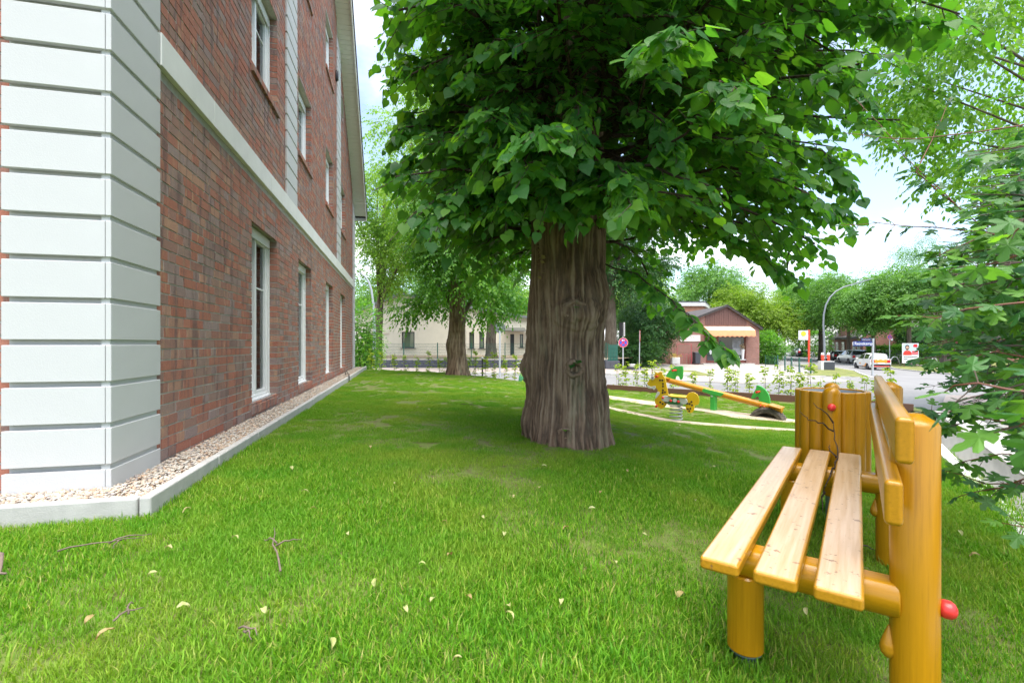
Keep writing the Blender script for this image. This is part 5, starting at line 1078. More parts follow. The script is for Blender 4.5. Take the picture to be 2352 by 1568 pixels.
for i, (u, d, H, cbx, cr, mk, lab) in enumerate([(1885, 64, 11.5, 4.0, 5.0, 'tree_mid', 'street tree with the darkest trunk behind the curved lamp post'), (1949, 57, 10.8, 4.6, 4.2, 'tree_mid', 'street tree with a mottled trunk before the brown brick house facade'),
        (2006, 50, 8.8, 3.9, 3.5, 'tree_mid', 'street tree with a forked stem right behind the street name sign'), (2088, 48, 10.2, 4.6, 3.5, 'tree_mid', 'street tree whose straight trunk rises from the election poster'),
        (1852, 80, 12, 4.5, 5.4, 'tree_mid', 'street tree with a thin trunk behind the bus stop sign'), (1835, 98, 15.0, 4, 5.5, 'lime_far', 'farthest street tree at the end of the road')]):
    zz = {0: -2.25, 1: -2.25, 2: -2.15, 3: -2.1, 4: -2.0, 5: -1.9}[i]
    tree('street_tree', lab, px(u, d), d, zz, H, .30 if i == 0 else .22, cbx, cr, mk, 4200, .22, 7, clumps=44, group='street trees along the road', spray=.9, limbs=6)
tree('birch_tree', 'pale hanging birch high behind the maple twigs at the right', px(2190, 62), 64, -2.2, 19, .25, 6, 5, 'tree_mid', 3600, .15, 8, clumps=50, droop=1.4, spray=1.3)
tree('broadleaf_tree', 'round tree beside the brick house behind the laurel hedge', px(2150, 60), 62, -2.2, 8.5, .25, 1.6, 4, 'tree_mid', 3200, .25, 7, clumps=36, spray=.9)
tree('broadleaf_tree', 'dark round garden bush tree in front of the right brick house', px(2148, 52), 54, -2.15, 4.9, .2, .5, 2.2, 'tree_dark', 2600, .18, 7, clumps=24, spray=.6)
tree('overhanging_lime_tree', 'lime tree whose hanging small leaved branches reach in at the top right', 13.9, 9.6, -1.6, 13, .13, 4.2, 5.4, 'overhang', 6200, .125, 8, TO, clumps=120, droop=.7, spray=.6, limbs=20, csz=.42, off=(-.6, .2))
# ---- dense shrubs and clipped hedges
def bush(name, label, cat, x, y, z, rx, ry, h_, matk, nsp, ls, rot=0, box=False, group=None, T=None, spray=.35):
    root = thing(name, label, cat, (x, y, z), rot, group); n = nsp
    if box: q = rng.uniform(-1, 1, (n, 3)); f = rng.integers(0, 3, n); q[np.arange(n), f] = np.where((f == 2) | (rng.random(n) < .7), 1, 1)*np.where(f == 2, 1, np.sign(q[np.arange(n), f])); base = q*np.array((rx, ry, h_/2))+np.array((0, 0, h_/2)); d = q*np.array((.6, .6, .3))+rng.normal(0, .5, (n, 3))
    else: v = rng.normal(size=(n, 3)); v /= np.linalg.norm(v, axis=1, keepdims=True); k = rng.random((n, 1))**.35*(1+.25*vnoise(v[:, 0:1]*2+x, v[:, 1:2]*2, v[:, 2:3]*2)); base = v*k*np.array((rx, ry, h_*.52))+np.array((0, 0, h_*.48)); d = v+rng.normal(0, .4, (n, 3))+np.array((0, 0, .1))
    Pn, D, Nn, S = twigs_to_leaves(base, d, rng.uniform(.5, 1.2, n)*spray, 6, ls, .3); k = Pn[:, 2] > .02
    link('foliage', leaf_mesh('foliage', Pn[k], D[k], Nn[k], S[k], TD if T is None else T, rng.random(k.sum())), M[matk], root, kind='stuff', smooth=T is not None)
    st = MB()
    for i in range(6): a = rng.random()*6.28; st.tube([(math.cos(a)*rx*.15, math.sin(a)*ry*.15, -.05), (math.cos(a)*rx*.3, math.sin(a)*ry*.3, h_*.35), (math.cos(a)*rx*.55, math.sin(a)*ry*.55, h_*.7)], [.03, .022, .01], 5)
    part('stems', st, M['bark_thin'], root, smooth=True); return root
bush('climbing_shrub', 'leafy green shrub beside the far white corner of the brick building', 'shrub', px(830, 21), 21.2, -1.15, .75, .7, 3.1, 'lime_far', 900, .11, T=TO)
bush('shrub', 'low light green shrub by the lamp foot at the end of the gravel strip', 'shrub', px(842, 24), 24.2, -1.3, .7, .6, 1.6, 'lime_pale', 420, .11, T=TO)
bush('shop_bush', 'light green bush growing against the right side of the shop', 'shrub', px(1772, 45), 45.5, -1.95, 1.5, 1.3, 3.1, 'lime_far', 1500, .16)
bush('shop_bush', 'dark leafy shrub below the yew behind the no stopping sign', 'shrub', px(1462, 36), 37, -1.8, 2.1, 1.3, 2.6, 'tree_dark', 1800, .15)
bush('tall_hedge', 'tall bright green clipped hedge behind the bus stop sign', 'hedge', px(1872, 74), 75, -2.0, 1.9, 2.2, 3.8, 'lime_far', 2200, .18, box=True)
bush('laurel_hedge', 'glossy laurel hedge with bright yellow green tops behind the bike hoops', 'hedge', px(2095, 51), 51.5, -2.1, 3.4, .8, 1.75, 'lime_far', 3000, .15, rot=-.35, box=True)
# ------------------------------------------------------------------ field maple reaching in at the right, close to the lens
mp_ = thing('field_maple_shrub', 'field maple shrub with lobed leaves on red brown shoots reaching in from the right edge', 'shrub', (3.1, 2.0, -1.35))
paths = [  # (u,v,d) points along each shoot, leaf spacing, leaf size
 ([(2600, 700, 2.0), (2420, 640, 2.0), (2310, 560, 2.1), (2197, 471, 2.2), (2100, 385, 2.3), (2060, 330, 2.3), (2005, 270, 2.35), (1965, 228, 2.4)], .075, .062),
 ([(2600, 220, 1.9), (2344, 288, 2.0), (2200, 308, 2.1), (2063, 322, 2.2), (1937, 306, 2.3)], .10, .058),
 ([(2197, 471, 2.2), (2102, 397, 2.3), (2140, 320, 2.35), (2183, 225, 2.4)], .10, .055),
 ([(2500, 560, 2.0), (2300, 540, 2.1), (2197, 527, 2.2), (2100, 518, 2.3), (2014, 515, 2.4), (1930, 517, 2.45)], .085, .055),
 ([(2600, 760, 1.2), (2440, 690, 1.25), (2300, 700, 1.3), (2150, 730, 1.4), (2060, 725, 1.45)], .05, .062),
 ([(2600, 560, 1.3), (2420, 600, 1.35), (2280, 640, 1.45), (2150, 660, 1.55)], .05, .06),
 ([(2600, 420, 1.4), (2420, 480, 1.5), (2280, 530, 1.6), (2130, 600, 1.7)], .05, .058),
 ([(2600, 860, 1.3), (2420, 830, 1.35), (2290, 810, 1.45), (2180, 830, 1.5)], .05, .06),
 ([(2700, 800, .75), (2500, 880, .78), (2360, 900, .8), (2240, 880, .85), (2170, 900, .9)], .06, .062),
 ([(2700, 950, .7), (2500, 980, .72), (2380, 960, .75), (2300, 985, .8)], .06, .065),
 ([(2600, 1000, 1.5), (2420, 950, 1.6), (2250, 930, 1.75), (2140, 950, 1.95), (2060, 945, 2.1)], .045, .06),
 ([(2600, 1020, 1.6), (2420, 1000, 1.7), (2260, 960, 1.85), (2150, 985, 2.0), (2085, 1010, 2.1)], .045, .058),
 ([(2600, 1060, 1.7), (2420, 1060, 1.8), (2300, 1040, 1.9), (2220, 1060, 2.0), (2170, 1085, 2.1)], .05, .058),
 ([(2500, 1180, 1.7), (2352, 1110, 1.8), (2260, 1110, 1.9), (2170, 1080, 2.0)], .06, .06),
 ([(2500, 1130, 1.5), (2400, 1090, 1.6), (2300, 1120, 1.7), (2200, 1140, 1.8)], .06, .055),
 ([(2500, 1240, 1.5), (2400, 1215, 1.55), (2300, 1200, 1.6)], .07, .06),
 ([(2600, 640, 2.4), (2400, 720, 2.4), (2260, 760, 2.5), (2130, 790, 2.6)], .05, .062),
 ([(2600, 500, 2.4), (2420, 560, 2.5), (2300, 620, 2.6), (2200, 700, 2.7)], .05, .062),
 ([(2600, 300, 2.4), (2440, 380, 2.4), (2330, 420, 2.5), (2260, 480, 2.6)], .06, .06),
 ([(2600, 150, 2.2), (2480, 260, 2.2), (2380, 330, 2.3), (2270, 380, 2.4)], .07, .06),
 ([(2600, 600, 1.0), (2450, 560, 1.05), (2340, 590, 1.1), (2240, 610, 1.2)], .06, .058),
 ([(2600, 480, 1.0), (2470, 470, 1.0), (2370, 500, 1.05), (2300, 560, 1.1)], .06, .06),
]
for i in range(140):                                  # fill behind, thicker towards the right
    d = rng.uniform(1.3, 3.0); v0 = rng.uniform(400, 900); u1 = rng.choice([rng.uniform(2090, 2200), rng.uniform(2180, 2330)]); v1 = v0+rng.uniform(-40, 90)
    if v1 < 560: u1 = max(u1, 2230)
    if i > 94: u1, v0, d = rng.uniform(2190, 2340), rng.uniform(230, 800), rng.uniform(1.5, 2.8); v1 = v0+rng.uniform(-40, 70)
    u0 = 2560+rng.uniform(0, 150); um, vm = (u0+u1)/2, (v0+v1)/2-rng.uniform(0, 30); paths.append(([(u0, v0, d*.95), (um, vm, d), (u1, v1, d*1.06)], rng.uniform(.05, .075), .06))
Pn, D, Nn, S = [], [], [], []; sa, sb, sr = [], [], []
for pi_, (pp, stp, ls) in enumerate(paths):
    q = [P3(*p) for p in pp]; pts = []
    for A, B in zip(q[:-1], q[1:]):
        nseg = max(2, int(np.linalg.norm(B-A)/.06))
        for t in np.linspace(0, 1, nseg, endpoint=False): pts.append(A+(B-A)*t+rng.normal(0, .003, 3))
    pts.append(q[-1]); pts = np.array(pts); r_ = np.linspace(.0042, .0012, len(pts)); sa.append(pts[:-1]); sb.append(pts[1:]); sr.append(r_[:-1])
    if pi_ < 22: part('shoot', MB().tube([p-np.array(mp_.location) for p in pts], list(r_), 6), M['shoot'] if 'shoot' in M else M['twig'], mp_, smooth=True); sa.pop(); sb.pop(); sr.pop()
    cum = np.r_[0, np.cumsum(np.linalg.norm(np.diff(pts, axis=0), axis=1))]; s_ = .10; j = 0
    while s_ < cum[-1]:
        k = min(np.searchsorted(cum, s_)-1, len(pts)-2); dv = pts[k+1]-pts[k]; dv /= np.linalg.norm(dv); sd = np.cross(dv, (0, 0, 1)); sd /= np.linalg.norm(sd)
        for sg in (1, -1):                              # opposite pairs, turned a quarter at each node
            for _ in range(1 if rng.random() < .72 else 2):
                ax = sd*sg*(1 if j % 2 == 0 else .5)+np.array((0, 0, .55*sg if j % 2 else 0)); pet = rng.uniform(.015, .05)
                ld = dv*rng.uniform(.2, .8)+ax*rng.uniform(.6, 1)+np.array((0, 0, rng.uniform(-.55, .05))); ld /= np.linalg.norm(ld)
                p = pts[k]+ld*pet; Pn.append(p); D.append(ld); Nn.append(np.array((0, 0, 1.))+rng.normal(0, .35, 3)+np.array((0, -.25, 0))); S.append(ls*rng.uniform(.65, 1.15)); sa.append(pts[k][None]); sb.append(p[None]); sr.append(np.array([.0012]))
        s_ += stp*rng.uniform(.7, 1.3); j += 1
    Pn.append(pts[-1]); D.append(dv); Nn.append(np.array((0, -.2, 1.))); S.append(ls*.9)
Pn, D, Nn, S = map(np.array, (Pn, D, Nn, S))
U_ = Pn[:, 0]/np.maximum(Pn[:, 1], .1)*F+UC; V_ = HY-Pn[:, 2]/np.maximum(Pn[:, 1], .1)*F; dist = np.linalg.norm(Pn, axis=1)
keep = dist > .62; Pn, D, Nn, S, U_, V_, dist = [a[keep] for a in (Pn, D, Nn, S, U_, V_, dist)]
vis = (U_ > 0) & (U_ < 2352) & (V_ > 0) & (V_ < 1568); single = np.zeros(len(Pn), bool); single[np.argsort(np.where(vis, dist/S, 1e9))[:300]] = True
leaf_objects('leaf', Pn[single], D[single], Nn[single], S[single], TM, M['maple_single'], mp_)
shift(link('foliage', leaf_mesh('foliage', Pn[~single], D[~single], Nn[~single], S[~single], TM, rng.random((~single).sum())), M['maple'], mp_, kind='stuff'), mp_)
sa, sb, sr = np.concatenate(sa), np.concatenate(sb), np.concatenate(sr); shift(seg_tubes('twigs', sa, sb, sr, sr*.9, M['twig'], mp_), mp_)
st = MB()
for i in range(7): a = rng.uniform(0, 6.28); st.tube([(math.cos(a)*.1, math.sin(a)*.1, -.1), (math.cos(a)*.2-.1, math.sin(a)*.2-.1, .7), (math.cos(a)*.35-.25, math.sin(a)*.35-.2, 1.4), (math.cos(a)*.6-.3, math.sin(a)*.5-.2, 2.3)], [.022, .016, .011, .006], 6)
part('stem', st, M['bark_thin'], mp_, smooth=True)
print('maple leaves', len(Pn))
# ------------------------------------------------------------------ concrete border, gutter wall and slatted fence along the right side
d0 = np.array((1., 1.417)); d0 /= np.hypot(*d0); nR = np.array((d0[1], -d0[0])); RA = np.array((2.2, 3.4+(2.2-3.6)*1.417))
def rl(t, n): q = RA+d0*t+nR*n; return float(q[0]), float(q[1])
rz = lambda t: -1.245-.012*t
kerb_run('border_stone', [rl(0, .06), rl(9.6, .06)], lambda x, y: np.array([rz(((np.array((x, y))-RA)@d0))]), w=.12, h=.55, up=.0, matk='pale_concrete', step=1.2)
rb = MB(); gw = thing('gutter_wall', 'pale concrete trough wall with a grey rim running along the right side of the lawn', 'wall', (*rl(4, .5), -1.7), math.atan2(d0[1], d0[0]))
part('wall', MB().box((-6, -.14, -.25), (5.6, -.03, .38)), M['pale_concrete'], gw, bevel=.006)
part('rim', MB().box((-6, -.155, .3805), (5.6, .0, .415)), M['concrete'], gw, bevel=.006)
part('trough_floor', MB().box((-6, -.03+.001, -.25), (5.6, .37, -.12)), M['pale_concrete'], gw)
bpy.context.view_layer.update()
part('ledge', MB().box((-6, -.55, .25), (5.6, -.156, .36)), M['pale_concrete'], gw)
part('second_rim', MB().box((-6, -.63, .25), (5.6, -.551, .43)), M['concrete'], gw, bevel=.006)
M['old_wood'] = wood_mat('old_wood', (.085, .07, .06), gl=.85, axis=2)
fr = thing('slatted_fence', 'dark weathered vertical slat fence behind the maple leaves at the right', 'fence', (*rl(4, 1.35), -1.45), math.atan2(d0[1], d0[0])); base = None
for i in range(96):
    if base is None: base = part('slat', MB().box((-.045, -.011, .03), (.045, .011, 1.0)), M['old_wood'], fr, bevel=.004); q = base
    else: q = base.copy(); COL.objects.link(q); q.parent = fr
    q.location = (-5+i*.103, random.uniform(-.003, .003), random.uniform(-.015, .015)); q.rotation_euler = (0, random.uniform(-.012, .012), 0)
for z_ in (.22, .78): part('rail', MB().box((-5.1, .012, z_), (4.9, .045, z_+.07)), M['old_wood'], fr)
# ------------------------------------------------------------------ hedge saplings: hornbeam whips with bamboo stakes
sap = []
for k in range(4):
    root = thing('hedge_sapling', 'thin young hornbeam sapling with sparse yellow green leaves in the new hedge row', 'sapling', (0, 0, -50), 0, 'hedge saplings along the lawn edge'); hS = (1.05, 1.15, .95, 1.1)[k]; pts = [np.array((.012*math.sin(z*5+k), .012*math.cos(z*4+k), z)) for z in np.linspace(-.05, hS, 10)]
    part('stem', MB().tube(pts, list(np.linspace(.009, .003, 10)), 6), M['bark_thin'], root, smooth=True); ns_ = 38; zb = rng.uniform(.15, hS, ns_); a = rng.random(ns_)*6.28
    base = np.stack([0*a, 0*a, zb], 1); d = np.stack([np.cos(a), np.sin(a), rng.uniform(-.1, .6, ns_)], 1); ln = rng.uniform(.05, .2, ns_)*(1.15-zb/hS*.6); Pn, D, Nn, S = twigs_to_leaves(base, d, ln, 5, .07, .5, .5)
    link('leaves', leaf_mesh('leaves', Pn, D, Nn, S, TO, rng.random(len(Pn))), M['sapling_leaf'], root, kind='stuff', smooth=True); sap.append(root)
    part('twigs', MB().tube([(0, 0, 0.2), (0.001, 0, .3)], .003, 4), M['twig'], root) if False else None
    if k % 2: part('stake', MB().tube([(.04, .02, -.1), (.05, .015, .82)], .006, 6), M['stake'] if 'stake' in M else M['edge_timber'], root)
ORDS = ['first ']+ORD[1:]
us = [853, 876, 906, 930, 957, 985, 1010, 1022, 1075, 1092, 1115, 1135, 1160, 1183, 1203, 1420, 1437, 1462, 1480, 1498, 1520, 1545, 1592, 1632, 1672, 1690, 1722, 1757, 1790, 1815, 1838, 1862, 1885, 1920, 1952, 1985, 2015, 2045]
for i, u in enumerate(us):
    k = (u-UC)/F; xx = np.linspace(-8, 9, 4000); f = xx-k*(yfar(xx)+.30); x = xx[np.argmin(np.abs(f))]; y = float(yfar(x))+.30
    if i < 4: o = sap[i]
    else: o = copy_tree(sap[i % 4])
    zz = float(bedz(np.array([x]), np.array([y]))[0]); o.location = (x, y, zz); s_ = rng.uniform(.75, 1.08)*(.9 if u < 1210 else .86); o.scale = (s_*1.15, s_*1.15, s_); o.rotation_euler = (0, 0, rng.uniform(0, 6.28))
    o['label'] = ('young hedge sapling left of the big trunk, %sfrom the brick building' % ORDS[i]) if u < 1300 else ('young hedge sapling right of the big trunk, %sfrom the trunk' % ORDS[i-15])
# ------------------------------------------------------------------ cream house, block wall, mesh fence at the far left
M['cream'] = mat('cream', (.66, .62, .53), .9, .04, 1.5, .1, 60, dirt=.05); M['anthracite'] = mat('anthracite', (.03, .036, .045), .45, .1, 4); M['oxblood'] = mat('oxblood', (.10, .018, .018), .6, .1, 4)
HA = np.array((px(815, 42.5), 42.5)); hpl = Plane(HA, (1, .06)); hz = -1.05
house = thing('cream_house', 'low cream rendered house with a flat gable and dark framed windows behind the mesh fence', 'house', (HA[0], HA[1], hz), hpl.rot)
def hp(u, v): t, z = hpl.at(u, v); return t, z-hz
ol = [hp(820, 718), hp(921, 678), hp(1040, 701), hp(1172, 727), hp(1250, 736)]
wall_ = [(hp(818, 0)[0], -.3)]+[(p[0], p[1]) for p in ol]+[(ol[-1][0], -.3)]; x0h, x1h = wall_[0][0], wall_[-1][0]
opn = [(*hp(923, 799), *hp(952, 762)), (*hp(1078, 800), *hp(1089, 763)), (*hp(1101, 800), *hp(1112, 763)), (*hp(1130, 800), *hp(1139, 766)), (*hp(1172, 816), *hp(1181, 767)), (*hp(1194, 798), *hp(1202, 767)), (*hp(1210, 798), *hp(1219, 767)), (*hp(841, 818), *hp(878, 767))]
w = MB(); xs = sorted({x0h, x1h}|{v for o in opn for v in (o[0], o[2])}|{p[0] for p in ol[1:-1]})
def topz(x): return float(np.interp(x, [p[0] for p in ol], [p[1] for p in ol]))
for a, b in zip(xs[:-1], xs[1:]):
    ops = [o for o in opn if o[0] < (a+b)/2 < o[2]]; zc = -.3
    if ops:
        o = ops[0]
        if o[1] > -.2: w.box((a, 0, -.3), (b, .3, o[1]))
        zc = o[3]
    w.prism([(a, zc), (b, zc), (b, topz(b)), (a, topz(a))], 0, .3)
w.box((x0h, .3, -.3), (x0h+.3, 14, ol[0][1])); w.box((x1h-.3, .3, -.3), (x1h, 14, ol[-1][1])); part('wall', w, M['cream'], house)
part('inside', MB().box((x0h+.3, .9, -.3), (x1h-.3, 1.0, 3)), M['black'], house)
for A, B in zip(ol[:-1], ol[1:]):
    part('roof', MB().prism([(A[0]-(.5 if A is ol[0] else 0), A[1]+(-.2 if A is ol[0] else 0)+.003), (B[0], B[1]+.003), (B[0], B[1]+.25), (A[0]-(.5 if A is ol[0] else 0), A[1]+(-.2 if A is ol[0] else 0)+.25)], -.3, 14), M['zinc'] if 'zinc' in M else M['dark_grey'], house)
M['green_glass'] = glass_mat('green_glass', (.10, .14, .09), .05)
for i, o in enumerate(opn):
    if i == 7:
        d = bpy.data.objects.new('door', None); COL.objects.link(d); d.parent = house; dw = o[2]-o[0]; n = 14; base = None
        part('leaf', MB().box((o[0], .06, -.02), (o[2], .10, o[3]-.01)), M['oxblood'], d)
        for k in range(int(2*n)):
            mb = MB(); z0 = -dw+k*(dw+o[3])/(2*n)+.0; pl_ = [(o[0], z0), (o[2], z0+dw), (o[2], z0+dw+.07), (o[0], z0+.07)]; pl_ = [(a, min(max(b, 0), o[3]-.02)) for a, b in pl_]
            mb.prism(pl_, .048, .0595); part('door_plank', mb, M['oxblood'], d)
        part('lintel', MB().box((o[0]-.4, -.06, o[3]+.05), (o[2]+.6, -.002, o[3]+.4)), M['cream'], house); continue
    wn = bpy.data.objects.new('door' if i == 4 else 'window', None); COL.objects.link(wn); wn.parent = house; a0, z0, a1, z1 = o; fw = .09
    fb = MB(); fb.box((a0, .12, z0), (a1, .2, z0+fw)); fb.box((a0, .12, z1-fw), (a1, .2, z1)); fb.box((a0, .12, z0+fw), (a0+fw, .2, z1-fw)); fb.box((a1-fw, .12, z0+fw), (a1, .2, z1-fw)); part('frame', fb, M['anthracite'], wn)
    part('pane' if i != 4 else 'door_panel', MB().box((a0+fw, .15, z0+fw), (a1-fw, .17, z1-fw)), M['green_glass'] if i != 4 else M['anthracite'], wn)
    part('surround', MB().box((a0-.25, -.03, z1+.02), (a1+.25, -.002, z1+.18)).box((a0-.25, -.03, z0), (a0-.02, -.002, z1+.019)).box((a1+.02, -.03, z0), (a1+.25, -.002, z1+.019)), M['cream'], wn)
    if i != 4: part('sill', MB().box((a0-.12, -.1, z0-.05), (a1+.12, .12, z0-.003)), M['anthracite'], wn)
cpx = opn[4]; part('canopy', MB().prism([(-1.1, cpx[3]+.25), (0, cpx[3]+.55), (0, cpx[3]+.6), (-1.1, cpx[3]+.3)], cpx[0]-.6, cpx[2]+1.0, 'yz'), M['glass'], house)
# dark block retaining wall: every block its own piece
BW0, BW1 = px(845, 31.4), 6.6; bwall = thing('block_wall', 'low retaining wall of dark grey concrete blocks below the mesh fence', 'wall', (BW0, 31.4, -1.70)); base = None; k = 0
M['block'] = mat('block', (.075, .08, .095), .9, .15, 3, .3, 60, dirt=.2)
for r_ in range(3):
    x = BW0-(.25 if r_ % 2 else 0)
    while x < BW1:
        if base is None: base = part('block', MB().box((0, 0, 0), (.49, .25, .205)), M['block'], bwall, bevel=.012); q = base
        else: q = base.copy(); COL.objects.link(q); q.parent = bwall
        q.location = (x-BW0, random.uniform(-.006, .006), -.02+r_*.215); x += .5
part('coping', MB().box((0, -.02, .63), (BW1-BW0, .27, .68)), M['concrete'], bwall)
gr = MB()
q0 = px(1187, 31.3)-BW0
gr.tube([(q0, -.012, .38), (q0+.35, -.012, .47), (q0+.5, -.012, .52)], .018, 5).tube([(q0+.7+.22*math.cos(a), -.012, .27+.2*math.sin(a)) for a in np.linspace(-1.6, 2.4, 12)], .018, 5).tube([(q0+.72, -.012, .55), (q0+.74, -.012, .44)], .014, 5)
part('chalk_mark', gr, M['white_paint'], bwall)
bb2 = thing('block_wall', 'short end of the dark block wall right of the big trunk', 'wall', (px(1392, 30.5), 30.5, -1.78)); base = None
for r_ in range(3):
    for c in range(3):
        if base is None: base = part('block', MB().box((0, 0, 0), (.30, .3, .22)), M['block'], bb2, bevel=.012); q = base
        else: q = base.copy(); COL.objects.link(q); q.parent = bb2
        q.location = (c*.305, 0, r_*.225)
def mesh_fence(name, label, A, B, n, z0, h, post_h, hz_n=6, step=.05, zf=None, slat=False):
    A, B = np.array(A, float), np.array(B, float); L_ = np.hypot(*(B-A)); root = thing(name, label, 'fence', (A[0], A[1], z0), math.atan2(B[1]-A[1], B[0]-A[0]))
    for i in range(n+1): part('post', MB().box((L_*i/n-.03, -.02, -.15), (L_*i/n+.03, .02, post_h)), M['green_steel'], root)
    for i in range(n):
        mb = MB(); a, b = L_*i/n+.04, L_*(i+1)/n-.04
        for k in range(hz_n): zz = .05+(h-.07)*k/(hz_n-1); mb.box((a, -.034, zz-.006), (b, -.022, zz+.006))
        x = a
        while x < b: mb.box((x-.003, -.021, .03), (x+.003, -.015, h)); x += step
        part('wire_panel', mb, M['green_steel'], root)
        if slat:
            x = a+.02
            while x < b-.03: part('privacy_strip', MB().box((x, -.012, .05), (x+.19, -.006, h-.05)), M['green_strip'] if 'green_strip' in M else M['green_steel'], root); x += .2
    return root
mesh_fence('mesh_fence', 'green wire mesh fence standing on the dark block wall before the cream house', (px(850, 31.6), 31.6), (6.4, 31.6), 7, -1.02, 1.06, 1.12)
M['green_strip'] = mat('green_strip', (.02, .12, .085), .5, .1, 5)
mesh_fence('screen_fence', 'dark green screened fence panel beside the thick trunk right of the big lime', (px(1397, 31.2), 31.2), (px(1418, 31.2), 31.2), 1, -1.15, 1.15, 1.2, 5, .06, slat=True)
# ------------------------------------------------------------------ lamp posts
def lamp(name, label, x, y, z, pts, r, head, m):
    root = thing(name, label, 'street lamp', (x, y, z)); part('pole', MB().tube(pts, r, 14), m, root, smooth='auto'); A, B, w_ = head; A, B = Vector(A), Vector(B); d = (B-A).normalized()
    s_ = d.cross(Vector((0, 1, 0))).normalized()
    mb = MB(); hw, hh = Vector((0, w_, 0)), s_*.04
    for C, k in ((A, .6), (A.lerp(B, .2), 1), (A.lerp(B, .85), .9), (B, .4)): mb.v += [tuple(C+hw*k+hh*k), tuple(C-hw*k+hh*k), tuple(C-hw*k*.9-hh*k), tuple(C+hw*k*.9-hh*k)]
    for i in range(3):
        for j in range(4): a = i*4+j; b = i*4+(j+1) % 4; mb.f.append((a, b, b+4, a+4)); mb.m.append(0)
    mb.f += [(3, 2, 1, 0), (12, 13, 14, 15)]; mb.m += [0, 0]; part('lamp_head', mb, m, root, bevel=.01); part('base_door', MB().box((-.04, -r[0]-.012, .6), (.04, -r[0]+.02, 1.0)), m, root); return root
d = 23.0; lx, lzz = px(859, d), -1.03; k = d/F
lp = [((u-859)*k, 0, -(v-HY)*k-lzz) for u, v in ((859, 845), (860, 760), (858, 700), (853, 665), (846, 645), (838, 634), (830, 629))]; lamp('street_lamp', 'small grey street lamp with a curved arm beside the far corner of the brick building', lx, d, lzz, lp, [.075, .07, .055, .05, .045, .04, .035], (lp[-1], ((825-859)*k, 0, -(626-HY)*k-lzz), .12), M['grey_paint'])
M['lamp_grey'] = mat('lamp_grey', (.20, .22, .24), .5, .06, 5); d = 38.5; lx, lzz = px(1894, d), -2.2; k = d/F
lp = [((u-1894)*k, 0, -(v-HY)*k-lzz) for u, v in ((1894, 850), (1893, 780), (1891, 745), (1892, 722), (1897, 700), (1906, 683), (1920, 669), (1938, 659), (1958, 653))]; lamp('street_lamp', 'tall curved grey street lamp leaning over the road at the bus stop', lx, d, lzz, lp, [.09, .085, .065, .06, .058, .055, .05, .048, .045], (lp[-1], ((2007-1894)*k, 0, -(639-HY)*k-lzz), .10), M['lamp_grey'])
cbk = thing('concrete_block', 'dark fronted concrete block at the foot of the tall curved lamp', 'block', (px(1896, 37.6), 37.6, -2.2))
part('body', MB().box((-.55, -.3, 0), (.55, .12, .82)), M['pale_concrete'], cbk, bevel=.02); part('front_panel', MB().box((-.33, -.32, .12), (.54, -.302, .78)), M['dark_grey'], cbk, bevel=.005)
for s_ in (-1, 1):
    rb_ = thing('street_bin', 'red and white litter bin hanging on the %s side of the lamp post' % ('left' if s_ < 0 else 'right'), 'litter bin', (px(1894, 38.4)+s_*.24, 38.3, -1.36)); M['bin_red'] = M['red_plastic']
    part('body', MB().lathe([(.08, 0), (.11, .02), (.115, .46), (.11, .47)], 18), M['signal_red'] if 'signal_red' in M else M['red_plastic'], rb_, smooth='auto'); part('lid', MB().lathe([(.115, .475), (.12, .49), (.10, .60), (.06, .65), (.0, .66)], 18), M['white_paint'], rb_, smooth='auto')
    part('hanger', MB().box((-.2 if s_ > 0 else .08, -.03, .2), (-.08 if s_ > 0 else .2, .03, .28)), M['galv'], rb_)
# ------------------------------------------------------------------ road signs
def disc(mb, r, y, c=(0, 0), n=32, sy=1.0, mi=0): return mb.prism([(c[0]+r*math.cos(2*PI*k/n), c[1]+r*sy*math.sin(2*PI*k/n)) for k in range(n)], y, y+.003, mi=mi)
def nostop(root, z, r, rot=0, arrow='left'):
    T = bpy.data.objects.new('sign_face', None); COL.objects.link(T); T.parent = root; T.location = (0, -.04, z); T.rotation_euler = (0, 0, rot)
    part('rim', disc(MB(), r, 0), M['white_paint'], T); part('red_ring', disc(MB(), r*.95, -.005), M['sign_red'], T); part('blue_field', disc(MB(), r*.74, -.010), M['sign_blue'], T)
    for s_ in (1, -1):
        R_ = Matrix.Rotation(s_*PI/4, 4, 'Y'); part('red_bar', MB().box((-r*.76, -.0142-(.001 if s_ > 0 else 0), -r*.10), (r*.76, -.0105, r*.10), R_), M['sign_red'], T)
    zz = r*(.47 if arrow == 'left' else -.50); sg = -1 if arrow == 'left' else 1
    part('arrow', MB().prism([(sg*r*.36, zz), (sg*r*.12, zz+r*.17), (sg*r*.12, zz+r*.06), (-sg*r*.28, zz+r*.06), (-sg*r*.28, zz-r*.06), (sg*r*.12, zz-r*.06), (sg*r*.12, zz-r*.17)], -.019, -.0165), M['white_paint'], T); return T
d = 27.5; z = -1.88; s1_ = thing('no_stopping_sign', 'round red and blue no stopping sign on a grey pole right of the big trunk', 'road sign', (px(1431, d), d, z)); hz_ = lambda v, d, z: -(v-HY)*d/F-z
part('pole', MB().tube([(0, 0, -.2), (0, 0, hz_(742, d, z))], .036, 14), M['galv'], s1_, smooth='auto'); nostop(s1_, hz_(786.5, d, z), .285, arrow='left')
M['cream_sign'] = mat('cream_sign', (.68, .66, .60), .5, .04, 3)
for a in (-1, 1):
    R_ = Matrix.Rotation(a*1.12, 4, 'Z'); part('side_plate', MB().box((-.21, -.006, hz_(772, d, z)), (.21, .006, hz_(740, d, z)), Matrix.Translation((a*.075, .04, 0))@R_), M['cream_sign'] if a > 0 else M['black'], s1_)
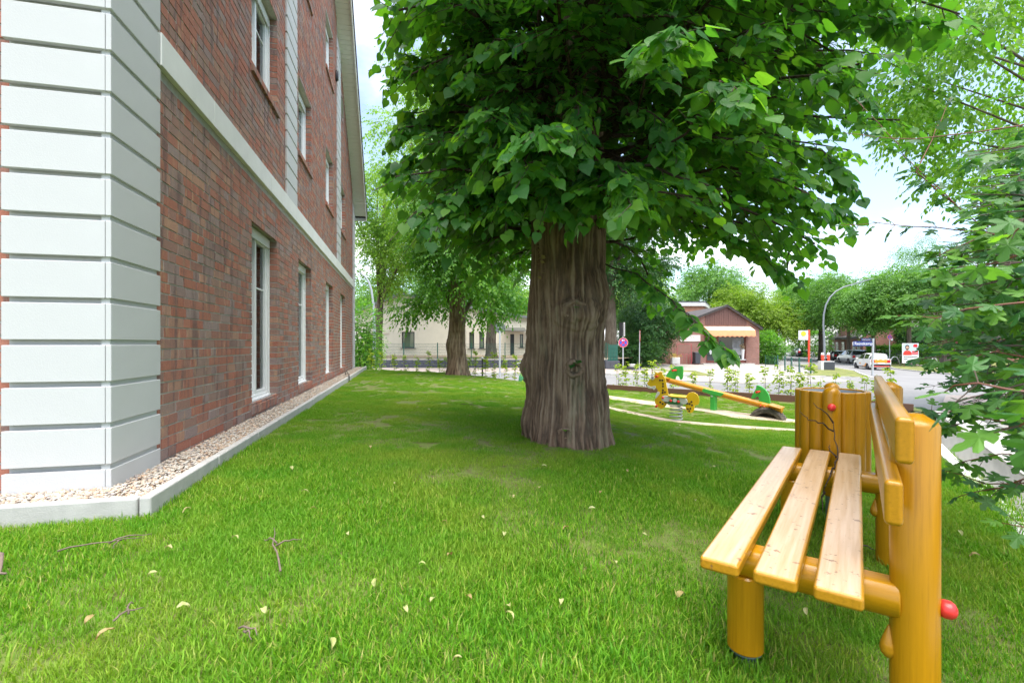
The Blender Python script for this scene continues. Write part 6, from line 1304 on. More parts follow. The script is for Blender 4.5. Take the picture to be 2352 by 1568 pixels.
for k in range(6):
    zz = hz_(768-k*4.3, d, z); part('lettering', MB().box((-.10, -.010, zz-.03), (.10, -.0065, zz+.035), Matrix.Translation((.075, .04, 0))@Matrix.Rotation(1.12, 4, 'Z')), M['grey_paint'], s1_)
d = 28.5; z = -1.9; s2_ = thing('warning_sign', 'triangular warning sign seen almost edge on, right of the no stopping sign', 'road sign', (px(1468, d), d, z)); 
part('pole', MB().tube([(0, 0, 0), (.04, 0, hz_(760, d, z))], .028, 12), M['galv'], s2_, smooth='auto'); R_ = Matrix.Translation((.04, -.04, 0))@Matrix.Rotation(1.32, 4, 'Z'); zb, zt = hz_(781, d, z), hz_(758, d, z)
part('plate', MB().prism([(-.36, zb), (.36, zb), (.03, zt), (-.03, zt)], -.006, .006, M=R_), M['sign_red'], s2_); part('white_field', MB().prism([(-.25, zb+.07), (.25, zb+.07), (0, zt-.12)], -.0095, -.0065, M=R_), M['white_paint'], s2_); part('symbol', MB().prism([(-.06, zb+.1), (.06, zb+.1), (.04, zb+.3), (-.04, zb+.3)], -.0125, -.01, M=R_), M['black'], s2_)
part('lower_plate', MB().box((-.36, -.006, zb-.11), (.36, .006, zb-.01), R_), M['sign_red'], s2_)
part('foot_plate', MB().box((-.45, -.3, -.02), (.85, .25, .10)), M['rubber'], s2_, bevel=.03)
d = 24.0; z = -1.75; s3_ = thing('round_sign', 'grey back of a round road sign on a pole left of the big trunk', 'road sign', (px(1148, d), d, z)); part('pole', MB().tube([(0, 0, -.2), (0, 0, hz_(752, d, z))], .045, 14), M['galv'], s3_, smooth='auto')
M['sign_back'] = mat('sign_back', (.13, .145, .15), .5, .06, 5); part('plate', disc(MB(), .29, .05, (0, hz_(752, d, z))), M['sign_back'], s3_); part('bracket', MB().box((-.12, .02, hz_(752, d, z)-.03), (.12, .049, hz_(752, d, z)+.03)), M['galv'], s3_)
d = 48; z = -2.1; s4_ = thing('no_stopping_sign', 'round red and blue no stopping sign on the far footpath before the pink brick gable', 'road sign', (px(2043, d), d, z)); part('pole', MB().tube([(.03, 0, -.2), (0, 0, hz_(770, d, z))], .04, 12), M['galv'], s4_, smooth='auto'); nostop(s4_, hz_(774, d, z), .31, .2, 'right')
part('back_tag', MB().box((.18, .02, hz_(782, d, z)), (.36, .03, hz_(778, d, z)+.05)), M['white_paint'], s4_)
d = 33; z = -2.2; s5_ = thing('street_name_sign', 'blue street name sign on a thick grey pole in front of the white car', 'street sign', (px(2005.5, d), d, z)); part('pole', MB().tube([(-.05, 0, -.2), (0, 0, hz_(777, d, z))], .068, 16), M['galv'], s5_, smooth='auto')
ax = -.07; part('name_plate', MB().box((-1.42, -.02, hz_(794.5, d, z)), (ax, .0, hz_(783.5, d, z))), M['navy'], s5_, bevel=.004); text_part('lettering', 'Reinskamp', .30, M['white_paint'], s5_, (-.70, -.023, hz_(789, d, z)), (PI/2, 0, 0), .0015, sx=.98)
T = bpy.data.objects.new('cross_plate', None); COL.objects.link(T); T.parent = s5_; T.location = (-.05, .06, hz_(779.5, d, z)); T.rotation_euler = (0, 0, -1.0); T.scale = (.62, .62, .62)
part('plate', MB().box((-1.05, -.01, -.15), (-.05, .01, .15)), M['navy'], T, bevel=.004); text_part('lettering', 'Heimstück', .24, M['white_paint'], T, (-.54, -.013, 0), (PI/2, 0, 0), .0015, sx=.8)
part('end_bracket', MB().box((-1.46, -.02, hz_(793, d, z)), (-1.43, .0, hz_(785, d, z))), M['white_paint'], s5_)
d = 41; z = -2.1; bs_ = thing('bus_stop_sign', 'white bus stop sign with a yellow and green H disc on a red mast', 'bus stop sign', (px(1858, d), d, z)); part('mast', MB().box((-.075, -.05, -.2), (.075, .05, hz_(757.5, d, z))), M['signal_red'] if 'signal_red' in M else M['red_plastic'], bs_, bevel=.01)
z0_, z1_ = hz_(780.5, d, z), hz_(759, d, z); part('board', MB().box((-.92, -.03, z0_), (-.085, .03, z1_)), M['white_paint'], bs_, bevel=.01); cy_ = z1_-.28
M['bus_green'] = mat('bus_green', (.05, .30, .08), .4, .02, 3); M['bus_yellow'] = mat('bus_yellow', (.85, .62, .02), .4, .02, 3)
part('green_disc', disc(MB(), .235, -.036, (-.50, cy_)), M['bus_green'], bs_); part('yellow_disc', disc(MB(), .195, -.040, (-.50, cy_)), M['bus_yellow'], bs_); text_part('lettering', 'H', .30, M['bus_green'], bs_, (-.50, -.043, cy_), (PI/2, 0, 0), .0015)
for k, (w_, mm) in enumerate(((.74, 'galv'), (.70, 'grey_paint'), (.5, 'grey_paint'))): part('text_line', MB().box((-.88, -.034, z0_+.24-.085*k), (-.88+w_, -.031, z0_+.27-.085*k)), M[mm], bs_)
# ------------------------------------------------------------------ the small brick shop
SA = np.array((px(1505, 43.5), 43.5)); spn = Plane(SA, (1, .04)); sz = -1.90; shop = thing('brick_shop', 'small gabled brick shop with an orange awning over a wide shop window', 'shop', (SA[0], SA[1], sz), spn.rot)
def sq_(u, v): t, z = spn.at(u, v); return t, z-sz
M['shop_brick'] = brickwall_mat('shop_brick', (.20, .075, .05), (.27, .11, .08), (.42, .38, .34)); M['brown_clad'] = mat('brown_clad', (.13, .062, .05), .6, .08, 3); M['shop_frame'] = mat('shop_frame', (.16, .045, .03), .5, .1, 4)
M['awning_top'] = mat('awning_top', (.80, .52, .33), .8, .06, 2); M['awning_front'] = mat('awning_front', (.72, .30, .14), .8, .1, 2)
def z3(zx, zy): return ((2400+zx*.21683)*.6125, (1080+zy*.21683)*.6125)
L0, R0 = sq_(1505, 0)[0], sq_(1744, 0)[0]; ap = sq_(*z3(1490, 300)); le = sq_(*z3(735, 600)); re_ = sq_(*z3(2100, 700)); wl = sq_(*z3(1140, 1000))[0]; wr = sq_(*z3(1838, 1000))[0]; wt = sq_(*z3(1300, 820))[1]; cl0 = sq_(*z3(1128, 0))[0]; cl1 = sq_(*z3(1840, 0))[0]
rl_ = lambda x: (le[1]+(ap[1]-le[1])*(x-le[0])/(ap[0]-le[0])) if x < ap[0] else (ap[1]+(re_[1]-ap[1])*(x-ap[0])/(re_[0]-ap[0]))
w = MB(); w.prism([(L0, -.2), (wl, -.2), (wl, rl_(wl)-.12), (L0, rl_(L0)-.12)], 0, .3); w.prism([(wr, -.2), (R0, -.2), (R0, rl_(R0)-.12), (wr, rl_(wr)-.12)], 0, .3); w.prism([(wl, wt), (wr, wt), (wr, rl_(wr)-.12), (ap[0], ap[1]-.12), (wl, rl_(wl)-.12)], .03, .3); w.box((L0, .3, -.2), (L0+.3, 9, rl_(L0)-.3)); w.box((R0-.3, .3, -.2), (R0, 9, rl_(R0)-.2)); part('wall', w, M['shop_brick'], shop)
n = 18
for i in range(n):                                   # gable boards
    a, b = cl0+(cl1-cl0)*i/n+.008, cl0+(cl1-cl0)*(i+1)/n-.008; pl_ = [(a, wt+.25), (b, wt+.25), (b, rl_(b)-.16)]+([(ap[0], ap[1]-.16)] if a < ap[0] < b else [])+[(a, rl_(a)-.16)]
    part('gable_board', MB().prism(pl_, -.045+.008*(i % 2), .028), M['brown_clad'], shop)
for A, B in ((le, ap), (ap, re_)):
    ext = .0; A2 = (A[0]-(.0 if A is ap else 1.6), A[1]-(0 if A is ap else 1.6*(ap[1]-le[1])/(ap[0]-le[0]))); part('roof', MB().prism([A2, B, (B[0], B[1]-.14), (A2[0], A2[1]-.14)], -.25, 9), M['roof_tile'], shop)
    n = 16; base = None
    for i in range(n):
        t0, t1 = i/n, (i+1)/n; P0 = (A2[0]+(B[0]-A2[0])*t0, A2[1]+(B[1]-A2[1])*t0); P1 = (A2[0]+(B[0]-A2[0])*t1, A2[1]+(B[1]-A2[1])*t1); part('verge_tile', MB().prism([(P0[0], P0[1]+.004), (P1[0], P1[1]+.03), (P1[0], P1[1]+.07), (P0[0], P0[1]+.05)], -.29, .05), M['roof_tile'], shop)
sf = bpy.data.objects.new('shop_front', None); COL.objects.link(sf); sf.parent = shop; dr = sq_(*z3(1345, 1000))[0]; zb0, zs = sq_(*z3(1345, 1318))[1], sq_(*z3(1500, 1240))[1]
fm = MB(); fm.box((wl, .1, -.1), (wl+.14, .25, wt)); fm.box((dr-.12, .1, -.1), (dr+.12, .25, wt)); fm.box((wr-.12, .1, -.1), (wr, .25, wt)); fm.box((wl+.14, .1, wt-.15), (dr-.12, .25, wt)); fm.box((dr+.12, .1, wt-.12), (wr-.12, .25, wt)); fm.box((dr+.12, .08, -.1), (wr-.12, .24, zs)); fm.box((wl+.14, .12, zb0-.05), (dr-.12, .23, zb0+.35)); fm.box((wl+.14, .12, 2.15), (dr-.12, .23, 2.25)); part('frame', fm, M['shop_frame'], sf)
part('pane', MB().box((wl+.14, .16, zb0+.35), (dr-.12, .175, wt-.15)).box((dr+.12, .16, zs), (wr-.12, .175, wt-.12)), M['shop_glass'] if 'shop_glass' in M else M['glass'], sf); part('sill', MB().box((dr+.1, .05, zs-.02), (wr, .1, zs+.05)), M['white_paint'], sf)
part('door_handle', MB().tube([(wl+.2, .1, 1.0), (wl+.2, .1, 1.5)], .02, 8), M['galv'], sf)
def shot(u0, v0, u1, v1, mk, y=.152, nm='notice'): a = sq_(*z3(u0, v0)); b = sq_(*z3(u1, v1)); part(nm, MB().box((a[0], y-.004, b[1]), (b[0], y, a[1])), M[mk], sf)
M['pale_poster'] = mat('pale_poster', (.30, .31, .32), .5, .25, 2.2); M['dull_poster'] = mat('dull_poster', (.20, .21, .22), .5, .35, 3)
shot(1610, 868, 1758, 1030, 'dull_poster', nm='poster'); shot(1615, 1035, 1830, 1155, 'pale_poster', .151, 'poster'); shot(1372, 1092, 1422, 1146, 'white_paint'); shot(1425, 1102, 1472, 1130, 'white_paint'); shot(1440, 1180, 1480, 1238, 'pale_poster'); shot(1695, 1182, 1740, 1238, 'white_paint'); shot(1395, 1072, 1460, 1086, 'bus_green', nm='sticker')
for k in range(7):                                   # slanted white shop-door lettering, too small to read
    a = sq_(*z3(1192+k*5, 1040+k*17)); R_ = Matrix.Translation((a[0], .14, a[1]))@Matrix.Rotation(-.5, 4, 'Y'); part('door_lettering', MB().box((0, -.003, -.045), (.34-.05*(k % 3), 0, .045), R_), M['white_paint'], sf)
va = sq_(*z3(1788, 1236)); part('vase', MB().lathe([(.10, 0), (.13, .5), (.17, .95), (.15, .97)], 14, (va[0], .125, va[1])), M['white_paint'], sf, smooth='auto')
m_ = MB()
for k in range(60): a = rng.normal(0, 1, 3)*np.array((.18, .05, .16)); m_.box(tuple(np.array((va[0], .10, va[1]+1.2))+a-.025), tuple(np.array((va[0], .10, va[1]+1.2))+a+.025))
part('dry_flowers', m_, M['stake'] if 'stake' in M else M['cream_sign'], sf, kind='stuff')
aw = bpy.data.objects.new('awning', None); COL.objects.link(aw); aw.parent = shop; a0, a1 = sq_(*z3(1080, 0))[0]+.1, sq_(*z3(1915, 0))[0]-.1; t0_, t1_, t2_ = sq_(*z3(1085, 662))[1], sq_(*z3(1085, 724))[1], sq_(*z3(1085, 838))[1]
part('top', MB().prism([(-.06, t0_), (-.95, t1_-.05), (-.95, t1_-.08), (-.06, t0_-.03)], a0, a1, 'yz'), M['awning_top'], aw); part('front', MB().prism([(-.951, t1_-.05), (-1.05, t2_+.1), (-1.04, t2_+.1), (-.94, t1_-.05)], a0, a1, 'yz'), M['awning_front'], aw)
vl = MB(); n = 60
for i in range(n): x0_, x1_ = a0+(a1-a0)*i/n, a0+(a1-a0)*(i+1)/n; f = lambda q: t2_+.0+.045*math.cos(q*PI*2*n/6/(a1-a0)); vl.add([(x0_, -1.051, t2_+.1), (x1_, -1.051, t2_+.1), (x1_, -1.056, f(x1_-a0)), (x0_, -1.056, f(x0_-a0))], [(3, 2, 1, 0)])
part('scalloped_edge', vl, M['awning_front'], aw)
for x_ in (a0, a1-.02): part('side', MB().prism([(-.05, t0_-.02), (-.95, t1_-.06), (-1.05, t2_+.1), (-.05, t2_+.12)], x_, x_+.02, 'yz'), M['awning_front'], aw)
bo = (*sq_(*z3(690, 920)), *sq_(*z3(1040, 812))); part('name_board', MB().box((bo[0], -.06, bo[1]), (bo[2], -.003, bo[3])), M['cream_sign'], shop); text_part('lettering', 'L', .34, M['sign_red'], shop, (bo[0]+.42, -.064, bo[1]+.47), (PI/2, 0, 0), .001); text_part('lettering', 'HE', .2, M['sign_red'], shop, (bo[0]+.5, -.064, bo[1]+.17), (PI/2, 0, 0), .001)
for zz, ex in ((-.02, .9), (.10, .6)): part('step', MB().box((wl-.5, -ex, zz-.2), (wr+.5, .05, zz)), M['concrete'], shop, bevel=.01)
def at_shop(u, v): t, z = spn.at(u, v); return spn.A+spn.D*t
q = at_shop(*z3(940, 0)); wb = thing('wheelie_bin', 'dark grey wheelie bin against the shop wall left of the door', 'bin', (q[0], q[1]-.55, G(q[0], q[1]-.5)+.06), .05)
mb = MB(); mb.v = [(x*(.27 if z_ else .22), y*(.33 if z_ else .26), z_*.98+.05) for z_ in (0, 1) for x, y in ((-1, -1), (1, -1), (1, 1), (-1, 1))]; mb.f = [(3, 2, 1, 0), (4, 5, 6, 7), (0, 1, 5, 4), (1, 2, 6, 5), (2, 3, 7, 6), (3, 0, 4, 7)]; mb.m = [0]*6; part('body', mb, M['dark_grey'], wb, bevel=.02); part('lid', MB().prism([(-.37, 1.035), (.34, 1.035), (.30, 1.12), (-.30, 1.09)], -.3, .3, 'yz'), M['dark_grey'], wb, bevel=.02)
for s_ in (-1, 1): part('wheel', MB().tube([(s_*.25, .24, .1), (s_*.31, .24, .1)], .1, 14), M['rubber'], wb)
q = at_shop(*z3(575, 0)); pt = thing('planter', 'pale square concrete planter with a dry plant by the shop wall', 'planter', (q[0], q[1]-.5, G(q[0], q[1]-.5)+.05)); part('tub', MB().box((-.36, -.3, 0), (.36, .3, .62)), M['pale_concrete'], pt, bevel=.03); b_ = rng.normal(0, .2, (40, 3))*np.array((1, 1, .6))+np.array((0, 0, .75)); Pn, D, Nn, S = twigs_to_leaves(b_, rng.normal(0, 1, (40, 3)), np.full(40, .25), 5, .1); link('plant', leaf_mesh('plant', Pn, D, Nn, S, TD, rng.random(len(Pn))), M['dry_plant'] if 'dry_plant' in M else M['tree_yellow'], pt, kind='stuff')
q = at_shop(*z3(740, 0)); rk = thing('bike_rack', 'thin red metal bicycle rack frame against the shop wall', 'bike rack', (q[0], q[1]-.45, G(q[0], q[1]-.45)+.05)); M['rack_red'] = mat('rack_red', (.42, .06, .08), .5, .1, 4)
part('frame', MB().tube([(-.7, 0, 0), (-.7, 0, 1.85), (.62, 0, 1.85), (.62, 0, 0)], .03, 8), M['rack_red'], rk)
for x_ in (-.3, .1, .45): part('hoop', MB().tube([(x_-.13, -.25, 0)]+[(x_+.13*math.cos(a), -.25, .75+.2*math.sin(a)) for a in np.linspace(PI, 0, 9)]+[(x_+.13, -.25, 0)], .018, 6), M['rack_red'], rk, smooth=True)
# flat-roofed block behind the shop
FA = np.array((px(1567, 60), 60.)); fz0 = -1.9; fb_ = thing('flat_roof_block', 'flat roofed orange brick block rising behind the small shop', 'building', (FA[0], FA[1], fz0), 0); M['orange_brick'] = brickwall_mat('orange_brick', (.33, .13, .075), (.38, .17, .10), (.36, .27, .2))
cx_ = px(1615, 60)-FA[0]; ht = -(693-HY)*60/F-fz0; part('wall', MB().box((-2, 0, 0), (cx_, 8, ht-.55)), M['orange_brick'], fb_); dep = 9; RM = Matrix.Translation((cx_, 0, 0))@Matrix.Rotation(math.radians(62), 4, 'Z'); part('wall', MB().box((.004, .004, 0), (dep, 3, ht-.55), RM), M['orange_brick'], fb_)
part('fascia', MB().box((-2.2, -.25, ht-.55), (cx_+.15, 8.2, ht-.05)).box((-.1, -.25, ht-.548), (dep, 3.2, ht-.048), RM), M['pale_concrete'], fb_); part('roof', MB().box((-2.25, -.3, ht-.045), (cx_+.2, 8.3, ht+.05)).box((-.1, -.3, ht-.047), (dep+.1, 3.3, ht+.048), RM), M['dark_grey'], fb_)
for x_, w_ in ((3.4, .7), (5.6, 1.2)):
    wn = bpy.data.objects.new('window', None); COL.objects.link(wn); wn.parent = fb_; part('frame', MB().box((x_-.06, -.03, ht-2.7), (x_+w_+.06, .0, ht-1.3), RM), M['shop_frame'], wn); part('pane', MB().box((x_, -.05, ht-2.64), (x_+w_, -.031, ht-1.36), RM), M['glass'], wn)
wn = bpy.data.objects.new('window', None); COL.objects.link(wn); wn.parent = fb_; part('frame', MB().box((-1.0, -.04, ht-2.4), (.2, 0, ht-1.7)), M['white_paint'], wn); part('pane', MB().box((-.93, -.06, ht-2.33), (.13, -.041, ht-1.77)), M['glass'], wn)
# ------------------------------------------------------------------ forecourt fence with plastic sheeting
mesh_fence('forecourt_fence', 'low green wire fence with thick posts along the right side of the forecourt', (px(1758, 41.5), 41.5), (px(1780, 40), 40.0), 1, G(21, 41)+.1, .85, .9, 5, .1)
posts = [(1786, 38.5, 832), (1803, 36.5, 841), (1818, 34.5, 846), (1836, 33, 850), (1862, 31.5, 852)]
pf = thing('wire_fence', 'sagging wire fence on green posts wrapped in torn clear plastic sheeting', 'fence', (px(1786, 38.5), 38.5, G(px(1786, 38.5), 38.5)+.1)); prev = None; m_, nt, bs = newmat('plastic_sheet'); bs.inputs['Base Color'].default_value = (.75, .77, .76, 1); bs.inputs['Roughness'].default_value = .25
tp = nt.nodes.new('ShaderNodeBsdfTransparent'); mx_ = nt.nodes.new('ShaderNodeMixShader'); nt.links.new(tp.outputs[0], mx_.inputs[1]); nt.links.new(bs.outputs[0], mx_.inputs[2]); nt.links.new(ramp(nt, noise(nt, 1.3, 4), [(.35, (.15,)*3), (.65, (.75,)*3)]), mx_.inputs[0]); nt.links.new(mx_.outputs[0], nt.nodes['Material Output'].inputs[0]); M['plastic'] = m_
for u, d, v in posts:
    x, y = px(u, d), d; z_ = G(x, y)+.1; q = Vector((x, y, z_))-Vector(pf.location); part('post', MB().box((q.x-.05, q.y-.03, q.z-.1), (q.x+.05, q.y+.03, q.z+1.05)), M['green_steel'], pf)
    if prev is not None:
        mb = MB(); n = 14
        for i in range(n+1):
            for j in range(5): t = i/n; c = prev.lerp(q, t); mb.v.append((c.x, c.y+.06*math.sin(i*1.7+j), c.z+.05+(.8-.15*math.sin(PI*t))*j/4))
        mb.f = [(i*5+j, (i+1)*5+j, (i+1)*5+j+1, i*5+j+1) for i in range(n) for j in range(4)]; mb.m = [0]*len(mb.f); part('plastic_sheet', mb, M['plastic'], pf, smooth=True)
        part('wire', MB().tube([prev+Vector((0, 0, .95)), q+Vector((0, 0, .95))], .008, 5).tube([prev+Vector((0, 0, .5)), q+Vector((0, 0, .5))], .008, 5), M['green_steel'], pf)
    prev = q
# bag of building material half hidden by the trunk
bg = thing('builders_bag', 'white and green plastic builders bag standing by the road left of the big trunk', 'bag', (px(1222, 19), 19.0, G(px(1222, 19), 19)+.0)); mb = MB(); nn_ = 18; pr = [(.55, 0), (.6, .2), (.5, .5), (.32, .8), (.18, 1.0), (.1, 1.12)]
for r_, z_ in pr:
    for k in range(nn_): a = 2*PI*k/nn_; rr = r_*(1+.10*math.sin(a*5+z_*6)+.05*math.sin(a*11)); mb.v.append((rr*math.cos(a), rr*.8*math.sin(a), z_*.95))
for i in range(len(pr)-1):
    for k in range(nn_): mb.f.append((i*nn_+k, i*nn_+(k+1) % nn_, (i+1)*nn_+(k+1) % nn_, (i+1)*nn_+k)); mb.m.append(1 if k in (10, 11) else 0)
mb.f.append(tuple(range((len(pr)-1)*nn_, len(pr)*nn_))); mb.m.append(0); M['bag_green'] = mat('bag_green', (.10, .42, .16), .5, .1, 6); part('sack', mb, [M['white_paint'], M['bag_green']], bg, smooth=True); part('tied_top', MB().lathe([(.1, 1.06), (.06, 1.12), (.14, 1.25), (.10, 1.27)], 12), M['white_paint'], bg, smooth=True)
fs = thing('fence_foot', 'grey slab lying in the grass by the no stopping sign', 'slab', (px(1452, 30), 30.0, G(px(1452, 30), 30)+.16), .35); part('slab', MB().box((-.5, -.25, 0), (.5, .25, .14)), M['rubber'], fs, bevel=.04); part('lug', MB().box((-.2, -.12, .1405), (.2, .12, .34)), M['concrete'], fs, bevel=.03)
bp = thing('marker_post', 'short black marker post among the saplings left of the round sign', 'post', (px(1108, 17.5), 17.5, -1.4)); part('shaft', MB().tube([(0, 0, -.1), (0, 0, .85)], .03, 10), M['black'], bp, smooth='auto'); part('cap', MB().lathe([(.032, .851), (.036, .88), (.02, .91), (0, .915)], 10), M['white_paint'], bp)
# ------------------------------------------------------------------ cars: a lofted body, glass, wheels, lights
M['tail_red'] = mat('tail_red', (.55, .012, .015), .2, .02, 5); M['car_glass'] = glass_mat('car_glass', (.025, .03, .03), .04); M['plate_white'] = mat('plate_white', (.75, .75, .72), .4, .02, 3)
def paint(name, c, metal=0.0, rough=.25):
    m, nt, bs = newmat(name); bs.inputs['Base Color'].default_value = (*c, 1); bs.inputs['Metallic'].default_value = metal; bs.inputs['Roughness'].default_value = rough; bs.inputs['Coat Weight'].default_value = .8; bs.inputs['Coat Roughness'].default_value = .05; return m
def car(name, label, x, y, z, rot, prof, W, Hroof, body, group=None, wheel=.31, wx=(.7, -1.25), stripe=None, hatch=True):
    """prof: list of (x, z_low, z_belt, z_top, half, half_top, glass) from nose to tail; local x forward"""
    root = thing(name, label, 'car', (x, y, z), rot, group); bd, gl = MB(), MB(); n = len(prof); ringpts = []
    for (px_, zl, zb, zt, hw, ht_, g) in prof:
        ringpts.append([(px_, -hw*.92, zl), (px_, -hw, zl+.18), (px_, -hw, (zl+zb)/2+.08), (px_, -hw*.965, zb), (px_, -ht_, zt-.05), (px_, -ht_*.86, zt), (px_, 0, zt+.025), (px_, ht_*.86, zt), (px_, ht_, zt-.05), (px_, hw*.965, zb), (px_, hw, (zl+zb)/2+.08), (px_, hw, zl+.18), (px_, hw*.92, zl)])
    for i in range(n-1):
        A, B = ringpts[i], ringpts[i+1]; k = len(A); g = prof[i][6]
        for j in range(k-1):
            side = j in (3, 8); top = j in (4, 5, 6, 7)
            tgt = gl if (('s' in g and side) or ('t' in g and (top or side))) else bd
            tgt.add([A[j], A[j+1], B[j+1], B[j]], [(0, 3, 2, 1)])
        bd.add([A[0], A[-1], B[-1], B[0]], [(0, 1, 2, 3)])
    bd.add(ringpts[0], [tuple(range(13))]); bd.add(ringpts[-1], [tuple(range(12, -1, -1))])
    me = bd.mesh('body'); bm = bmesh.new(); bm.from_mesh(me); bmesh.ops.remove_doubles(bm, verts=bm.verts[:], dist=.0005); bm.to_mesh(me); bm.free()
    link('body', me, body, root, smooth='auto'); me = gl.mesh('window'); bm = bmesh.new(); bm.from_mesh(me); bmesh.ops.remove_doubles(bm, verts=bm.verts[:], dist=.0005); bm.to_mesh(me); bm.free(); link('window', me, M['car_glass'], root, smooth='auto')
    for wx_ in wx:
        for s_ in (-1, 1):
            wr_ = bpy.data.objects.new('wheel', None); COL.objects.link(wr_); wr_.parent = root; wr_.location = (wx_, s_*(W/2-.09), wheel)
            part('arch', MB().tube([(0, -s_*.02, 0), (0, s_*.0925, 0)], wheel*1.12, 24), M['black'], wr_); part('tyre', MB().lathe([(wheel*.62, -.1), (wheel*.96, -.1), (wheel, -.07), (wheel, .07), (wheel*.96, .1), (wheel*.62, .1)], 26, M=RX), M['rubber'], wr_, smooth='auto')
            rim = MB().lathe([(wheel*.64, .075), (wheel*.60, .101), (wheel*.55, .09), (0, .075)], 22, M=Matrix.Rotation(-PI/2*s_, 4, 'X'))
            for k in range(5): rim.box((-.022, .078, .04), (.022, .1, wheel*.58), Matrix.Scale(s_, 4, (0, 1, 0))@Matrix.Rotation(2*PI*k/5, 4, 'Y'))
            part('rim', rim, M['galv'], wr_)
    tail = prof[-1]; xt = tail[0]; zb = tail[2]; hw = tail[4]
    for s_ in (-1, 1):
        part('tail_light', MB().box((xt-.05, s_*hw*.62 if s_ > 0 else -hw*.97, zb-.26), (xt+.16, hw*.97 if s_ > 0 else -hw*.62, zb+.02)), M['tail_red'], root, bevel=.03); part('mirror', MB().box((prof[2][0]-.25, s_*(W/2-.02)-(.0 if s_ > 0 else .16), zb-.02), (prof[2][0]-.08, s_*(W/2-.02)+(.16 if s_ > 0 else 0), zb+.12)), body, root, bevel=.03)
        nz = prof[0]; part('headlight', MB().box((nz[0]-.25, s_*nz[4]*.6 if s_ > 0 else -nz[4]*1.0, nz[2]-.18), (nz[0]+.02, nz[4]*1.0 if s_ > 0 else -nz[4]*.6, nz[2]-.02)), M['galv'], root, bevel=.02)
    part('bumper', MB().box((xt-.09, -hw*.98, tail[1]-.02), (xt+.2, hw*.98, tail[1]+.20)), M['black'], root, bevel=.04); part('number_plate', MB().box((xt-.105, -.26, tail[1]+.22), (xt-.07, .26, tail[1]+.33)), M['plate_white'], root)
    part('sill', MB().box((wx[1]+wheel*1.2, -W/2+.03, .2), (wx[0]-wheel*1.2, W/2-.03, .3)), M['black'], root); return root
hatch = lambda L, W, H, zb: [(L/2, .30, .62, .66, W*.40, W*.33, ''), (L/2-.12, .22, .70, .74, W*.47, W*.42, ''), (L*.24, .2, zb, zb+.03, W*.5, W*.45, 't'), (L*.05, .2, zb+.02, H-.06, W*.5, W*.38, 's'), (-L*.10, .2, zb+.03, H, W*.5, W*.385, 's'), (-L*.12, .2, zb+.03, H, W*.5, W*.385, ''), (-L*.15, .2, zb+.03, H, W*.5, W*.385, 's'), (-L*.38, .2, zb+.05, H-.05, W*.5, W*.375, ''), (-L*.425, .2, zb+.05, H-.09, W*.5, W*.37, 't'), (-L*.488, .26, zb+.02, zb+.06, W*.49, W*.43, ''), (-L*.5, .34, zb-.02, zb+.02, W*.46, W*.38, '')]
est = lambda L, W, H, zb: [(L/2, .30, .62, .66, W*.40, W*.33, ''), (L/2-.15, .22, .74, .78, W*.47, W*.42, ''), (L*.22, .2, zb, zb+.03, W*.5, W*.45, 't'), (L*.06, .2, zb+.02, H-.06, W*.5, W*.38, 's'), (-L*.12, .2, zb+.03, H, W*.5, W*.385, 's'), (-L*.14, .2, zb+.03, H, W*.5, W*.385, 's'), (-L*.39, .2, zb+.05, H-.05, W*.5, W*.37, ''), (-L*.43, .2, zb+.05, H-.10, W*.5, W*.365, 't'), (-L*.487, .26, zb+.02, zb+.06, W*.49, W*.43, ''), (-L*.5, .34, zb-.03, zb+.01, W*.46, W*.38, '')]
rd = math.atan2(78-43, 47.5-33.5)                     # along the road, away from the camera
M['car_white'] = paint('car_white', (.78, .77, .74)); M['car_silver'] = paint('car_silver', (.50, .52, .53), .6, .3); M['car_black'] = paint('car_black', (.012, .013, .017)); M['car_navy'] = paint('car_navy', (.02, .024, .04)); M['car_orange'] = mat('car_orange', (.80, .30, .02), .3, .08, 5); M['car_red'] = mat('car_red', (.62, .04, .03), .3, .05, 5)
x, y = px(2001, 42.5), 42.5; c1 = car('parked_car', 'small white hatchback with orange and red lettering panels parked nearest on the road', x, y, G(x, y), rd+.10, hatch(3.6, 1.6, 1.48, .95), 1.6, 1.48, M['car_white'], 'cars parked along the road', .29, (1.15, -1.2))
xt = -1.8; part('orange_decal', MB().prism([(-.50, .66), (.50, .66), (.60, .80), (.62, .95), (.50, .90), (.36, .97), (.2, .91), (0, .97), (-.2, .91), (-.36, .97), (-.5, .90), (-.62, .95), (-.60, .80)], xt-.035, xt-.012, 'yz'), M['car_orange'], c1); part('red_decal', MB().box((xt-.095, -.62, .32), (xt-.088, .62, .40)), M['car_red'], c1)
for s_ in (-1, 1): part('side_decal', MB().prism([(-1.5, .32), (-.1, .32), (-.7, .40), (-.9, .62), (-1.3, .55)], s_*.802, s_*.808), M['car_orange'], c1); part('side_decal', MB().prism([(.05, .5), (.3, .5), (.3, .62), (.05, .62)], s_*.802, s_*.807), M['car_orange'], c1)
x, y = px(1957, 55), 55; car('parked_car', 'silver compact van parked in front of the white car', x, y, G(x, y), rd+.12, est(4.3, 1.78, 1.62, 1.02), 1.78, 1.62, M['car_silver'], 'cars parked along the road', .33, (1.35, -1.3))
x, y = px(1921, 62), 62; car('parked_car', 'small black hatchback parked beyond the silver van', x, y, G(x, y), rd+.05, hatch(3.7, 1.68, 1.41, .93), 1.68, 1.41, M['car_black'], 'cars parked along the road', .31, (1.2, -1.2))
x, y = px(1838, 76), 76; car('moving_car', 'dark blue estate car driving away at the far end of the road', x, y, G(x, y)+.0, rd+.05, est(4.6, 1.8, 1.45, .95), 1.8, 1.45, M['car_navy'], None, .33, (1.4, -1.4))
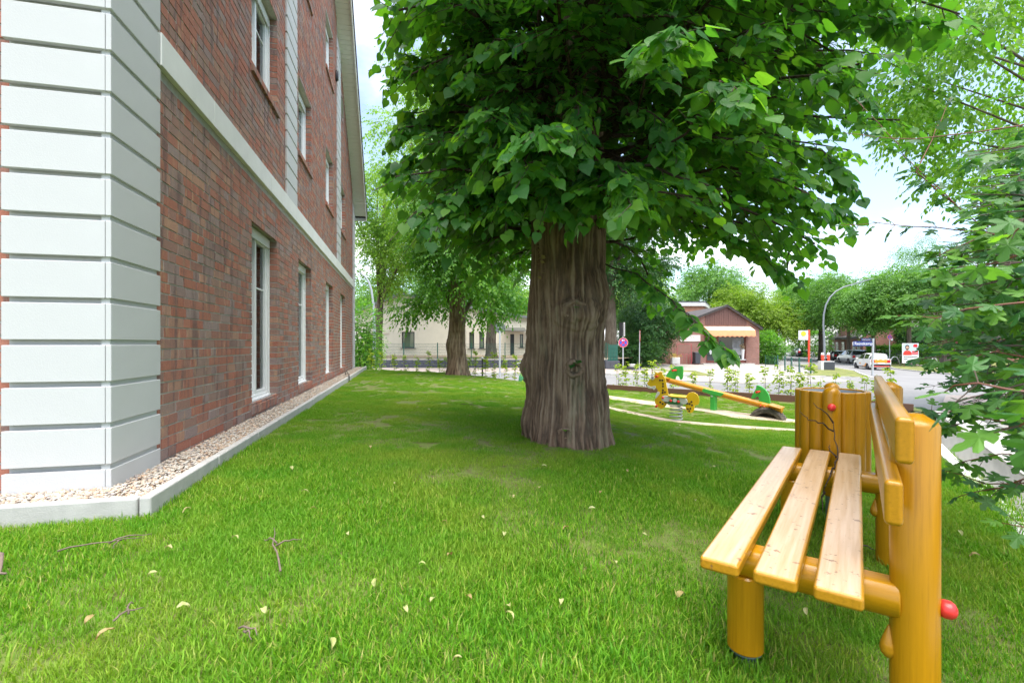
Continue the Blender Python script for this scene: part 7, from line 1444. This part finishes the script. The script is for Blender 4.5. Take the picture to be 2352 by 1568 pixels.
x, y = px(2062, 53), 54; car('parked_car', 'grey car standing behind the laurel hedge and its dark railing', x, y, G(x, y)+.15, .15, est(4.4, 1.8, 1.5, .98), 1.8, 1.5, M['car_silver'], 'cars parked along the road', .33, (1.35, -1.35))
x, y = px(2028, 56), 57; car('parked_car', 'black car half hidden behind the street name sign by the pink gable', x, y, G(x, y)+.15, .1, est(4.4, 1.8, 1.45, .95), 1.8, 1.45, M['car_black'], 'cars parked along the road', .33, (1.35, -1.35))
# ------------------------------------------------------------------ brick house across the road
M['house_brick'] = brickwall_mat('house_brick', (.25, .10, .075), (.30, .135, .10), (.30, .22, .18)); M['pink_brick'] = brickwall_mat('pink_brick', (.36, .17, .13), (.40, .20, .155), (.42, .32, .27))
C0 = np.array((px(1981, 63), 63.)); E0 = np.array((px(1903, 82), 82.)); hzb = -2.15; dl = E0-C0; Lh = np.hypot(*dl); hr = thing('brick_house', 'long low brown brick house with white window frames across the road', 'house', (C0[0], C0[1], hzb), math.atan2(dl[1], dl[0]))
ev = 3.05; part('wall', MB().box((0, -.3, -.2), (Lh, 0, ev)), M['house_brick'], hr)     # street front lies on the +y side of the local x axis
gW = 8.6; T90 = Matrix.Identity(4); part('gable_wall', MB().prism([(-.004, -.2), (-gW, -.2), (-gW, 3.0), (-gW*.5, 5.9), (-.004, ev)], -.3, -.001, 'yz'), M['pink_brick'], hr)
rf = MB(); rf.prism([(.45, ev-.12), (-gW*.5, 6.05), (-gW*.5, 6.2), (.5, ev+.05)], -.35, Lh+.3, 'yz'); rf.prism([(-gW-.4, 2.8), (-gW*.5, 6.05), (-gW*.5, 6.2), (-gW-.45, 2.95)], -.35, Lh+.3, 'yz'); part('roof', rf, M['roof_tile'], hr)
nrow = 12
for i in range(nrow):
    t = i/nrow; y_, z_ = .5+(-gW*.5-.5)*t, ev+.06+(6.2-ev-.05)*t; part('tile_row', MB().prism([(y_, z_), (y_-.42, z_+.30), (y_-.42, z_+.33), (y_, z_+.06)], -.36, Lh+.3, 'yz'), M['roof_tile'], hr)
part('verge_board', MB().prism([(.5, ev-.16), (-gW*.5, 6.0), (-gW*.5, 6.22), (.52, ev+.08)], -.42, -.352, 'yz').prism([(-gW-.45, 2.75), (-gW*.5, 6.0), (-gW*.5, 6.22), (-gW-.47, 2.98)], -.42, -.352, 'yz'), M['white_paint'], hr)
part('dormer_wall', MB().prism([(Lh*.40, ev-.1), (Lh*.62, ev-.1), (Lh*.62, ev+1.5), (Lh*.51, ev+2.2), (Lh*.40, ev+1.5)], -3, .12), M['house_brick'], hr); part('gutter', MB().box((-.3, .5, ev-.16), (Lh*.395, .62, ev-.03)).box((Lh*.625, .5, ev-.16), (Lh+.3, .62, ev-.03)), M['dark_trim'], hr)
for x_ in (1.1, 3.4, 9.0, 13.6, 16.2):
    wn = bpy.data.objects.new('window', None); COL.objects.link(wn); wn.parent = hr; w_, z0, z1 = 1.35, .55, 2.45; yb = .14 if Lh*.4 < x_ < Lh*.6 else .002
    part('frame', MB().box((x_, yb, z0), (x_+w_, yb+.05, z0+.12)).box((x_, yb, z1-.22), (x_+w_, yb+.09, z1)).box((x_, yb, z0+.12), (x_+.13, yb+.05, z1-.22)).box((x_+w_-.13, yb, z0+.12), (x_+w_, yb+.05, z1-.22)).box((x_+w_/2-.06, yb, z0+.12), (x_+w_/2+.06, yb+.05, z1-.22)).box((x_+.13, yb, 1.55), (x_+w_-.13, yb+.045, 1.62)), M['white_paint'], wn); part('pane', MB().box((x_+.13, yb+.002, z0+.12), (x_+w_-.13, yb+.02, z1-.22)), M['glass'], wn)
wn = bpy.data.objects.new('window', None); COL.objects.link(wn); wn.parent = hr; fr_b = MB(); y0_, y1_ = -gW+.8, -gW+2.7; x_ = -.36
for yy in np.linspace(y0_, y1_, 4): fr_b.box((x_, yy-.05, .5), (x_+.06, yy+.05, 2.5))
for zz in np.linspace(.5, 2.5, 5): fr_b.box((x_-.004, y0_-.05, zz-.045), (x_+.056, y1_+.05, zz+.045))
part('frame', fr_b, M['white_paint'], wn); part('pane', MB().box((x_+.02, y0_, .5), (x_+.05, y1_, 2.5)), M['glass'], wn)
wn = bpy.data.objects.new('window', None); COL.objects.link(wn); wn.parent = hr; part('frame', MB().box((-.35, -gW*.5-.9, 3.7), (-.31, -gW*.5+.9, 4.6)), M['white_paint'], wn); part('pane', MB().box((-.36, -gW*.5-.78, 3.8), (-.351, -gW*.5+.78, 4.5)), M['glass'], wn)
# second house further right, mostly behind leaves
x2, y2 = px(2225, 54), 54.; h2 = thing('brick_house', 'red brick house with a dark tiled roof glimpsed through the maple leaves at the right', 'house', (x2, y2, -2.2), math.atan2(-.45, 1)); part('wall', MB().box((-5, 0, -.2), (12, .3, 3.1)).prism([(3, 3.1), (12, 3.1), (7.5, 6.2)], 0, .3), M['house_brick'], h2); part('roof', MB().prism([(-.6, 2.9), (4, 6.3), (4, 6.45), (-.6, 3.1)], -5.5, 2.9, 'yz').prism([(2.6, 2.95), (7.5, 6.4), (7.5, 6.6), (2.4, 3.1)], -.4, 7).prism([(12.4, 2.95), (7.5, 6.4), (7.5, 6.6), (12.6, 3.1)], -.4, 7), M['roof_tile'], h2)
part('wall', MB().box((-5, .301, -.2), (-4.7, 8, 3.0)), M['house_brick'], h2); part('porch_beam', MB().box((-4, -1.2, 2.3), (1, -.01, 2.55)), M['oxblood'], h2)
for x_ in (-3.6, -1.2, 5, 8.2):
    wn = bpy.data.objects.new('window', None); COL.objects.link(wn); wn.parent = h2; part('frame', MB().box((x_, -.05, .8), (x_+1.5, -.003, 2.2)), M['white_paint'], wn); part('pane', MB().box((x_+.1, -.07, .9), (x_+.7, -.051, 2.1)).box((x_+.8, -.07, .9), (x_+1.4, -.051, 2.1)), M['glass'], wn)
wn = bpy.data.objects.new('window', None); COL.objects.link(wn); wn.parent = h2; part('frame', MB().box((6.8, -.05, 3.8), (8.2, -.003, 5.0)), M['oxblood'], wn); part('pane', MB().box((6.95, -.07, 3.9), (8.05, -.051, 4.9)), M['white_paint'], wn)
# ------------------------------------------------------------------ verge furniture: poster, bike hoops, railing, small bin shed
d = 46; pz = -2.1; po = thing('election_poster', 'white election poster board with a bearded man in red, standing on the verge', 'poster', (px(2091, d), d, pz), -.05); w_, z0, z1 = .78, .22, 2.18
part('board', MB().box((-w_, -.02, z0), (w_, .02, z1)), M['white_paint'], po, bevel=.004); pp = lambda nm, pts, y_, mk: part(nm, MB().prism(pts, y_-.003, y_), M[mk], po)
M['print_blue'] = mat('print_blue', (.50, .60, .66), .5, .06, 2); M['skin_print'] = mat('skin_print', (.52, .31, .22), .5, .05, 4)
pp('picture', [(-w_+.04, 1.0), (w_-.04, 1.0), (w_-.04, z1-.04), (-w_+.04, z1-.04)], -.023, 'print_blue'); pp('portrait_shirt', [(-.70, 1.0), (.12, 1.0), (.10, 1.28), (-.06, 1.42), (-.22, 1.48), (-.42, 1.48), (-.60, 1.38), (-.70, 1.2)], -.0265, 'car_red'); el = lambda cx, cz, rx_, rz_: [(cx+rx_*math.cos(a), cz+rz_*math.sin(a)) for a in np.linspace(0, 2*PI, 24)[:-1]]
pp('portrait_neck', [(-.40, 1.42), (-.24, 1.42), (-.23, 1.6), (-.41, 1.6)], -.0300, 'skin_print'); pp('portrait_hair', el(-.32, 1.78, .20, .25), -.0335, 'black'); pp('portrait_face', el(-.32, 1.72, .155, .20), -.037, 'skin_print'); pp('portrait_beard', [(-.45, 1.68), (-.32, 1.62), (-.19, 1.68), (-.21, 1.58), (-.32, 1.50), (-.43, 1.58)], -.0405, 'black')
pp('emblem', [(.22, 1.86), (.30, 1.80), (.62, 1.78), (.66, 1.86), (.62, 2.05), (.58, 2.10), (.30, 2.08), (.26, 1.98)], -.027, 'sign_red'); pp('red_label', [(.14, 1.08), (.70, 1.08), (.70, 1.22), (.14, 1.22)], -.027, 'sign_red'); pp('red_label', [(.14, 1.26), (.70, 1.26), (.70, 1.42), (.14, 1.42)], -.0305, 'sign_red')
for k, (zz, x0_, x1_) in enumerate(((.84, -.66, .66), (.62, -.66, -.28), (.36, 0.0, .66))): part('text_line', MB().box((x0_, -.026, zz-.035), (x1_, -.0205, zz+.035)), M['dark_grey'], po)
for s_ in (-.55, .55): part('leg', MB().box((s_-.03, .021, -.1), (s_+.03, .06, 1.6)), M['edge_timber'], po)
hoops = [(2055, 47.0, 1.0), (2145, 43, 1.0), (2172, 42, 1.0), (1862, 70, .9), (1868, 69, .9)]; hp0 = None
for i, (u, d, s_) in enumerate(hoops):
    lab = 'grey tubular bicycle hoop on the verge left of the election poster' if i == 0 else (('grey bicycle hoop on the verge, %s right of the election poster' % ('first' if i == 1 else 'second') if i < 3 else 'grey bicycle hoop on the grass before the tall bright hedge, %s the lamp post' % ('farther from' if i == 3 else 'nearer')))
    x = px(u, d); z_ = G(x, d)+.1
    if hp0 is None: hp0 = thing('bike_hoop', lab, 'bike stand', (0, 0, 0), 0, 'bicycle hoops along the road'); part('hoop', MB().tube([(-.62, 0, -.1), (-.40, 0, .62)]+[(.30*math.cos(a)*1.05, 0, .68+.26*math.sin(a)) for a in np.linspace(PI*.93, PI*.07, 9)]+[(.40, 0, .62), (.62, 0, -.1)], .045, 10), M['galv'], hp0, smooth=True); part('base_plate', MB().box((-.70, -.08, -.02), (-.54, .08, .012)).box((.54, -.08, -.02), (.70, .08, .012)), M['galv'], hp0); o = hp0
    else: o = copy_tree(hp0); o['label'] = lab
    o.location = (x, d, z_); o.rotation_euler = (0, 0, rng.uniform(-.3, .3)+(0 if i < 3 else .4)); o.scale = (s_*.9, s_, s_)
rg = thing('railing', 'dark metal railing in front of the laurel hedge and the parked grey car', 'railing', (px(2010, 52), 52, -2.1), -.30); Lr = 8.0
part('rail', MB().box((0, -.02, 1.05), (Lr, .02, 1.1)).box((0, -.02, .15), (Lr, .02, .2)), M['dark_grey'], rg); base = None
for i in range(66):
    if base is None: base = part('bar', MB().box((-.012, -.012, .1505+.05), (.012, .012, 1.049)), M['dark_grey'], rg); q = base
    else: q = base.copy(); COL.objects.link(q); q.parent = rg
    q.location = (.06+i*.12, 0, 0)
for i in range(5): part('post', MB().box((Lr*i/4-.04, -.04, -.1), (Lr*i/4+.04, .04, 1.2)), M['dark_grey'], rg)
sh_ = thing('bin_shelter', 'dark slatted bin shelter with a pale lid at the street corner on the right', 'shelter', (px(2215, 38), 38, -2.2), -.35); part('lid', MB().box((-1.6, -.5, 1.45), (1.6, .5, 1.58)), M['pale_concrete'], sh_, bevel=.01)
for i in range(28): part('slat', MB().box((-1.5+i*.108, -.42, .03), (-1.5+i*.108+.09, -.39, 1.44)), M['old_wood'], sh_)
part('back', MB().box((-1.5, .3, 0), (1.5, .36, 1.44)).box((-1.5, -.385, 0), (-1.44, .295, 1.44)).box((1.44, -.385, 0), (1.5, .295, 1.44)), M['old_wood'], sh_)
gt = thing('garden_gate', 'thin grey metal garden gate left of the slatted bin shelter', 'gate', (px(2178, 41), 41, -2.2), -.2); part('frame', MB().box((-.5, -.03, 0), (-.44, .03, 1.6)).box((.44, -.03, 0), (.5, .03, 1.6)).box((-.44, -.02, 1.25), (.44, .02, 1.3)).box((-.44, -.02, .2), (.44, .02, .25)), M['grey_paint'], gt)
for i in range(6): part('bar', MB().box((-.33+i*.13, -.012, .2505), (-.31+i*.13, .012, 1.249)), M['grey_paint'], gt)
